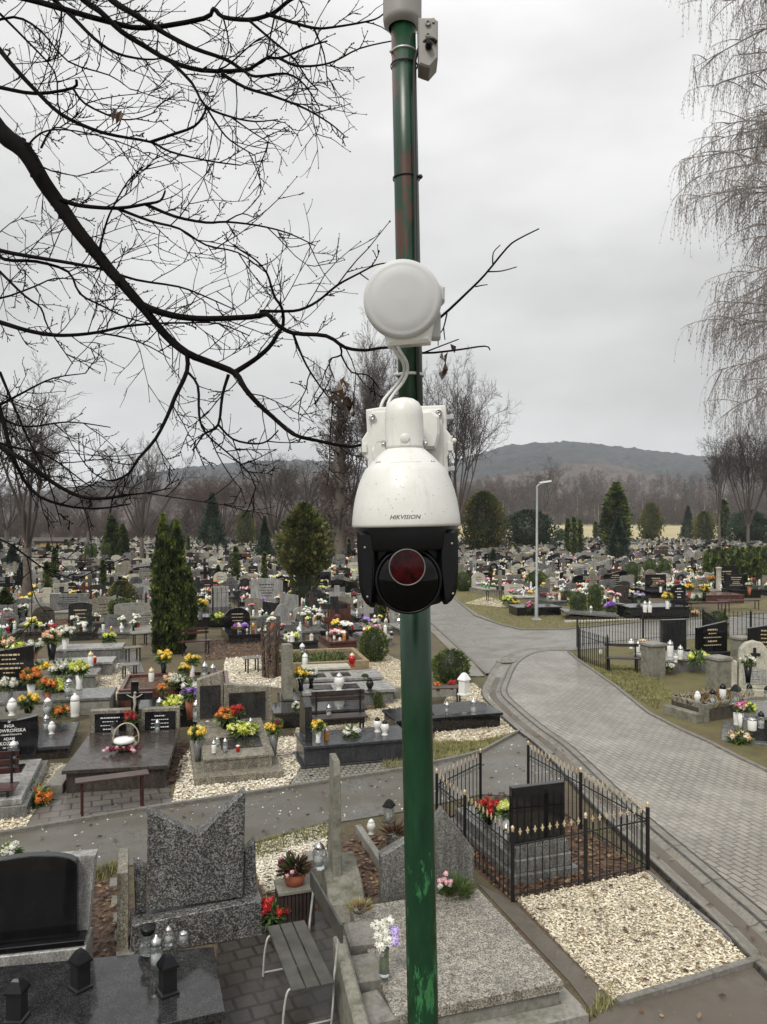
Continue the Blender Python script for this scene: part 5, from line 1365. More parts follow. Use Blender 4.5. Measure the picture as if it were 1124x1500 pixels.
# polished flat slab
o = thing('polished_grave', 'wide polished dark grave slab carrying black lanterns in the bottom left corner', 'grave', (-2.4, 6.6, 0), 0, GG)
q = [(-3.75, 5.55), (-1.32, 6.43), (-1.635, 7.4), (-3.9, 7.0)]
mb = MB(); mb.plate([(x + 2.4, y - 6.6) for x, y in q], .34, .42, 0, .006); part('slab', mb, 'dark_granite', o)
mb = MB(); mb.plate([((x + 2.4) * .965, (y - 6.6) * .94) for x, y in q], 0, .34, 0, .01); part('plinth', mb, 'brown_granite', o)
for nm, x, y, lb in (('h', 25, 1494, 'leftmost of three black metal lanterns on the polished slab'), ('h', 118, 1448, 'middle one of three black metal lanterns on the polished slab'), ('h', 246, 1455, 'rightmost of three black metal lanterns on the polished slab')):
    near_lantern('house', 'black', 'black', at(x, y, .42), lb, 1.22, .5 + x * .01)
    # roof ridge hoops
near_lantern('tall', 'clear', 'silver', at(229, 1417, .42), 'clear glass lantern with white candle beside the rightmost black lantern', 1.12)
o = thing('glass_vase', 'empty clear glass vase standing before the notched gravestone', 'vase', at(217, 1398, .42), 0)
mb = MB(); mb.lathe([(.05, 0), (.09, .03), (.08, .1), (.045, .17), (.06, .22), (.055, .22), (.04, .17), (.07, .09)], 16); part('body', mb, 'clear_glass', o); mb = MB(); mb.lathe([(.06, .2), (.075, .26), (.05, .26)], 12); part('insert', mb, 'black_plastic', o)
near_lantern('bulb', 'clear', 'silver', at(247, 1385, .42), 'small round clear lantern left of another before the notched gravestone', .8)
near_lantern('cup', 'clear', 'silver', at(269, 1384, .42), 'low clear lantern rightmost before the notched gravestone', 1.1)
near_flowers('pot', 'white', at(14, 1268, .2), 'white and red flowers showing behind the black arched headstone', 1.0, None, 17)
# black arched stone on pale granite
o = thing('headstone', 'black polished arched headstone on a pale granite back slab at the bottom left', 'headstone', (-3.44, 7.5, 0), radians(12), GG)
mb = MB(); mb.prism(outline('arch', .88, .82), -.09, .02, 0, .008); s_ = part('black_stone', mb, 'black_granite', o); s_.location = (0, 0, .46)
mb = MB(); mb.box(-.52, .52, -.17, .03, .40, .46, 0, .006); part('ledge', mb, 'black_granite', o)
mb = MB(); mb.prism([(-.62, .1), (.50, .1), (.60, 1.2), (-.62, 1.2)], .022, .16, 0, .008); part('back_slab', mb, 'light_granite', o)
mb = MB(); mb.box(-.66, .54, -.2, .2, 0, .4, 0, .008); part('base', mb, 'light_granite', o)
# notched pebble dash stone
o = thing('headstone', 'tall pebble textured headstone with a deep V notch in its top', 'headstone', (mid(at(190, 1402), at(382, 1372)) + V * .2), TH, GG)
mb = MB(); mb.prism([(-.50, .40), (.50, .40), (.53, 1.56), (.035, 1.13), (-.50, 1.45)], -.09, .09, 0, .006); part('main_slab', mb, 'coarse_terrazzo', o)
mb = MB(); mb.prism([(.52, .36), (.66, .36), (.645, .98), (.525, .86)], -.02, .12, 0, .006); part('side_wing', mb, 'coarse_terrazzo', o); mb = MB(); mb.prism([(-.62, .36), (-.51, .36), (-.505, .83), (-.64, .9)], -.02, .12, 0, .006); part('side_wing', mb, 'coarse_terrazzo', o)
mb = MB(); mb.prism([(-.68, 0), (.7, 0), (.69, .39), (-.66, .33)], -.2, .18, 0, .01); part('base', mb, 'coarse_terrazzo', o)
mb = MB(); mb.box(-.8, -.69, -.14, .5, 0, .86, 0, .008); part('side_slab', mb, 'tan_terrazzo', o)
# edge bricks by the leaf strip
for kx in range(5):
    mb = MB(); p = at(172 + kx * 3, 1296 + kx * 26); mb.box(-.09, .09, -.11, .11, -.02, .05, 0, .01); solid('edging_brick', 'worn concrete edging brick beside the leaf strip left of the notched stone', 'brick', mb, 'rough_stone', (p.x, p.y, 0), TH, 'edging bricks by the leaf strip')
# bench, front
bench('weathered grey plank bench with bent white tube legs in the foreground', (-.80, 7.25), radians(-70.6), 1.12, .38, .45, 3, 1, 'tube', 'bench_grey', 'worn_tube', .42, .17)
# concrete wall and rock kerb behind it
o = thing('grave', 'broad pebble surfaced grave slab with a butterfly shaped stone right behind the green pole', 'grave', (0, 0, 0), 0, GG)
FL, BR, FR, BL = Vector((.17, 6.48, 0)), Vector((1.07, 8.74, 0)), Vector((1.63, 6.97, 0)), Vector((-.09, 8.55, 0))
FLx = FR - U * 1.62; BLx = BR - U * 1.5
mb = MB(); mb.plate([(p.x, p.y) for p in (FLx, FR, BR, BLx)], .24, .35, 0, .012); part('cover_slab', mb, 'washed_pebble', o)
mb = MB(); mb.plate([(p.x, p.y) for p in (FLx + Vector((.03, .03, 0)), FR + Vector((-.03, .03, 0)), BR, BLx)], 0, .24, 0, .012); part('plinth', mb, 'rough_stone', o)
mb = MB(); a, b = FLx - V * .16 + U * .0, FR - V * .16 + U * .16; mb.plate([(p.x, p.y) for p in (a, b, b + V * .2, a + V * .2)], 0, .12, 0, .015); a2 = FR + U * .0; mb.plate([(p.x, p.y) for p in (a2, a2 + U * .2, BR + U * .14, BR)], 0, .1, 0, .02); part('step', mb, 'concrete', o)
mb = MB(); mb.M = Matrix.Translation((BR.x - .55, BR.y + .12, 0)) @ Matrix.Rotation(TH * .6, 4, 'Z')
mb.prism([(-.56, .0), (-.57, .72), (-.3, .86), (-.02, .98), (.16, 1.2), (.52, .72), (.52, .0)], -.07, .1, 0, .008); mb.M = None
part('headstone', mb, 'grey_pebble', o)
# rough stone kerb blocks at its left with plant
p0, p1 = at(527, 1345, .4), at(548, 1500, .4)
for kx in range(3):
    c = p0.lerp(p1, (kx + .5) / 3); mb = MB(); mb.box(-.15, .15, -.21, .21, 0, .42 - .02 * kx, 0, .03)
    solid('kerb_block', ('back rough stone kerb block under the dried plant', 'middle rough stone kerb block left of the glass vase', 'front rough stone kerb block left of the pole')[kx], 'kerb block', mb, 'rough_stone', (c.x, c.y, 0), radians(12 + 5 * kx), 'rough stone kerb blocks left of the pole')
mb = MB(); a, b = at(497, 1372, .5), at(530, 1500, .5); t = (b - a).normalized(); n = Vector((-t.y, t.x, 0)) * .06
mb.plate([(p.x, p.y) for p in (a - n, b + t * .6 - n, b + t * .6 + n, a + n)], 0, .52, 0, .02)
solid('concrete_wall', 'mossy low concrete wall directly behind the plank bench', 'wall', mb, 'old_concrete')
o = thing('dried_plant', 'dry yellowish heather plant on the rough stone kerb', 'plant', at(527, 1335, .42))
mb = MB(); rr = random.Random(2)
for k_ in range(220):
    d = Vector((rr.gauss(0, .7), rr.gauss(0, .7), rr.uniform(.3, 1))).normalized(); mb.leaf(Vector((d.x * .05, d.y * .05, .02)), d, Vector((rr.gauss(0, 1), rr.gauss(0, 1), .2)), rr.uniform(.07, .15), .008, k_ % 2)
part('stems', mb, ['straw', 'dry_leaf_pale'], o); mb = MB(); mb.lathe([(.07, 0), (.1, .05), (.08, .06)], 10); part('pot', mb, 'rough_stone', o)
o = thing('flower_vase', 'glass vase of white and lilac artificial flowers left of the green pole', 'flowers', at(563, 1428, .42))
mb = MB(); mb.lathe([(.05, 0), (.052, .01), (.045, .06), (.042, .22), (.06, .3), (.055, .3), (.038, .22)], 16); part('vase', mb, 'clear_glass', o)
mb = MB(); mb.lathe([(.03, .02), (.03, .16), (0, .17)], 10); mb.leaf(Vector((0, 0, .1)), Vector((.2, 0, 1)), Vector((0, 1, 0)), .16, .02); part('stems', mb, 'leaf_light', o)
mb = MB(); rr = random.Random(9)
for k_, (x, y, z) in enumerate([(-.06, -.05, .42), (.04, -.07, .4), (.1, 0, .46), (.0, .02, .52), (-.08, .03, .5), (.06, .05, .54), (.1, -.06, .38), (-.03, -.09, .34), (.02, 0, .46)]): bloom(mb, (x * .85, y * .85, .3 + (z - .34) * .75), .068, 1 if k_ in (2, 6) else 0, rr, True)
part('blossoms', mb, ['bloom_white', 'bloom_lilac'], o)
o = thing('heather_shrub', 'small green shrub with pale pink flowers on the pebble slab right of the pole', 'shrub', at(668, 1312, .35))
mb = MB(); rr = random.Random(4)
for k_ in range(620):
    d = Vector((rr.gauss(0, .8), rr.gauss(0, .8), rr.uniform(.15, 1))).normalized(); s_ = rr.uniform(.05, .22)
    mb.leaf(d * s_ * .8, (d + Vector((0, 0, .4))), Vector((rr.gauss(0, 1), rr.gauss(0, 1), .3)), rr.uniform(.06, .13), .007, rr.choice((0, 0, 1, 2)))
part('foliage', mb, ['leaf_green', 'box_tip', 'thuja'], o)
mb = MB()
for k_ in range(9): bloom(mb, (-.13 + rr.gauss(0, .05), -.08 + rr.gauss(0, .05), .2 + rr.gauss(0, .03)), .035, k_ % 2, rr, True)
part('blossoms', mb, ['bloom2_pink', 'bloom2_white'], o)
# narrow stele seen edge on with its bed
o = thing('headstone', 'narrow tall grey concrete stele seen edge on behind the plank bench', 'headstone', at(494, 1322), radians(10), GG)
mb = MB(); mb.prismx([(-.02, .2), (.55, .2), (.5, 1.62), (.06, 1.66), (.0, 1.5)], -.055, .06, 0, .01); mb.v = [(x * (1 - .3 * z / 1.66), y, z) for x, y, z in mb.v]; part('stele', mb, 'old_concrete', o)
mb = MB(); mb.prismx([(-.5, 0), (.62, 0), (.62, .32), (-.05, .32), (-.42, .18)], -.14, .28, 0, .015); part('base', mb, 'old_concrete', o)
mb = MB(); kerbline(mb, at(525, 1222), at(577, 1302), .09, .14); solid('grave_kerb', 'thin concrete kerb of the leaf filled bed left of the butterfly stone', 'kerb', mb, 'concrete')
near_lantern('house', 'clear', 'black', at(570, 1204), 'tall lantern with black roof beyond the leaf bed', 1.2, .3); near_lantern('bulb', 'white', 'white', at(544, 1222), 'white glass lantern at the back end of the leaf bed', .95)
o = thing('dried_plant', 'brown withered plant left of the pole behind the leaf bed', 'plant', at(578, 1226, .1)); mb = MB()
for k_ in range(160):
    d = Vector((rr.gauss(0, .8), rr.gauss(0, .8), rr.uniform(.2, 1))).normalized(); mb.leaf(d * .05, d, Vector((rr.gauss(0, 1), rr.gauss(0, 1), .2)), rr.uniform(.1, .25), .012, k_ % 2)
part('stems', mb, ['dry_leaf_dark', 'dry_leaf'], o); mb = MB(); mb.lathe([(.1, -.1), (.14, .06), (.1, .07)], 10); part('pot', mb, 'rough_stone', o)
# dark slatted planter with withered heather, vase, red flowers
o = thing('slatted_planter', 'dark wooden slatted stand with a withered pink heather behind the bench', 'planter', at(432, 1352), TH); 
mb = MB()
for a in range(9):
    x = -.17 + a * .042
    for y in (-.14, .14): mb.box(x - .016, x + .016, y - .01, y + .01, 0, .42, 0, .003)
for a in range(7):
    y = -.12 + a * .04
    for x in (-.19, .19): mb.box(x - .01, x + .01, y - .015, y + .015, 0, .42, 0, .003)
part('slats', mb, 'dark_wood', o); mb = MB(); mb.box(-.21, .21, -.17, .17, .4, .44, 0, .006); part('rim', mb, 'rough_stone', o)
mb = MB(); mb.lathe([(.1, .44), (.13, .56), (.12, .57)], 12); part('pot', mb, 'terracotta', o)
mb = MB()
for k_ in range(420):
    d = Vector((rr.gauss(0, .8), rr.gauss(0, .8), rr.uniform(-.15, 1))).normalized(); mb.leaf(Vector((0, 0, .6)) + d * rr.uniform(.03, .12), d, Vector((rr.gauss(0, 1), rr.gauss(0, 1), .3)), rr.uniform(.06, .14), .012, rr.choice((0, 0, 1, 2)))
part('foliage', mb, ['dry_leaf_dark', 'dry_leaf', 'leaf_green'], o)
mb = MB()
for k_ in range(14):
    a = rr.uniform(0, 6.28); bloom(mb, (.17 * cos(a), .17 * sin(a), .66 + rr.gauss(0, .05)), .03, k_ % 2, rr, True)
part('blossoms', mb, ['bloom2_pink', 'bloom_burgundy'], o)
near_flowers('pot', 'red', at(398, 1362), 'red orange artificial flowers beside the notched gravestone', 1.15, 'black_plastic', 3)
near_lantern('bulb', 'clear', 'silver', at(468, 1272, .35), 'bluish glass lantern beside the edge on stele', 1.35)
mb = MB(); mb.box(-.14, .14, -.14, .14, 0, .33, 0, .01); solid('stone_block', 'pale stone block with a lantern on it left of the edge on stele', 'stone block', mb, 'concrete', at(466, 1290), TH)

# ------------------------------------------------------------------ iron fenced grave at the right
nl, nr, fr_, fl_ = at(751, 1322), at(949, 1278), at(774, 1166), at(640, 1217)
lm_ = nl.lerp(fl_, .58)
bk = at(704, 1180)
iron_fence('black iron fence with gold tips around the grave beside the gravel plot', [(nl, nl.lerp(nr, .52)), (nl.lerp(nr, .52), nr), (nr, nr.lerp(fr_, .5)), (nr.lerp(fr_, .5), fr_), (nl, lm_), (lm_, fl_), (fl_, bk)], .84)
o = thing('grave', 'grey granite grave with a black headstone inside the gold tipped iron fence', 'grave', mid(at(762, 1298), at(848, 1282)), TH * 1.05, GG)
mb = MB(); mb.box(-.5, .42, .0, 2.0, 0, .12, 0, .008); part('base', mb, 'grey_granite', o)
mb = MB(); mb.box(-.44, .36, .06, 1.95, .12, .28, 0, .01); part('cover_slab', mb, 'grey_granite', o)
mb = MB(); mb.box(-.42, .34, .1, .42, .28, .42, 0, .006); part('plinth', mb, 'grey_granite', o)
mb = MB(); mb.prism(outline('rect', .76, .72), .2, .29, 0, .006); s_ = part('headstone', mb, 'black_granite', o); s_.location = (-.04, 0, .42)
near_flowers('pot', 'red', at(716, 1206, .3), 'red flowers on the iron fenced grave, left of the yellow ones', 1.15, 'black_plastic', 5)
near_flowers('vase', 'lime', at(744, 1222, .3), 'bright yellow flowers in a vase on the iron fenced grave', 1.0, 'white_plastic', 6)
near_lantern('tall', 'clear', 'silver', at(742, 1236, .3), 'clear lantern behind the black headstone in the iron fence', 1.0)

# ------------------------------------------------------------------ second row, left to right
SG = 'graves in the second row along the path'
M16 = radians(16)
o = thing('grave', 'pale granite grave with a black headstone bearing white lettering at the left edge', 'grave', at(24, 1118, .25) * 1.0, M16, SG); o.location.z = 0
L0 = Vector(o.location)
mb = MB(); mb.prism(outline('scoop', .95, .74), -.06, .06, 0, .006); s_ = part('headstone', mb, 'black_granite', o); s_.location = (-.12, .1, .32)
mb = MB(); mb.box(-.62, .5, -2.1, .22, 0, .2, 0, .008); part('base', mb, 'grey_granite', o)
mb = MB(); mb.box(-.58, .42, -2.05, .0, .2, .3, 0, .01); part('cover_slab', mb, 'light_granite', o)
mb = MB(); mb.box(-.35, .2, -.75, -.3, .302, .318, 0, .004); part('name_plate', mb, 'black_granite', o)
ins = MB()
for txt, z, sz in (('ŚP', .64, .045), ('INGA', .56, .075), ('SKOWROŃSKA', .475, .085), ('ZM. 12.04.2001 ŻYŁA LAT 34', .42, .035), ('ADAM', .335, .07), ('KOZYRA', .25, .085), ('ZM. 19.10.2003', .19, .035), ('POKÓJ ICH DUSZOM', .12, .035)):
    t = text_mb(txt, sz, 0, .0012); ins.M = Matrix.Translation((.0, -.0615, z)) @ Matrix.Rotation(pi / 2, 4, 'X') @ Matrix.Diagonal((.92, 1, 1, 1)); ins.add(t.v, t.f)
ins.M = None; q = part('inscription', ins, 'letter_paint', o); q.location = (-.12, .1, .32)
near_lantern('bulb', 'clear', 'white', at(20, 1114, .3) , 'large clear lantern in front of the lettered black headstone', 1.5)
bench('dark red slatted bench cut by the left edge of the picture', (at(-38, 1196).x, at(-38, 1196).y), M16, 1.2, .4, .42, 3, 3, 'slab', 'maroon_paint', 'iron_paint', .5)
near_flowers('wreath', 'orange', at(52, 1178), 'low orange and green wreath beside the lettered grave', 1.1, 'black_plastic', 8); near_flowers('wreath', 'red', at(38, 1166), 'evergreen wreath with red berries at the lettered grave', 1.0, 'black_plastic', 9)
o = thing('grave', 'flat polished tomb without headstone left of the crucifix grave', 'grave', mid(at(52, 1092, .25), at(108, 1061, .25)) - U * .35, M16, SG); o.location.z = 0
mb = MB(); mb.box(-.75, .68, -.85, .85, 0, .19, 0, .008); part('base', mb, 'brown_granite', o); mb = MB(); mb.box(-.78, .72, -.9, .9, .19, .26, 0, .008); part('cover_slab', mb, 'blue_granite', o)
near_lantern('bulb', 'white', 'white', at(76, 1075, .26), 'white lantern on the flat polished tomb', 1.1); near_lantern('tall', 'clear', 'silver', at(68, 1070, .26), 'clear lantern behind the white one on the flat polished tomb', 1.2)
# crucifix double grave
FLc, FRc = at(93, 1166), at(243, 1152)
o = thing('grave', 'brown double grave with a large black crucifix between two name plaques', 'grave', mid(FLc, FRc), M16 * .62, SG)
a_ = M16 * .62
mb = MB(); mb.box(-.78, .8, 0, 2.2, 0, .34, 0, .008); part('base', mb, 'brown_granite', o)
mb = MB(); mb.box(-.84, .86, -.06, 2.25, .34, .41, 0, .008); part('cover_slab', mb, 'brown_granite', o)
mb = MB(); mb.box(-1.1, -.84, .0, 1.0, 0, .16, 0, .008); part('side_step', mb, 'rough_stone', o)
mb = MB(); mb.box(-.86, .84, 2.3, 2.48, .3, .82, 0, .008); part('stone_wall', mb, 'tan_terrazzo', o)
for sx in (-1, 1):
    mb = MB(); mb.box(sx * .47 - .29, sx * .47 + .29, 2.275, 2.3, .4, .76, 0, .004); q = part('plaque', mb, 'black_granite', o)
    ln = lines_mb(.5, .3, .42, 2.274, 4, random.Random(sx + 3)); ln.v = [(x + sx * .47, y, z) for x, y, z in ln.v]; part('inscription', ln, 'letter_paint', q)
mb = MB(); mb.box(-.07, .07, 2.2, 2.29, .41, 1.38, 0, .005); mb.box(-.33, -.07, 2.2, 2.29, 1.02, 1.16, 0, .005); mb.box(.07, .33, 2.2, 2.29, 1.02, 1.16, 0, .005); cr_ = part('crucifix', mb, 'black_granite', o)
mb = MB(); fc = lambda x, z: Vector((x, 2.18, z))
mb.tube([fc(0, 1.14), fc(0, 1.06), fc(.01, .95), fc(-.01, .85), fc(0, .74)], [.02, .032, .028, .022, .012], 7); mb.tube([fc(-.15, 1.14), fc(-.07, 1.09), fc(0, 1.07), fc(.07, 1.09), fc(.15, 1.14)], [.009, .012, .016, .012, .009], 6); mb.ico(fc(.01, 1.165), .03, 0, .05, rr, sub=1); part('figure', mb, 'pale_stone', cr_)
near_lantern('house', 'clear', 'black', Vector(o.location) + Matrix.Rotation(a_, 3, 'Z') @ Vector((-.33, 1.95, .41)), 'dark grey lantern in front of the left plaque of the crucifix grave', 1.0)
near_lantern('tall', 'clear', 'silver', Vector(o.location) + Matrix.Rotation(a_, 3, 'Z') @ Vector((.45, 2.0, .41)), 'clear lantern in front of the right plaque of the crucifix grave', 1.0)
near_flowers('vase', 'red', Vector(o.location) + Matrix.Rotation(a_, 3, 'Z') @ Vector((-.02, 1.95, .41)), 'red and white bouquet at the foot of the crucifix', 1.0, 'grey_vase', 12)
bo = thing('flower_basket', 'wicker hoop basket with a white bow and pink blooms on the crucifix grave', 'basket', Vector(o.location) + Matrix.Rotation(a_, 3, 'Z') @ Vector((.02, 1.0, .41)), .3)
mb = MB(); mb.tube([Vector((.22 * cos(t), 0, .2 + .27 * sin(t))) for t in [pi * (-.12 + 1.24 * i / 20) for i in range(21)]], .012, 6); part('hoop', mb, 'basket', bo)
mb = MB(); mb.lathe([(.12, 0), (.2, .1), (.19, .11), (.1, .02)], 16); part('basket', mb, 'basket', bo)
mb = MB(); mb.lathe([(.1, .1), (.19, .17), (.17, .22), (.05, .24)], 14, 0, True, (-.03, -.08, 0)); mb.lathe([(.12, .11), (.2, .14), (.12, .16)], 14, 1, True, (-.05, -.09, 0)); part('bow', mb, ['white_plastic', 'black_plastic'], bo)
mb = MB()
for k_ in range(26): bloom(mb, (rr.gauss(-.02, .13), -.22 + rr.gauss(0, .06), .06 + rr.uniform(0, .06)), .045, k_ % 2, rr, True)
part('blossoms', mb, ['bloom2_burgundy', 'bloom2_pink'], bo); mb = MB()
for k_ in range(26):
    d = Vector((rr.gauss(0, .5), rr.gauss(0, .4), rr.uniform(.3, 1))); mb.leaf(Vector((0, .02, .12)), d, Vector((1, 0, .3)), rr.uniform(.15, .3), .012, k_ % 2)
part('dry_stems', mb, ['dry_leaf_pale', 'dry_leaf'], bo)
bench('narrow brown wooden bench board on two posts before the crucifix grave', (mid(at(108, 1202), at(213, 1184)).x, mid(at(108, 1202), at(213, 1184)).y + .1), radians(24), 1.08, .24, .56, 1, 0, 'slab', 'brown_wood', 'maroon_paint')
# stepped tan terrazzo grave with mums
FLt, FRt = at(284, 1153), at(416, 1141)
o = thing('grave', 'stepped tan terrazzo grave with two dark plaques and yellow flowers on white gravel', 'grave', mid(FLt, FRt), M16, SG)
mb = MB(); mb.box(-.76, .76, 0, 2.35, 0, .15, 0, .008); part('base_step', mb, 'tan_terrazzo', o)
mb = MB(); mb.prismx([(.3, .15), (2.2, .15), (2.2, .52), (.3, .33)], -.56, .6, 0, .006); part('block', mb, 'tan_terrazzo', o)
mb = MB(); mb.prismx([(.28, .33), (2.25, .525), (2.25, .56), (.28, .365)], -.6, .64, 0, .004); part('cover_slab', mb, 'tan_terrazzo', o)
mb = MB(); mb.M = Matrix.Translation((.12, .95, .43)) @ Matrix.Rotation(radians(5.6), 4, 'X'); mb.box(-.38, .36, -.28, .25, 0, .02, 0, .004); mb.M = None; part('name_plate', mb, 'dark_granite', o)
mb = MB(); mb.prism([(-.62, .3), (-.12, .3), (-.12, 1.52), (-.62, 1.38)], 2.18, 2.36, 0, .006); q = part('headstone', mb, 'tan_terrazzo', o); mb = MB(); mb.box(-.57, -.17, 2.16, 2.18, .62, 1.26, 0, .003); part('plaque', mb, 'dark_granite', q)
for x in (-.42, -.27):
    mb = MB(); mb.lathe([(.05, 0), (.05, .012), (.04, .014)], 16, 1, True, (x, 2.175, .52), 'y'); mb.lathe([(.04, .013), (0, .015)], 16, 0, True, (x, 2.175, .52), 'y', cap=False); part('portrait', mb, ['grey_granite', 'white_plastic'], q)
mb = MB(); mb.prism([(-.1, .3), (.86, .3), (.86, 1.16), (-.1, 1.26)], 2.2, 2.36, 0, .006); q = part('headstone', mb, 'tan_terrazzo', o); mb = MB(); mb.box(0, .72, 2.18, 2.2, .5, 1.08, 0, .003); part('plaque', mb, 'dark_granite', q)
T0 = Vector(o.location); RM = Matrix.Rotation(M16, 3, 'Z'); TT = lambda x, y, z: T0 + RM @ Vector((x, y, z))
for x, col, lb, sd in ((-.66, 'yellow', 'yellow chrysanthemums in a tall grey vase at the left of the tan grave', 21), (.72, 'yellow', 'yellow and purple flowers in a tall grey vase at the right of the tan grave', 22)):
    near_flowers('ball', col, TT(x, .95, .15), lb, 1.5, 'grey_vase', sd)
near_flowers('wreath', 'burgundy', TT(.78, .9, .72), 'dark purple blooms behind the yellow ones at the right of the tan grave', .5, 'black_plastic', 29)
near_flowers('pot', 'orange', TT(-.1, 1.75, .5), 'orange and red chrysanthemums at the middle of the tan grave', 1.35, 'black_plastic', 23)
near_flowers('vase', 'red', TT(.12, 1.7, .48), 'dark red flowers right of the orange ones on the tan grave', 1.0, 'black_plastic', 26)
near_flowers('wreath', 'lime', TT(.2, 1.35, .45), 'green fir arrangement in a clay pot on the tan grave', 1.2, 'terracotta', 24); near_lantern('tall', 'clear', 'silver', TT(.36, 1.55, .48), 'clear glass behind the fir arrangement on the tan grave', .9)
for x, y, kd, gl, ld, lb, s_ in ((-.4, .52, 'tall', 'white', 'silver', 'white lantern leftmost of the row at the front of the tan grave', .85), (-.2, .55, 'tall', 'clear', 'silver', 'clear lantern in the middle of the row on the tan grave', .9), (.02, .52, 'cup', 'red', 'white', 'small red candle at the front edge of the tan grave', .9), (-.32, .85, 'bulb', 'clear', 'silver', 'clear lantern behind the white one on the tan grave', .8)):
    near_lantern(kd, gl, ld, TT(x, y, .37 + .03), lb, s_)
# blue grey tomb with bench behind
FLb, FRb = at(443, 1127), at(590, 1114)
o = thing('grave', 'dark blue grey granite tomb lying sideways with a narrow stone at its left end', 'grave', mid(FLb, FRb) + U * .06, radians(15.5), SG)
mb = MB(); mb.box(-1.04, 1.1, -.04, .95, 0, .05, 0, .006); part('base', mb, 'dark_granite', o); mb = MB(); mb.box(-.98, 1.08, 0, .9, .05, .36, 0, .006); part('box', mb, 'blue_granite', o); mb = MB(); mb.box(-1.0, 1.1, -.04, .94, .36, .42, 0, .01); part('cover_slab', mb, 'blue_granite', o)
mb = MB(); mb.prismx([(.15, .42), (.85, .42), (.82, 1.12), (.5, 1.2), (.2, 1.08)], -.93, -.8, 0, .006); part('headstone', mb, 'dark_granite', o)
T1 = Vector(o.location); R1 = Matrix.Rotation(radians(15.5), 3, 'Z'); TB = lambda x, y, z: T1 + R1 @ Vector((x, y, z))
near_flowers('vase', 'yellow', TB(-.7, .12, .42), 'yellow flowers in a white vase on the blue grey tomb', .95, 'white_plastic', 31); near_flowers('wreath', 'white', TB(.0, .45, .42), 'white bloom in a dark fir wreath on the blue grey tomb', .8, 'black_plastic', 32)
near_lantern('bulb', 'white', 'black', TB(.55, .55, .42), 'white lantern with black lid, farther of two on the blue grey tomb', 1.25); near_lantern('bulb', 'white', 'black', TB(.63, .3, .42), 'white lantern with black lid, nearer of two on the blue grey tomb', 1.25); near_lantern('tall', 'amber', 'silver', TB(-.52, .25, .42), 'amber candle beside the yellow flowers on the blue grey tomb', .9)
p = at(497, 1082); bench('black iron and plank bench behind the blue grey tomb', (p.x, p.y + .2), radians(14), 1.15, .38, .43, 3, 2, 'slab', 'dark_wood', 'iron_paint', .5)
# black tomb behind, and the grey pair further back
o = thing('grave', 'low black polished tomb behind the iron and plank bench', 'grave', at(470, 1064), radians(14), SG); mb = MB(); mb.box(-1.0, 1.0, 0, .9, 0, .3, 0, .006); part('box', mb, 'black_granite', o); mb = MB(); mb.box(-1.04, 1.04, -.04, .94, .3, .36, 0, .008); part('cover_slab', mb, 'dark_granite', o)
near_flowers('pot', 'white', at(435, 1045, .36), 'white flowers on the low black tomb behind the bench', .8, None, 33); near_lantern('tall', 'clear', 'silver', at(482, 1052, .36), 'clear lantern on the low black tomb behind the bench', 1.1)
for kx, (x, y, lb) in enumerate(((512, 1034, 'pale grey flat tomb, nearer one of the pair behind the black tomb'), (500, 1014, 'pale grey flat tomb, farther one of the pair behind the black tomb'))):
    o = thing('grave', lb, 'grave', at(x, y), radians(12), SG); mb = MB(); mb.box(-1.1, 1.1, 0, .95, 0, .3, 0, .006); part('box', mb, 'grey_granite', o); mb = MB(); mb.box(-1.15, 1.15, -.05, 1.0, .3, .38, 0, .008); part('cover_slab', mb, 'light_granite', o)
    for sx in (-.62, .05): mb = MB(); mb.box(sx - .25, sx + .25, .2, .7, .382, .4, 0, .003); part('name_plate', mb, 'dark_granite', o)
near_lantern('bulb', 'white', 'silver', at(497, 1012, .38), 'heart shaped white stone lantern on the far pale grey tomb', 1.9); near_flowers('vase', 'yellow', at(441, 1012, .38), 'big bright yellow bouquet beside the narrow stele in the middle', 1.25, 'black_plastic', 34); near_flowers('vase', 'white', at(456, 1008, .38), 'white flowers next to the bright yellow bouquet in the middle', 1.1, 'black_plastic', 35); near_lantern('bulb', 'black', 'black', at(542, 1012, .38), 'dark round lantern on the right end of the pale grey tomb', 1.4)
o = thing('headstone', 'narrow grey stele seen edge on left of the bright yellow bouquet', 'headstone', at(424, 1040), radians(14), SG); mb = MB(); mb.prismx([(0, 0), (.7, 0), (.66, 1.5), (.1, 1.55)], -.12, .1, 0, .01); part('stele', mb, 'old_concrete', o); mb = MB(); mb.box(-.2, .3, -.1, .8, 0, .25, 0, .01); part('base', mb, 'black_granite', o)
o = thing('grave', 'white panelled stone box grave behind the pale grey tombs', 'grave', at(479, 1003), radians(12), SG); mb = MB(); mb.box(-.6, .6, 0, .5, 0, .42, 0, .006); part('box', mb, 'grey_granite', o); mb = MB(); mb.box(-.66, .66, -.05, .55, .42, .48, 0, .006); part('cover_slab', mb, 'pale_stone', o)
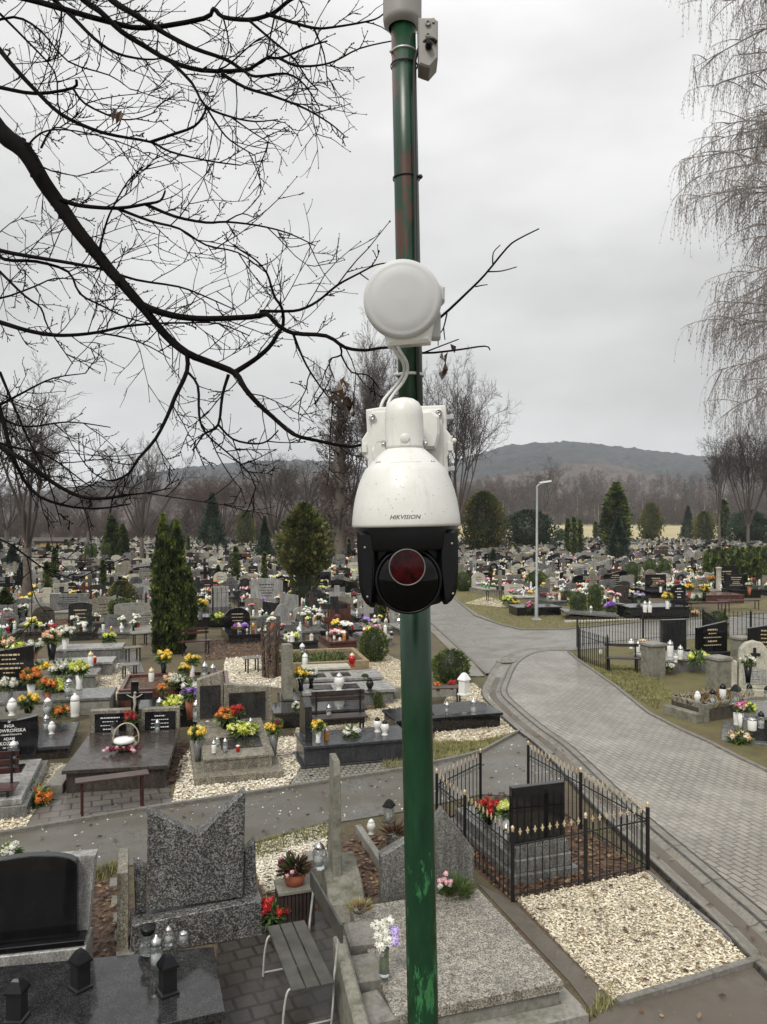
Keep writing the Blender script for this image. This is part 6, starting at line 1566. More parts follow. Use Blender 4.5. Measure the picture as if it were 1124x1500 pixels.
# tan kerbed planted grave
o = thing('grave', 'grave bed with a tan stone kerb and low green plants in the middle', 'grave', at(466, 988), radians(13), SG)
mb = MB(); 
for a in ((-1.5, 1.55, 0, .14), (-1.5, 1.55, 2.3, 2.44), (-1.5, -1.36, .14, 2.3), (1.41, 1.55, .14, 2.3)): mb.box(*a, 0, .36, 0, .01)
part('kerb', mb, 'tan_stone', o); mb = MB(); mb.box(-1.37, 1.42, .13, 2.31, 0, .25); part('soil_bed', mb, 'leaf_litter', o); mb = MB()
for k_ in range(700):
    d = Vector((rr.gauss(0, .6), rr.gauss(0, .6), 1)); mb.leaf(Vector((rr.uniform(-1.1, 1.0), rr.uniform(.3, 1.6), .26)), d, Vector((rr.gauss(0, 1), rr.gauss(0, 1), .2)), rr.uniform(.1, .3), .03, k_ % 3)
part('ground_cover', mb, ['leaf_green', 'thuja', 'moss_grass'], o)
near_lantern('tall', 'white', 'white', at(447, 978, .3), 'pale cone shaped lantern in the tan kerbed planted grave', 1.6); near_lantern('bulb', 'red', 'gold', at(516, 976, .3), 'round clay coloured pot lantern in the tan kerbed grave', 1.7); near_lantern('tall', 'clear', 'white', at(416, 968, .2), 'white capped lantern pair member left of the tan kerbed grave', 1.6); near_lantern('tall', 'clear', 'white', at(443, 962, .3), 'white capped lantern at the back left of the tan kerbed grave', 1.6)
# right of the pole
o = thing('grave', 'black polished tomb right of the green pole below the clipped ball bush', 'grave', mid(at(590, 1079), at(727, 1064)), radians(17), SG); mb = MB(); mb.box(-1.2, 1.17, 0, .95, 0, .27, 0, .006); part('box', mb, 'black_granite', o); mb = MB(); mb.box(-1.24, 1.22, -.05, 1.0, .27, .33, 0, .008); part('cover_slab', mb, 'black_granite', o)
for x, y, w in ((.0, .35, .3), (.62, .42, .34)): mb = MB(); mb.M = Matrix.Translation((x, y, .33)) @ Matrix.Rotation(radians(14), 4, 'X'); mb.box(-w, w, -.2, .3, 0, .05, 0, .01); mb.M = None; part('stone_book', mb, 'dark_granite', o)
near_lantern('tall', 'clear', 'silver', at(655, 1046, .33), 'clear lantern on the black tomb right of the pole', 1.0); near_lantern('tall', 'clear', 'silver', at(694, 1046, .33), 'tall clear lantern at the right end of the black tomb', 1.3)
p = at(645, 1036); bench('brown bench right of the green pole in front of the clipped ball bush', (p.x, p.y + .2), radians(8), 1.15, .34, .46, 2, 0, 'slab', 'brown_wood', 'iron_paint')
mb = MB(); p = at(650, 1022); mb.box(-1.3, .55, 0, .14, 0, .3, 0, .01); solid('low_wall', 'low grey stone kerb wall under the clipped ball bush', 'wall', mb, 'concrete', p, radians(8))
near_lantern('house', 'white', 'white', at(680, 1018, .28), 'white house shaped lantern right of the clipped ball bush', 1.9); near_flowers('pot', 'orange', at(642, 1012, .3), 'round orange pumpkin coloured lantern flowers right of the pole', .8, None, 41); near_flowers('pot', 'red', at(662, 1010, .3), 'small red flowers in front of the clipped ball bush', .8, None, 42)

# ------------------------------------------------------------------ right side
RG = 'graves on the right beyond the brick road'
f1, f2, f3 = at(848, 968), at(890, 984), at(846, 948)
b2 = at(1030, 932)
iron_fence('rusty dark iron fence around the graves right of the lane junction', [(f3, f3.lerp(b2, .5)), (f3.lerp(b2, .5), b2), (f3, f1), (f1, f2), (b2, at(1046, 945))], 1.05, .13, None, 'iron_paint', None, False, .03)
iron_fence('dark iron fence along the lane at the far right edge', [(at(1062, 935), at(1100, 938)), (at(1100, 938), at(1150, 944))], 1.1, .14, None, 'iron_paint', None, False, .03)
for x, y, tp, w, lb in ((957, 992, 941, 34, 'square concrete gatepost nearest the grass, left of the other'), (1053, 1016, 961, 34, 'square concrete gatepost nearest the kerbed plant bed'), (1088, 975, 932, 32, 'square concrete post behind at the right edge')):
    p = at(x, y); h = EYE - (tp - HORY) / FPX * p.y; ww = w / FPX * p.y / 2 * .8
    o = thing('concrete_post', lb, 'post', p, radians(22), 'square concrete gateposts on the right'); mb = MB(); mb.box(-ww * .88, ww * .88, -ww * .88, ww * .88, 0, h - .1, 0, .015); part('shaft', mb, 'old_concrete', o); mb = MB(); mb.box(-ww, ww, -ww, ww, h - .1, h, 0, .02); part('capstone', mb, 'concrete', o)
def slab_grave(px, py, rot, w, l, hb, mats, label, stone=None, group=RG, cover=True):
    """front edge centre at px,py; stone = (shape, width, height, material, y position)"""
    o = thing('grave', label, 'grave', at(px, py), rot, group)
    mb = MB(); mb.box(-w / 2, w / 2, 0, l, 0, hb, 0, .01); part('base', mb, mats[0], o)
    if cover: mb = MB(); mb.box(-w / 2 - .03, w / 2 + .03, -.03, l + .03, hb, hb + .07, 0, .008); part('cover_slab', mb, mats[1], o)
    if stone:
        sh, sw, shh, sm, sy = stone; mb = MB(); mb.prism(outline(sh, sw, shh), sy - .07, sy + .07, 0, .008); q = part('headstone', mb, sm, o); q.location = (0, 0, hb + .07)
        ln = lines_mb(sw * .8, shh * .7, .12, sy - .071, 5, random.Random(int(px))); part('inscription', ln, 'gold_paint' if sm == 'black_granite' else 'dark_granite', q)
    return o
slab_grave(1005, 985, radians(20), 1.7, 1.3, .35, ('grey_granite', 'light_granite'), 'grey granite grave between the two square concrete gateposts')
slab_grave(992, 968, radians(14), .9, .4, .3, ('grey_granite', 'dark_granite'), 'dark grey headstone inside the rusty iron fence', ('rect', .9, .95, 'dark_granite', .2)); slab_grave(1048, 972, radians(14), 1.1, .5, .3, ('dark_granite', 'dark_granite'), 'black granite headstone with gold lettering right in the iron fence', ('slant', 1.1, .95, 'black_granite', .2))
bench('black bench inside the rusty iron fence', (at(912, 985).x, at(912, 985).y), radians(-8), 1.0, .35, .45, 3, 1, 'slab', 'dark_wood', 'iron_paint', .4)
for x, y, z, kd, gl, lb, s_ in ((982, 962, .42, 'tall', 'white', 'tallest white lantern on the grey grave between gateposts', 1.9), (997, 966, .42, 'tall', 'white', 'second white lantern on the grey grave between gateposts', 1.6), (990, 970, .42, 'bulb', 'white', 'low white lantern on the grey grave between gateposts', 1.1), (935, 955, .2, 'tall', 'white', 'white lantern inside the rusty iron fence', 1.4), (925, 950, .2, 'bulb', 'white', 'round white lantern inside the rusty iron fence', 1.5), (880, 958, .1, 'cup', 'white', 'small white candle cup at the left of the iron fence', 1.4)):
    near_lantern(kd, gl, 'silver', at(x, y, z), lb, s_)
near_flowers('wreath', 'lime', at(1022, 968, .42), 'green and yellow arrangement on the grey grave between gateposts', 1.5, None, 51); near_flowers('pot', 'white', at(981, 985, .1), 'white bow and flowers below the grey grave between gateposts', 1.0, None, 52)
near_flowers('pot', 'peach', at(940, 952, .2), 'withered peach flowers inside the rusty iron fence', 1.3, None, 53)
put_con('dome', 1066, 1010, 966, 22, 'dark evergreen shrub behind the concrete gatepost', cat='bush', name='bush', group='clipped bushes among the graves')
# pale carved stone with black cross
o = thing('headstone', 'pale carved stone monument with a black cross at the right edge', 'headstone', at(1104, 1018), radians(-12), RG)
mb = MB(); mb.box(-.9, .9, -.25, .35, 0, .18, 0, .015); part('base', mb, 'pale_stone', o)
mb = MB(); mb.prism([(-.38, .18), (.38, .18), (.36, 1.0), (.33, 1.2), (.2, 1.36), (0, 1.42), (-.2, 1.36), (-.33, 1.2), (-.36, 1.0)], -.1, .14, 0, .02); part('stele', mb, 'pale_stone', o)
for sx in (-1, 1): mb = MB(); mb.prism([(sx * .4, .18), (sx * .78, .18), (sx * .76, .8), (sx * .58, .92), (sx * .4, .86)], -.06, .2, 0, .02); part('side_block', mb, 'pale_stone', o)
mb = MB(); mb.box(-.035, .035, -.13, -.1, .78, 1.25, 0, .004); mb.box(-.14, -.035, -.13, -.1, 1.04, 1.11, 0, .004); mb.box(.035, .14, -.13, -.1, 1.04, 1.11, 0, .004); part('cross', mb, 'iron_paint', o)
mb = MB(); mb.box(-.28, .28, -.115, -.1, .3, .7, 0, .004); q = part('panel', mb, 'light_granite', o); ln = lines_mb(.5, .36, .32, -.1155, 5, random.Random(3)); part('inscription', ln, 'grey_vase', q)
near_lantern('tall', 'clear', 'black', at(1098, 1023, .1), 'dark lidded lantern at the foot of the pale monument', 1.4); near_lantern('tall', 'clear', 'black', at(1124, 1026, .1), 'dark lidded lantern right at the pale monument', 1.4)
near_flowers('ball', 'white', at(1096, 1000, .75), 'white ball flowers above the pale carved monument', 1.3, None, 54)
slab_grave(1125, 985, radians(-8), 1.0, .4, .5, ('black_granite', 'black_granite'), 'black grave with angel figure behind the pale monument', ('slant', 1.0, .9, 'black_granite', .2))
# kerbed plant bed
o = thing('grave', 'old mossy concrete kerbed grave bed with dry plants on the right', 'grave', (0, 0, 0), 0, RG)
A, B, C_ = at(972, 1046), at(1020, 1061), at(1111, 1046)
D = A + (C_ - B); mb = MB()
def kerb2(mb, a, b, w, h0, h1): 
    t = (b - a).normalized(); n = Vector((-t.y, t.x, 0)) * w; mb.plate([(p.x, p.y) for p in (a, b, b + n, a + n)], h0, h1, 0, .015)
kerb2(mb, A, B, .2, 0, .22); part('front_step', mb, 'old_concrete', o); mb = MB(); t_ = (C_ - B).normalized()
A2, B2 = A + t_ * .26, B + t_ * .26
kerb2(mb, A2, B2, .14, 0, .42); kerb2(mb, B2, C_, .16, 0, .42); kerb2(mb, D, A2, .16, 0, .42); part('kerb', mb, 'old_concrete', o)
mb = MB(); mb.plate([(p.x, p.y) for p in (A2, B2, C_, D)], 0, .3, 0); part('soil_bed', mb, 'leaf_litter', o); mb = MB()
for k_ in range(520):
    u_, v_ = rr.random(), rr.random(); p = A2.lerp(B2, u_).lerp(D.lerp(C_, u_), v_); d = Vector((rr.gauss(0, .6), rr.gauss(0, .6), 1)); mb.leaf(Vector((p.x, p.y, .28)), d, Vector((rr.gauss(0, 1), rr.gauss(0, 1), .2)), rr.uniform(.1, .32), .02, rr.choice((0, 0, 1, 2)))
part('dry_plants', mb, ['dry_leaf_pale', 'straw', 'dry_leaf'], o)
near_lantern('bulb', 'white', 'white', at(1022, 1030, .35), 'white lantern at the left of the mossy kerbed bed', 1.2); near_lantern('house', 'clear', 'black', at(1078, 1032, .35), 'tall dark roofed lantern in the mossy kerbed bed', 1.6); near_lantern('tall', 'white', 'black', at(1059, 1026, .35), 'white lantern in the middle of the mossy kerbed bed', 1.5); near_lantern('tall', 'clear', 'black', at(1044, 1033, .35), 'wide clear lantern with dark lid in the mossy kerbed bed', 1.4)
# grave at the right edge with pink flowers
o = thing('grave', 'grey granite tomb on a pale plate with pink flowers at the right edge', 'grave', at(1100, 1090), radians(-25), RG)
mb = MB(); mb.box(-.55, 1.3, -.1, 1.6, 0, .06, 0, .008); part('base', mb, 'grey_granite', o); mb = MB(); mb.box(-.05, 1.3, .1, 1.5, .06, .5, 0, .01); part('box', mb, 'dark_granite', o); mb = MB(); mb.box(-.12, 1.36, .04, 1.56, .5, .58, 0, .01); part('cover_slab', mb, 'grey_granite', o)
for k_, (x, y) in enumerate(((-.1, .0), (-.16, 1.3))): mb = MB(); mb.lathe([(.06, .06), (.05, .12), (.07, .3), (.05, .48), (.06, .52)], 12, 0, True, (x, y, 0)); part('baluster', mb, 'grey_granite', o)
near_flowers('ball', 'pink', at(1086, 1068, .2), 'hot pink flowers at the right edge grave', 1.15, 'white_plastic', 61); near_flowers('wreath', 'peach', at(1084, 1086, .05), 'dark pot of withered heather before the pink flowers', 1.0, 'black_plastic', 62); near_lantern('tall', 'white', 'black', at(1080, 1062, .25), 'white lantern with dark lid behind the pink flowers', 1.5); near_lantern('tall', 'clear', 'black', at(1115, 1066, .58), 'clear lantern on the right edge tomb', 1.2); near_lantern('cup', 'white', 'silver', at(1102, 1070, .58), 'grey stone heart ornament on the right edge tomb', 2.0); near_flowers('vase', 'lime', at(1097, 1062, .3), 'green and white spray behind the pink flowers', 1.0, None, 63)
# black tomb and its neighbours behind the lane
slab_grave(967, 907, radians(8), 2.9, 1.5, .5, ('black_granite', 'black_granite'), 'black polished tomb with an upright black stone beyond the lane', None)
o = thing('headstone', 'black upright headstone on the right end of the tomb beyond the lane', 'headstone', at(994, 893, .0), radians(8), RG); mb = MB(); mb.prism(outline('arch', .75, 1.3), -.07, .07, 0, .01); part('stone', mb, 'black_granite', o); ln = lines_mb(.6, .8, .4, -.071, 5, random.Random(8)); part('inscription', ln, 'letter_paint', o); mb = MB(); mb.box(-.45, .45, -.15, .15, 0, .55, 0, .01); part('base', mb, 'black_granite', o)
near_flowers('vase', 'yellow', at(978, 892, .57), 'bright yellow bouquet on the black tomb beyond the lane', 1.9, None, 71)
for x, lb in ((945, 'white tall lantern, left one on the black tomb beyond the lane'), (952, 'white tall lantern, right one on the black tomb beyond the lane')): near_lantern('tall', 'white', 'silver', at(x, 897, .57), lb, 1.9)
o = thing('grave', 'sunken grey slab lying askew on the grass beside the clipped bushes', 'grave', at(868, 908), radians(-4), RG); mb = MB(); mb.M = Matrix.Rotation(radians(4), 4, 'Y'); mb.box(-1.3, 1.2, 0, 1.3, .18, .3, 0, .01); mb.M = None; part('slab', mb, 'grey_granite', o); mb = MB(); mb.box(-1.0, 1.0, .1, 1.2, 0, .14, 0, .01); part('plinth', mb, 'brown_granite', o)
mb = MB(); kerbline(mb, at(828, 912), at(938, 909), .25, .08); solid('kerb_strip', 'pale concrete strip on the grass in front of the sunken slab', 'kerb', mb, 'pale_stone')
near_flowers('pot', 'purple', at(895, 902), 'purple flowers right of the sunken grey slab', 2.6, None, 72); near_lantern('tall', 'clear', 'silver', at(866, 900, .3), 'clear lantern on the sunken grey slab', 1.5)
for kx, (x, y, lb) in enumerate(((1038, 896, 'left red brown bench beyond the lane on the right'), (1082, 893, 'right red brown bench beyond the lane on the right'))): p = at(x, y); bench(lb, (p.x, p.y), radians(6), 2.2, .4, .5, 3, 0, 'slab', 'maroon_paint', 'maroon_paint')
p = at(724, 880); bench('small dark bench on the pale gravel beside the lane', (p.x, p.y), radians(10), 1.0, .4, .6, 3, 0, 'slab', 'dark_wood', 'iron_paint')
# street lamp
o = thing('street_lamp', 'tall galvanised street lamp on the grass beside the lane', 'street lamp', at(786, 908)); b_ = Vector(o.location); k2 = b_.y / FPX
mb = MB(); zt_ = EYE - (714 - HORY) * k2; mb.tube([Vector((0, 0, 0)), Vector((0, 0, 1.2)), Vector((.01, 0, 1.25)), Vector((.03, 0, zt_))], [.085, .08, .062, .045], 12); part('mast', mb, 'galvanised', o)
mb = MB(); mb.tube(smoothp([Vector((.03, 0, zt_ - .05)), Vector((.06, 0, zt_ + .08)), Vector((.35, -.05, zt_ + .2))], 4), .04, 8); part('arm', mb, 'galvanised', o)
mb = MB(); mb.prismx([(-.16, -.02), (.16, -.02), (.13, .06), (-.13, .06)], .0, .55, 0, .01); mb.v = [(x + .12, y, z + zt_ + .19 + x * .16) for x, y, z in mb.v]; part('lamp_head', mb, 'galvanised', o)
mb = MB(); mb.box(-.2, .2, -.2, .2, 0, .05, 0, .01); mb.box(-.12, .12, -.12, .12, .05, .1, 0, .01); part('base_plate', mb, 'galvanised', o)

# ------------------------------------------------------------------ left middle distance
o = thing('grave', 'dark red granite planted grave box in front of the tall columnar conifers', 'grave', at(258, 1032), radians(13), 'graves in the third row')
mb = MB(); mb.box(-1.35, 1.3, 0, .1, 0, .42, 0, .008); mb.box(-1.35, -1.25, .1, 1.9, 0, .42, 0, .008); mb.box(1.2, 1.3, .1, 1.9, 0, .42, 0, .008); mb.box(-1.35, 1.3, 1.9, 2.0, 0, .42, 0, .008); part('kerb', mb, 'red_granite', o); mb = MB(); mb.box(-1.26, 1.21, .1, 1.9, 0, .34); part('soil_bed', mb, 'leaf_litter', o)
for x, y, kd, c, lb, s_, sd in ((238, 1018, 'pot', 'orange', 'small orange flowers at the left of the red planted grave', .9, 81), (262, 1012, 'pot', 'white', 'big white lily bouquet in the red planted grave', 1.7, 82), (283, 1013, 'wreath', 'white', 'low white roses at the right of the red planted grave', 1.5, 83), (300, 1010, 'wreath', 'white', 'white flowers at the right end of the red planted grave', 1.3, 84), (270, 1000, 'vase', 'yellow', 'yellow flowers at the back of the red planted grave', 1.1, 85), (240, 990, 'vase', 'yellow', 'tall yellow bouquet under the left columnar conifer', 1.7, 86), (282, 992, 'vase', 'yellow', 'yellow round blooms under the right columnar conifer', 1.6, 87), (250, 1008, 'pot', 'peach', 'wrapped peach bouquet in the red planted grave', 1.2, 88)):
    near_flowers(kd, c, at(x, y, .34), lb, s_, None, sd)
o = thing('grave', 'low black box grave with fir and purple flowers behind the crucifix', 'grave', at(256, 1066), radians(13), 'graves in the third row'); mb = MB(); mb.box(-.75, .65, 0, 1.0, 0, .4, 0, .006); part('box', mb, 'black_granite', o); mb = MB(); mb.box(-.78, .68, -.03, 1.03, .4, .46, 0, .006); part('cover_slab', mb, 'black_granite', o)
near_flowers('pot', 'lime', at(252, 1052, .46), 'large fir and white rose arrangement on the low black box grave', 1.9, None, 91); near_flowers('ball', 'purple', at(278, 1054, .3), 'purple chrysanthemum ball behind the low black box grave', 1.4, None, 92); near_lantern('tall', 'clear', 'silver', at(234, 1050, .46), 'clear lantern left on the low black box grave', 1.5); near_lantern('tall', 'clear', 'silver', at(288, 1056, .46), 'clear lantern right on the low black box grave', 1.6)
o = thing('hedge_stump', 'brown leafless hedge column with twiggy stems in the middle left', 'hedge', at(396, 992)); mb = MB()
for k_ in range(420):
    z = rr.uniform(0, 1.5); a = rr.uniform(0, 6.28); q = Vector((cos(a) * rr.uniform(.1, .34), sin(a) * .3, z)); mb.leaf(q, Vector((rr.gauss(0, .6), rr.gauss(0, .6), 1)), Vector((cos(a), sin(a), .2)), rr.uniform(.08, .2), .016, rr.choice((0, 0, 1)))
part('twigs', mb, ['hedge_brown', 'bark'], o); mb = MB()
for k_ in range(7): a = k_ * .9; mb.tube([Vector((cos(a) * .2, sin(a) * .2, -.02)), Vector((cos(a) * .22, sin(a) * .2, .8)), Vector((cos(a) * .28, sin(a) * .2, 1.6))], [.05, .045, .02], 6)
part('stems', mb, 'hedge_brown', o)
for x, y, ang, L, lb in ((369, 985, .1, .5, 'small slatted stool bench on white gravel in the middle left'), (190, 996, .2, .5, 'small grey slatted stool behind the crucifix'), (195, 968, .3, .55, 'small grey stool bench left of the tall conifers'), (205, 945, .2, .6, 'far grey stool bench left of the tall conifers'), (285, 958, .2, 1.1, 'dark bench right behind the tall conifers')):
    p = at(x, y); bench(lb, (p.x, p.y), radians(18) + ang, L, .4, .46, 4, 2 if L > 1 else 0, 'slab', 'rough_stone' if L < 1 else 'maroon_paint', 'iron_paint')
for x, y, w, l, sh, m1, m2, lb in ((50, 1052, 3.3, 1.1, None, 'concrete', 'grey_granite', 'long pale grey slab covered in flowers at the left'), (85, 1012, 1.9, .9, None, 'grey_granite', 'grey_granite', 'grey slab with a fern vase left of the beige gravel'), (100, 992, 2.4, .9, None, 'grey_granite', 'light_granite', 'pale slab with roses left of the grey paving'), (130, 968, 2.0, 1.0, None, 'grey_granite', 'light_granite', 'pale narrow slab behind the roses on the left')):
    slab_grave(x, y, radians(12), w, l, .34, (m1, m2), lb, None, 'graves in the third row')
slab_grave(10, 1020, radians(12), 1.0, .5, .3, ('black_granite', 'black_granite'), 'black pitched headstone at the left edge among white flowers', ('slant', 1.2, .9, 'black_granite', .3), 'graves in the third row')
for x, y, z, kd, c, lb, s_, sd in ((12, 1042, .41, 'ball', 'white', 'white ball chrysanthemums at the far left slab', 1.7, 101), (42, 1044, .41, 'pot', 'yellow', 'golden yellow flowers with red centre at the left slab', 1.6, 102), (46, 1026, .3, 'vase', 'orange', 'orange and yellow mixed bouquet at the left', 1.9, 103), (70, 1034, .41, 'vase', 'orange', 'orange chrysanthemums right of the mixed bouquet', 1.6, 104), (86, 1046, .41, 'wreath', 'orange', 'small orange bloom at the right end of the left slab', .9, 105), (84, 1012, .41, 'wreath', 'lime', 'pale green white arrangement behind the orange chrysanthemums', 1.6, 106), (116, 1010, .41, 'vase', 'lime', 'green fern spray in a black vase left of beige gravel', 1.8, 107), (92, 986, .41, 'wreath', 'white', 'white roses in a row on the pale slab', 1.8, 108), (62, 984, .3, 'wreath', 'yellow', 'low yellow red flowers left of the white roses', 1.6, 109), (76, 972, .3, 'ball', 'peach', 'very large peach rose bouquet on the left', 2.3, 110), (96, 955, .3, 'vase', 'white', 'tall cream white bouquet behind the peach one', 2.2, 111), (50, 975, .3, 'vase', 'white', 'white flowers with dark leaves left of the peach bouquet', 2.0, 112), (28, 955, .3, 'wreath', 'lime', 'round pale green wreath on the left', 1.8, 113), (4, 948, .3, 'wreath', 'peach', 'peach flowers cut by the left edge', 1.8, 114), (160, 948, .2, 'pot', 'lime', 'pale yellow roses left of the tall conifers', 2.0, 115), (128, 1030, .1, 'pot', 'lime', 'small green plant beside the beige gravel', .9, 116)):
    near_flowers(kd, c, at(x, y, z), lb, s_, None, sd)
for x, y, z, kd, gl, ld, lb, s_ in ((18, 1048, .41, 'bulb', 'white', 'white', 'white round lantern left on the long pale slab', 1.6), (70, 1048, .41, 'bulb', 'clear', 'white', 'clear round lantern middle on the long pale slab', 1.6), (101, 1020, .41, 'bulb', 'clear', 'silver', 'clear heart lantern before the green fern spray', 1.8), (110, 1050, .1, 'tall', 'white', 'white', 'white figure lantern right of the long pale slab', 2.0), (133, 976, .41, 'tall', 'white', 'red' if False else 'gold', 'white lantern on the pale narrow slab', 1.6), (138, 972, .41, 'cup', 'red', 'gold', 'red candle cup on the pale narrow slab', 1.8), (300, 996, .3, 'tall', 'clear', 'silver', 'clear tall lantern right of the yellow round blooms', 1.8), (312, 996, .3, 'tall', 'clear', 'silver', 'second clear tall lantern right of the yellow round blooms', 1.6), (222, 1000, .3, 'tall', 'white', 'gold', 'white lantern at the back left of the red planted grave', 1.5)):
    near_lantern(kd, gl, ld, at(x, y, z), lb, s_)
# ------------------------------------------------------------------ middle distance: single recognisable graves
MG = 'graves in the middle distance'
slab_grave(95, 908, radians(10), 1.9, 1.2, .3, ('concrete', 'concrete'), 'plain wide grey gravestone without lettering left of the tall conifers', ('rect', 1.75, .75, 'grey_granite', 1.0), MG)
slab_grave(316, 919, radians(10), 2.3, 1.2, .38, ('black_granite', 'black_granite'), 'low black tomb with yellow flowers right of the tall columnar conifers', None, MG)
near_flowers('vase', 'yellow', at(294, 908, .45), 'big yellow bouquet on the low black tomb right of the tall conifers', 2.2, None, 121); near_flowers('wreath', 'lime', at(318, 906, .45), 'yellow and white spray on the low black tomb right of the tall conifers', 1.5, None, 122)
slab_grave(392, 893, radians(10), 2.0, 1.6, .3, ('brown_granite', 'grey_granite'), 'rosy grey wide arched gravestone left of the round topped conifer', ('arch', 1.7, 1.15, 'light_granite', 1.4), MG)
iron_fence('black iron lattice fence on the left before the middle graves', [(at(133, 915), at(172, 915)), (at(172, 915), at(214, 914))], 1.35, .2, None, 'iron_paint', None, False, .035)
iron_fence('black iron fence right behind the tall columnar conifers', [(at(282, 905), at(312, 902)), (at(312, 902), at(350, 899))], 1.35, .2, None, 'iron_paint', None, False, .035)
iron_fence('low black iron fence beside the round topped conifer', [(at(418, 894), at(432, 893)), (at(432, 893), at(450, 892))], 1.1, .18, None, 'iron_paint', None, False, .03)
slab_grave(915, 872, radians(6), 1.9, 1.6, .35, ('black_granite', 'black_granite'), 'wide black curved headstone grave right of the clipped round bushes', ('wave', 1.5, 1.0, 'black_granite', 1.4), MG)
slab_grave(975, 876, radians(6), 1.8, 1.5, .35, ('black_granite', 'dark_granite'), 'black headstone grave behind the tomb with the bright yellow bouquet', ('rect', 1.3, .9, 'black_granite', 1.3), MG)
slab_grave(1045, 884, radians(6), 3.6, 1.6, .4, ('red_granite', 'red_granite'), 'dark red granite double tomb behind the red brown benches', None, MG)
slab_grave(1096, 876, radians(6), 1.6, 1.5, .4, ('black_granite', 'black_granite'), 'black scooped headstone grave in front of the right hedge', ('scoop', 1.5, .9, 'black_granite', 1.3), MG)
slab_grave(1068, 866, radians(6), 1.7, .5, .3, ('black_granite', 'black_granite'), 'black wide headstone directly in front of the right hedge', ('rect', 1.6, 1.3, 'black_granite', .3), MG)
o = thing('stone_column', 'pale round stone column among the black graves by the right hedge', 'column', at(1053, 868)); mb = MB(); mb.lathe([(.22, 0), (.22, .15), (.17, .2), (.16, 1.5), (.2, 1.56), (.19, 1.62), (.02, 1.65)], 16); part('shaft', mb, 'pale_stone', o)
for x, y, z, kd, c, lb, s_, sd in ((968, 868, .4, 'vase', 'pink', 'pink white flowers before the black curved headstone', 1.8, 131), (1010, 876, .4, 'vase', 'yellow', 'bright yellow bouquet beside the black headstone behind the tomb', 2.0, 132), (1022, 880, .4, 'wreath', 'white', 'white roses left on the dark red double tomb', 1.9, 133), (1032, 880, .45, 'vase', 'yellow', 'yellow and white bouquet on the dark red double tomb', 2.0, 134), (1042, 862, .3, 'vase', 'orange', 'yellow orange flowers in front of the right hedge', 2.0, 135), (1098, 872, .4, 'ball', 'white', 'white round blooms before the black scooped headstone', 1.8, 136), (936, 888, .4, 'vase', 'lilac', 'lilac white flowers left of the black tomb beyond the lane', 1.8, 137), (1016, 900, .1, 'wreath', 'peach', 'peach flowers near the red brown benches', 1.2, 138), (742, 888, .1, 'pot', 'lime', 'white green flowers on a dark plate beside the small dark bench', 2.2, 139), (752, 886, .1, 'wreath', 'yellow', 'yellow low flowers beside the small dark bench', 1.8, 140), (776, 896, .2, 'pot', 'pink', 'pink flowers on the black tomb behind the street lamp', 1.9, 141), (842, 884, .3, 'wreath', 'peach', 'peach roses behind the clipped round bushes', 2.0, 142), (820, 880, .2, 'pot', 'red', 'red and peach flowers right of the street lamp', 1.7, 143)):
    near_flowers(kd, c, at(x, y, z), lb, s_, None, sd)
slab_grave(790, 902, radians(8), 2.2, 1.3, .35, ('black_granite', 'dark_granite'), 'low dark tomb directly behind the street lamp mast', None, MG)

# ================================================================== the crowd of graves behind
import numpy as np
class Big:
    """many small meshes gathered into one"""
    def __init__(s, mats): s.mats = mats; s.v = []; s.f = []; s.m = []; s.n = 0
    def add(s, mb, M, mats):
        a = np.array(mb.v, dtype=np.float64); R3 = np.array(M.to_3x3()); t = np.array(M.to_translation())
        a = a @ R3.T + t; s.v.append(a)
        n = s.n; mm = [s.mats.index(x) for x in mats]
        s.f.extend([tuple(i + n for i in f) for f in mb.f]); s.m.extend([mm[i] for i in mb.m]); s.n += len(a)
    def build(s, name):
        me = bpy.data.meshes.new(name); me.from_pydata(np.concatenate(s.v).tolist(), [], s.f)
        for m in s.mats: me.materials.append(MAT[m])
        me.polygons.foreach_set('material_index', s.m); me.update()
        o = link(name, me); o['kind'] = 'stuff'; return o
TAKEN = [(o.location.x, o.location.y, 1.75 if o.get('category') in ('grave', 'headstone') else .75) for o in COL.objects if o.get('category') in ('grave', 'headstone', 'tree', 'conifer', 'bush', 'hedge plant', 'street lamp', 'bench', 'fence') and o.location.y > 18]
LEFT = [(-90, 790), (612, 790), (612, 842), (556, 858), (556, 896), (606, 918), (600, 958), (430, 958), (420, 940), (335, 938), (330, 958), (215, 958), (200, 935), (-90, 940)]
RIGHT = [(668, 862), (636, 846), (636, 790), (1220, 790), (1220, 880), (1005, 876), (930, 880), (900, 892), (760, 884), (715, 872), (690, 872)]
STONE = [('grey_granite', 'grey granite', 5), ('dark_granite', 'dark grey granite', 6), ('black_granite', 'black polished', 5), ('light_granite', 'pale granite', 6), ('brown_granite', 'brown granite', 2), ('tan_terrazzo', 'tan terrazzo', 3), ('coarse_terrazzo', 'pebbled', 1), ('pale_stone', 'weathered pale stone', 4), ('red_granite', 'dark red granite', 1), ('concrete', 'plain concrete', 3)]
SHAPE = [('arch', 'arched', 4), ('rect', 'square', 4), ('slant', 'slanted', 3), ('wave', 'wavy topped', 2), ('round', 'round topped', 2), ('shoulder', 'shouldered', 2), ('peak', 'peaked', 2), ('cross', 'cross', 5), ('leaf', 'leaf shaped', 1), ('scoop', 'scooped', 1), (None, 'flat', 2)]
SW = dict((a, b) for a, b, _ in SHAPE); MW = dict((a, b) for a, b, _ in STONE)
PM = {}
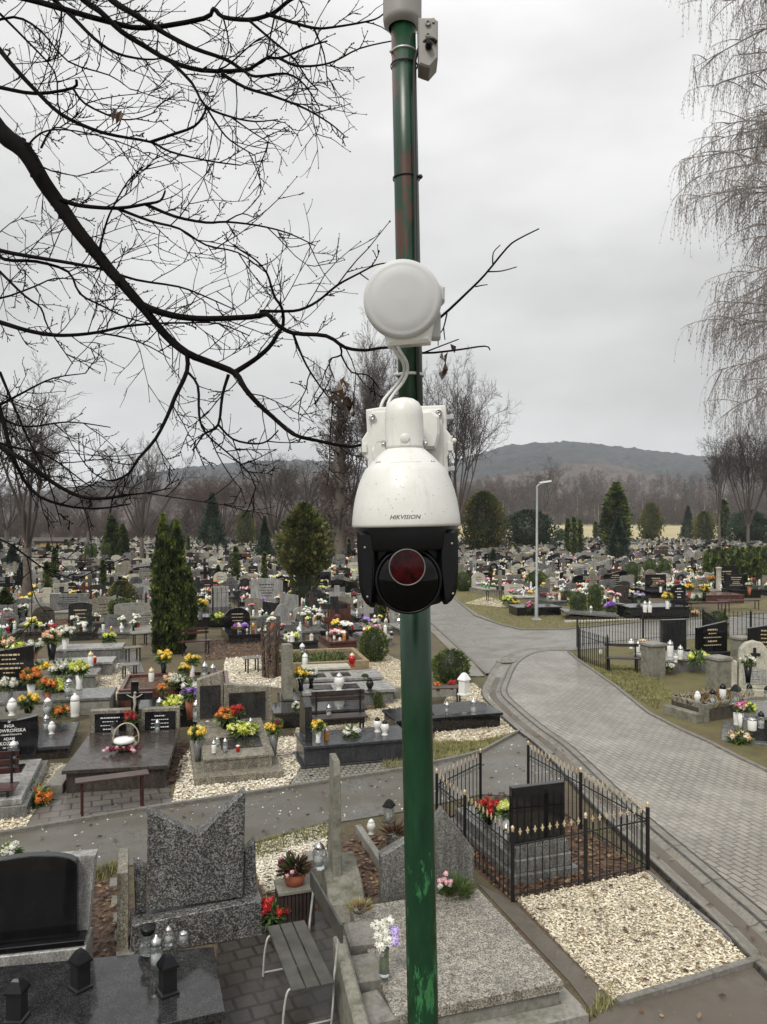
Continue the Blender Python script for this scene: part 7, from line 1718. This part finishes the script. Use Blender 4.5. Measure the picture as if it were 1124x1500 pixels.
def gparts(stone, shape):
    key = (stone, shape)
    if key in PM: return PM[key]
    r = random.Random(len(PM) * 7 + 3); out = []
    bm = {'black_granite': 'dark_granite', 'light_granite': 'grey_granite', 'pale_stone': 'concrete'}.get(stone, stone)
    b = MB(); b.box(-.55, .55, -1.05, 1.05, 0, .26); out.append(('base', b, [bm]))
    c = MB(); c.box(-.58, .58, -1.1, .62, .26, .34); out.append(('cover_slab', c, [stone]))
    if shape:
        h = MB(); w = r.uniform(.78, 1.0) if shape != 'cross' else .9; hh = r.uniform(.72, .98) if shape != 'cross' else 1.25
        o_ = [(x, z + .26) for x, z in outline(shape, w, hh)]; h.prism(o_, .72, .84, 0); out.append(('headstone', h, [stone]))
        if shape != 'cross':
            p = lines_mb(w * .75, hh * .62, .4, .72, 4, r); out.append(('inscription', p, ['gold_paint' if stone in ('black_granite', 'dark_granite') else 'dark_granite']))
    PM[key] = [(n, m, ms, mesh(n, m, ms)) for n, m, ms in out]; return PM[key]
def pick(tab, r): return r.choices(tab, [t[2] for t in tab])[0]
LAND = [(250, 850, 'tall columnar conifers'), (447, 815, 'round topped conifer'), (590, 830, 'surveillance camera'), (786, 840, 'street lamp'), (709, 775, 'bushy olive conifer'), (903, 770, 'tallest right conifer'),
        (950, 838, 'three clipped domes'), (1085, 830, 'right hedge'), (45, 810, 'left edge tree'), (862, 880, 'clipped round bushes'), (95, 895, 'plain wide gravestone'), (208, 800, 'vase shaped tree'), (841, 795, 'conifer trio'), (320, 905, 'low black tomb'), (392, 872, 'rosy grey gravestone'), (670, 850, 'brown ball bush')]
def where(p):
    x, y = pix(p); b = min(LAND, key=lambda l: abs(l[0] - x) + 1.5 * abs(l[1] - y)); dx, dy = x - b[0], y - b[1]
    if abs(dx) < 22: return ('before ' if dy > 6 else 'behind ') + b[2]
    return ('left of ' if dx < 0 else 'right of ') + b[2]
far_mats = list(dict.fromkeys([a for a, _, _ in STONE] + ['gold_paint', 'dark_granite']))
fr = random.Random(42); cells = []
for j in range(0, 68):
    for i in range(-80, 90):
        c = Vector((0, 21, 0)) + U * (i * 1.32 + fr.uniform(-.12, .12) + (.5 if j % 2 else 0)) + V * (j * 2.5)
        if c.y < 22 or c.y > 172: continue
        x, y = pix(c)
        if not (-70 < x < 1195): continue
        if not (inpoly(x, y, LEFT) or inpoly(x, y, RIGHT)): continue
        if fr.random() < .05: continue
        if any((c.x - a) ** 2 + (c.y - b) ** 2 < r_ * r_ for a, b, r_ in TAKEN): continue
        cells.append(c)
cells.sort(key=lambda c: c.y)
NG, NF, NL = 235, 180, 205
bigG = Big(far_mats)
lowf = {}
cols = ['yellow'] * 5 + ['white'] * 17 + ['orange'] * 2 + ['red'] * 2 + ['pink'] * 2 + ['purple', 'peach', 'peach', 'lilac', 'lime', 'lime', 'burgundy']
fm = ['leaf_green', 'leaf_light'] + ['bloom_' + k_ for k_ in BLOOM] + ['bloom2_' + k_ for k_ in BLOOM]
bigF = Big(fm); bigL = Big(['white_glass', 'clear_glass', 'red_glass', 'green_glass', 'amber_glass', 'iron_paint', 'steel', 'white_plastic', 'black_plastic', 'gold_paint'])
def low_flower(v):
    if v in lowf: return lowf[v]
    r = random.Random(v); mb = MB(); R_ = .2
    for k_ in range(9):
        d = Vector((r.gauss(0, 1), r.gauss(0, 1), r.uniform(0, .8))).normalized(); mb.leaf(Vector((0, 0, .12)), d, Vector((r.gauss(0, 1), r.gauss(0, 1), .5)), .24, .05, k_ % 2)
    for k_ in range(8):
        d = Vector((r.gauss(0, .8), r.gauss(0, .8), r.uniform(.3, 1))).normalized() * .16; s_ = r.uniform(.05, .09)
        c = Vector((d.x, d.y, .16 + d.z)); mb.add([c + Vector(q) * s_ for q in ((1, 0, 0), (0, 1, 0), (-1, 0, 0), (0, -1, 0), (0, 0, .9), (0, 0, -.9))], [(0, 1, 4), (1, 2, 4), (2, 3, 4), (3, 0, 4), (1, 0, 5), (2, 1, 5), (3, 2, 5), (0, 3, 5)], 2 if k_ % 3 else 3)
    lowf[v] = mb; return mb
lowl = MB(); lowl.lathe([(.045, 0), (.055, .1), (.04, .18)], 6); lowl.lathe([(.05, .18), (.03, .24), (0, .26)], 6, 1)
COLW = {'lime': 'yellow green', 'lilac': 'pale lilac', 'burgundy': 'dark burgundy', 'peach': 'peach'}
ng = nf = nl_ = 0
SS = dict(grey_granite='grey', dark_granite='dark grey', black_granite='black', light_granite='pale', brown_granite='brown', tan_terrazzo='tan', coarse_terrazzo='pebbled', pale_stone='weathered', red_granite='dark red', concrete='concrete')
KW1 = dict(pot='potted', vase='vase', wreath='low', ball='tall')
KF = ['pot', 'pot', 'vase', 'vase', 'wreath', 'ball']
for c in cells:
    d = c.y; stone, sw_, _ = pick(STONE, fr); shape, shw, _ = pick(SHAPE, fr)
    flip = fr.random() < .28; ang = TH + radians(fr.gauss(0, 2.5)) + (pi if flip else 0); s_ = fr.uniform(.88, 1.15); sz = fr.uniform(.68, 1.08)
    if fr.random() < .12: wide = 1.7
    else: wide = 1.0
    M = Matrix.Translation(c) @ Matrix.Rotation(ang, 4, 'Z') @ Matrix.Diagonal((s_ * wide * .95, s_, sz, 1))
    w_ = where(c); hd = sw_ + ' ' + shw + (' double' if wide > 1 else '')
    if ng < NG:
        ng += 1; o = thing('grave', f'{hd} grave {w_}', 'grave', c, ang, 'rows of graves behind', (s_ * wide * .95, s_, sz)); o.rotation_euler = (fr.gauss(0, .018), fr.gauss(0, .018), ang)
        for n, m, ms, me in gparts(stone, shape): link(n, me, o)
    else:
        for n, m, ms, me in gparts(stone, shape):
            if n != 'inscription' or d < 75: bigG.add(m, M, ms)
    rot = Matrix.Rotation(ang, 3, 'Z')
    for k_ in range(fr.choice((1, 2, 3, 3, 4))):
        p = c + rot @ Vector((fr.uniform(-.42, .42) * wide, fr.uniform(-.9, .5), 0)); p.z = .34 * sz; col = fr.choice(cols); sc_ = fr.uniform(.7, 1.3)
        if nf < NF:
            nf += 1; kd = fr.choice(KF); me = flower_mesh(kd, col, fr.randrange(3))
            tag(link('flowers', me, None, p, fr.uniform(0, 6), sc_), f'{COLW.get(col, col)} {KW1[kd]} flowers on {SS[stone]} grave {w_}', 'flowers', 'flowers on the graves')
        else:
            bigF.add(low_flower(fr.randrange(6)), Matrix.Translation(p) @ Matrix.Rotation(fr.uniform(0, 6), 4, 'Z') @ Matrix.Scale(sc_ * 1.05, 4), ['leaf_green', 'leaf_light', 'bloom_' + col, 'bloom2_' + col])
    for k_ in range(fr.choice((3, 4, 5, 6, 7))):
        p = c + rot @ Vector((fr.uniform(-.48, .48) * wide, fr.uniform(-1.0, .6), 0)); p.z = .34 * sz; sc_ = fr.uniform(.9, 1.35)
        gl = fr.choice(('white', 'white', 'white', 'clear', 'clear', 'red', 'green', 'amber', 'black')); ld = fr.choice(('silver', 'white', 'white', 'black', 'gold')); kd = fr.choice(('tall', 'tall', 'bulb', 'bulb', 'cup', 'house'))
        if nl_ < NL:
            nl_ += 1; me = lantern_mesh(kd, gl, ld)
            tag(link('grave_lantern', me, None, p, fr.uniform(0, 6), sc_), f'{ld}-lidded {gl} {dict(tall="tall", bulb="bulbous", cup="small", house="angular")[kd]} lantern on {SS[stone]} grave {w_}', 'lantern', LG)
        else:
            bigL.add(lowl, Matrix.Translation(p) @ Matrix.Scale(sc_ * 1.15, 4), [LGL[gl], LLD[ld]])
# small evergreens scattered through the rows
sr = random.Random(6); sc_cells = [c for c in cells if 24 < c.y < 120]
for k_ in range(46):
    c = sr.choice(sc_cells) + U * .72; key = sr.choice(('slim', 'slim', 'ball', 'dome', 'cone', 'egg')); h = {'slim': sr.uniform(1.4, 3.2), 'ball': sr.uniform(.6, 1.1), 'dome': sr.uniform(.7, 1.3), 'cone': sr.uniform(1, 2.4), 'egg': sr.uniform(.9, 1.8)}[key]
    o = thing('shrub', f"{dict(slim='slim upright', ball='round', dome='clipped', cone='pointed', egg='bushy')[key]} small evergreen among graves {where(c)}", 'shrub', c, sr.uniform(0, 6), 'small evergreens among the graves', h)
    link('crown', CON[key][1], o)
bigG.build('far_graves'); bigF.build('far_flowers'); bigL.build('far_lanterns')
print('cells', len(cells), ng, nf, nl_, cells[NG].y if len(cells) > NG else None)

# ================================================================== each label singles out one thing
ORD = ['leftmost', 'second from left', 'third from left', 'fourth from left', 'fifth from left', 'sixth from left', 'seventh from left', 'eighth from left', 'ninth from left', 'tenth from left', 'eleventh from left', 'twelfth from left']
def dedupe():
    by = {}
    for o in COL.objects:
        if o.parent is None and o.get('label') and o.get('category'): by.setdefault(o['label'], []).append(o)
    for lb, os_ in by.items():
        if len(os_) < 2: continue
        os_.sort(key=lambda o: pix(o.location)[0] if o.location.y > .1 else 0)
        for k_, o in enumerate(os_):
            w = ('rightmost' if k_ == len(os_) - 1 else ORD[min(k_, 11)]) + ' ' + lb
            w = ' '.join(w.split()[:16]); o['label'] = w
dedupe()
# ================================================================== damp air between here and the hills
m = bpy.data.materials.new('damp_air'); m.use_nodes = True; nt = m.node_tree; nt.nodes.clear()
out = nt.nodes.new('ShaderNodeOutputMaterial'); pv = nt.nodes.new('ShaderNodeVolumePrincipled')
pv.inputs['Color'].default_value = (.8, .86, .93, 1); pv.inputs['Density'].default_value = .00021; pv.inputs['Anisotropy'].default_value = .2
nt.links.new(pv.outputs[0], out.inputs['Volume']); MAT['damp_air'] = m
mb = MB(); mb.box(-2600, 2600, -80, 1950, -1.5, 230)
struct('haze', mb, 'damp_air', 'stuff')
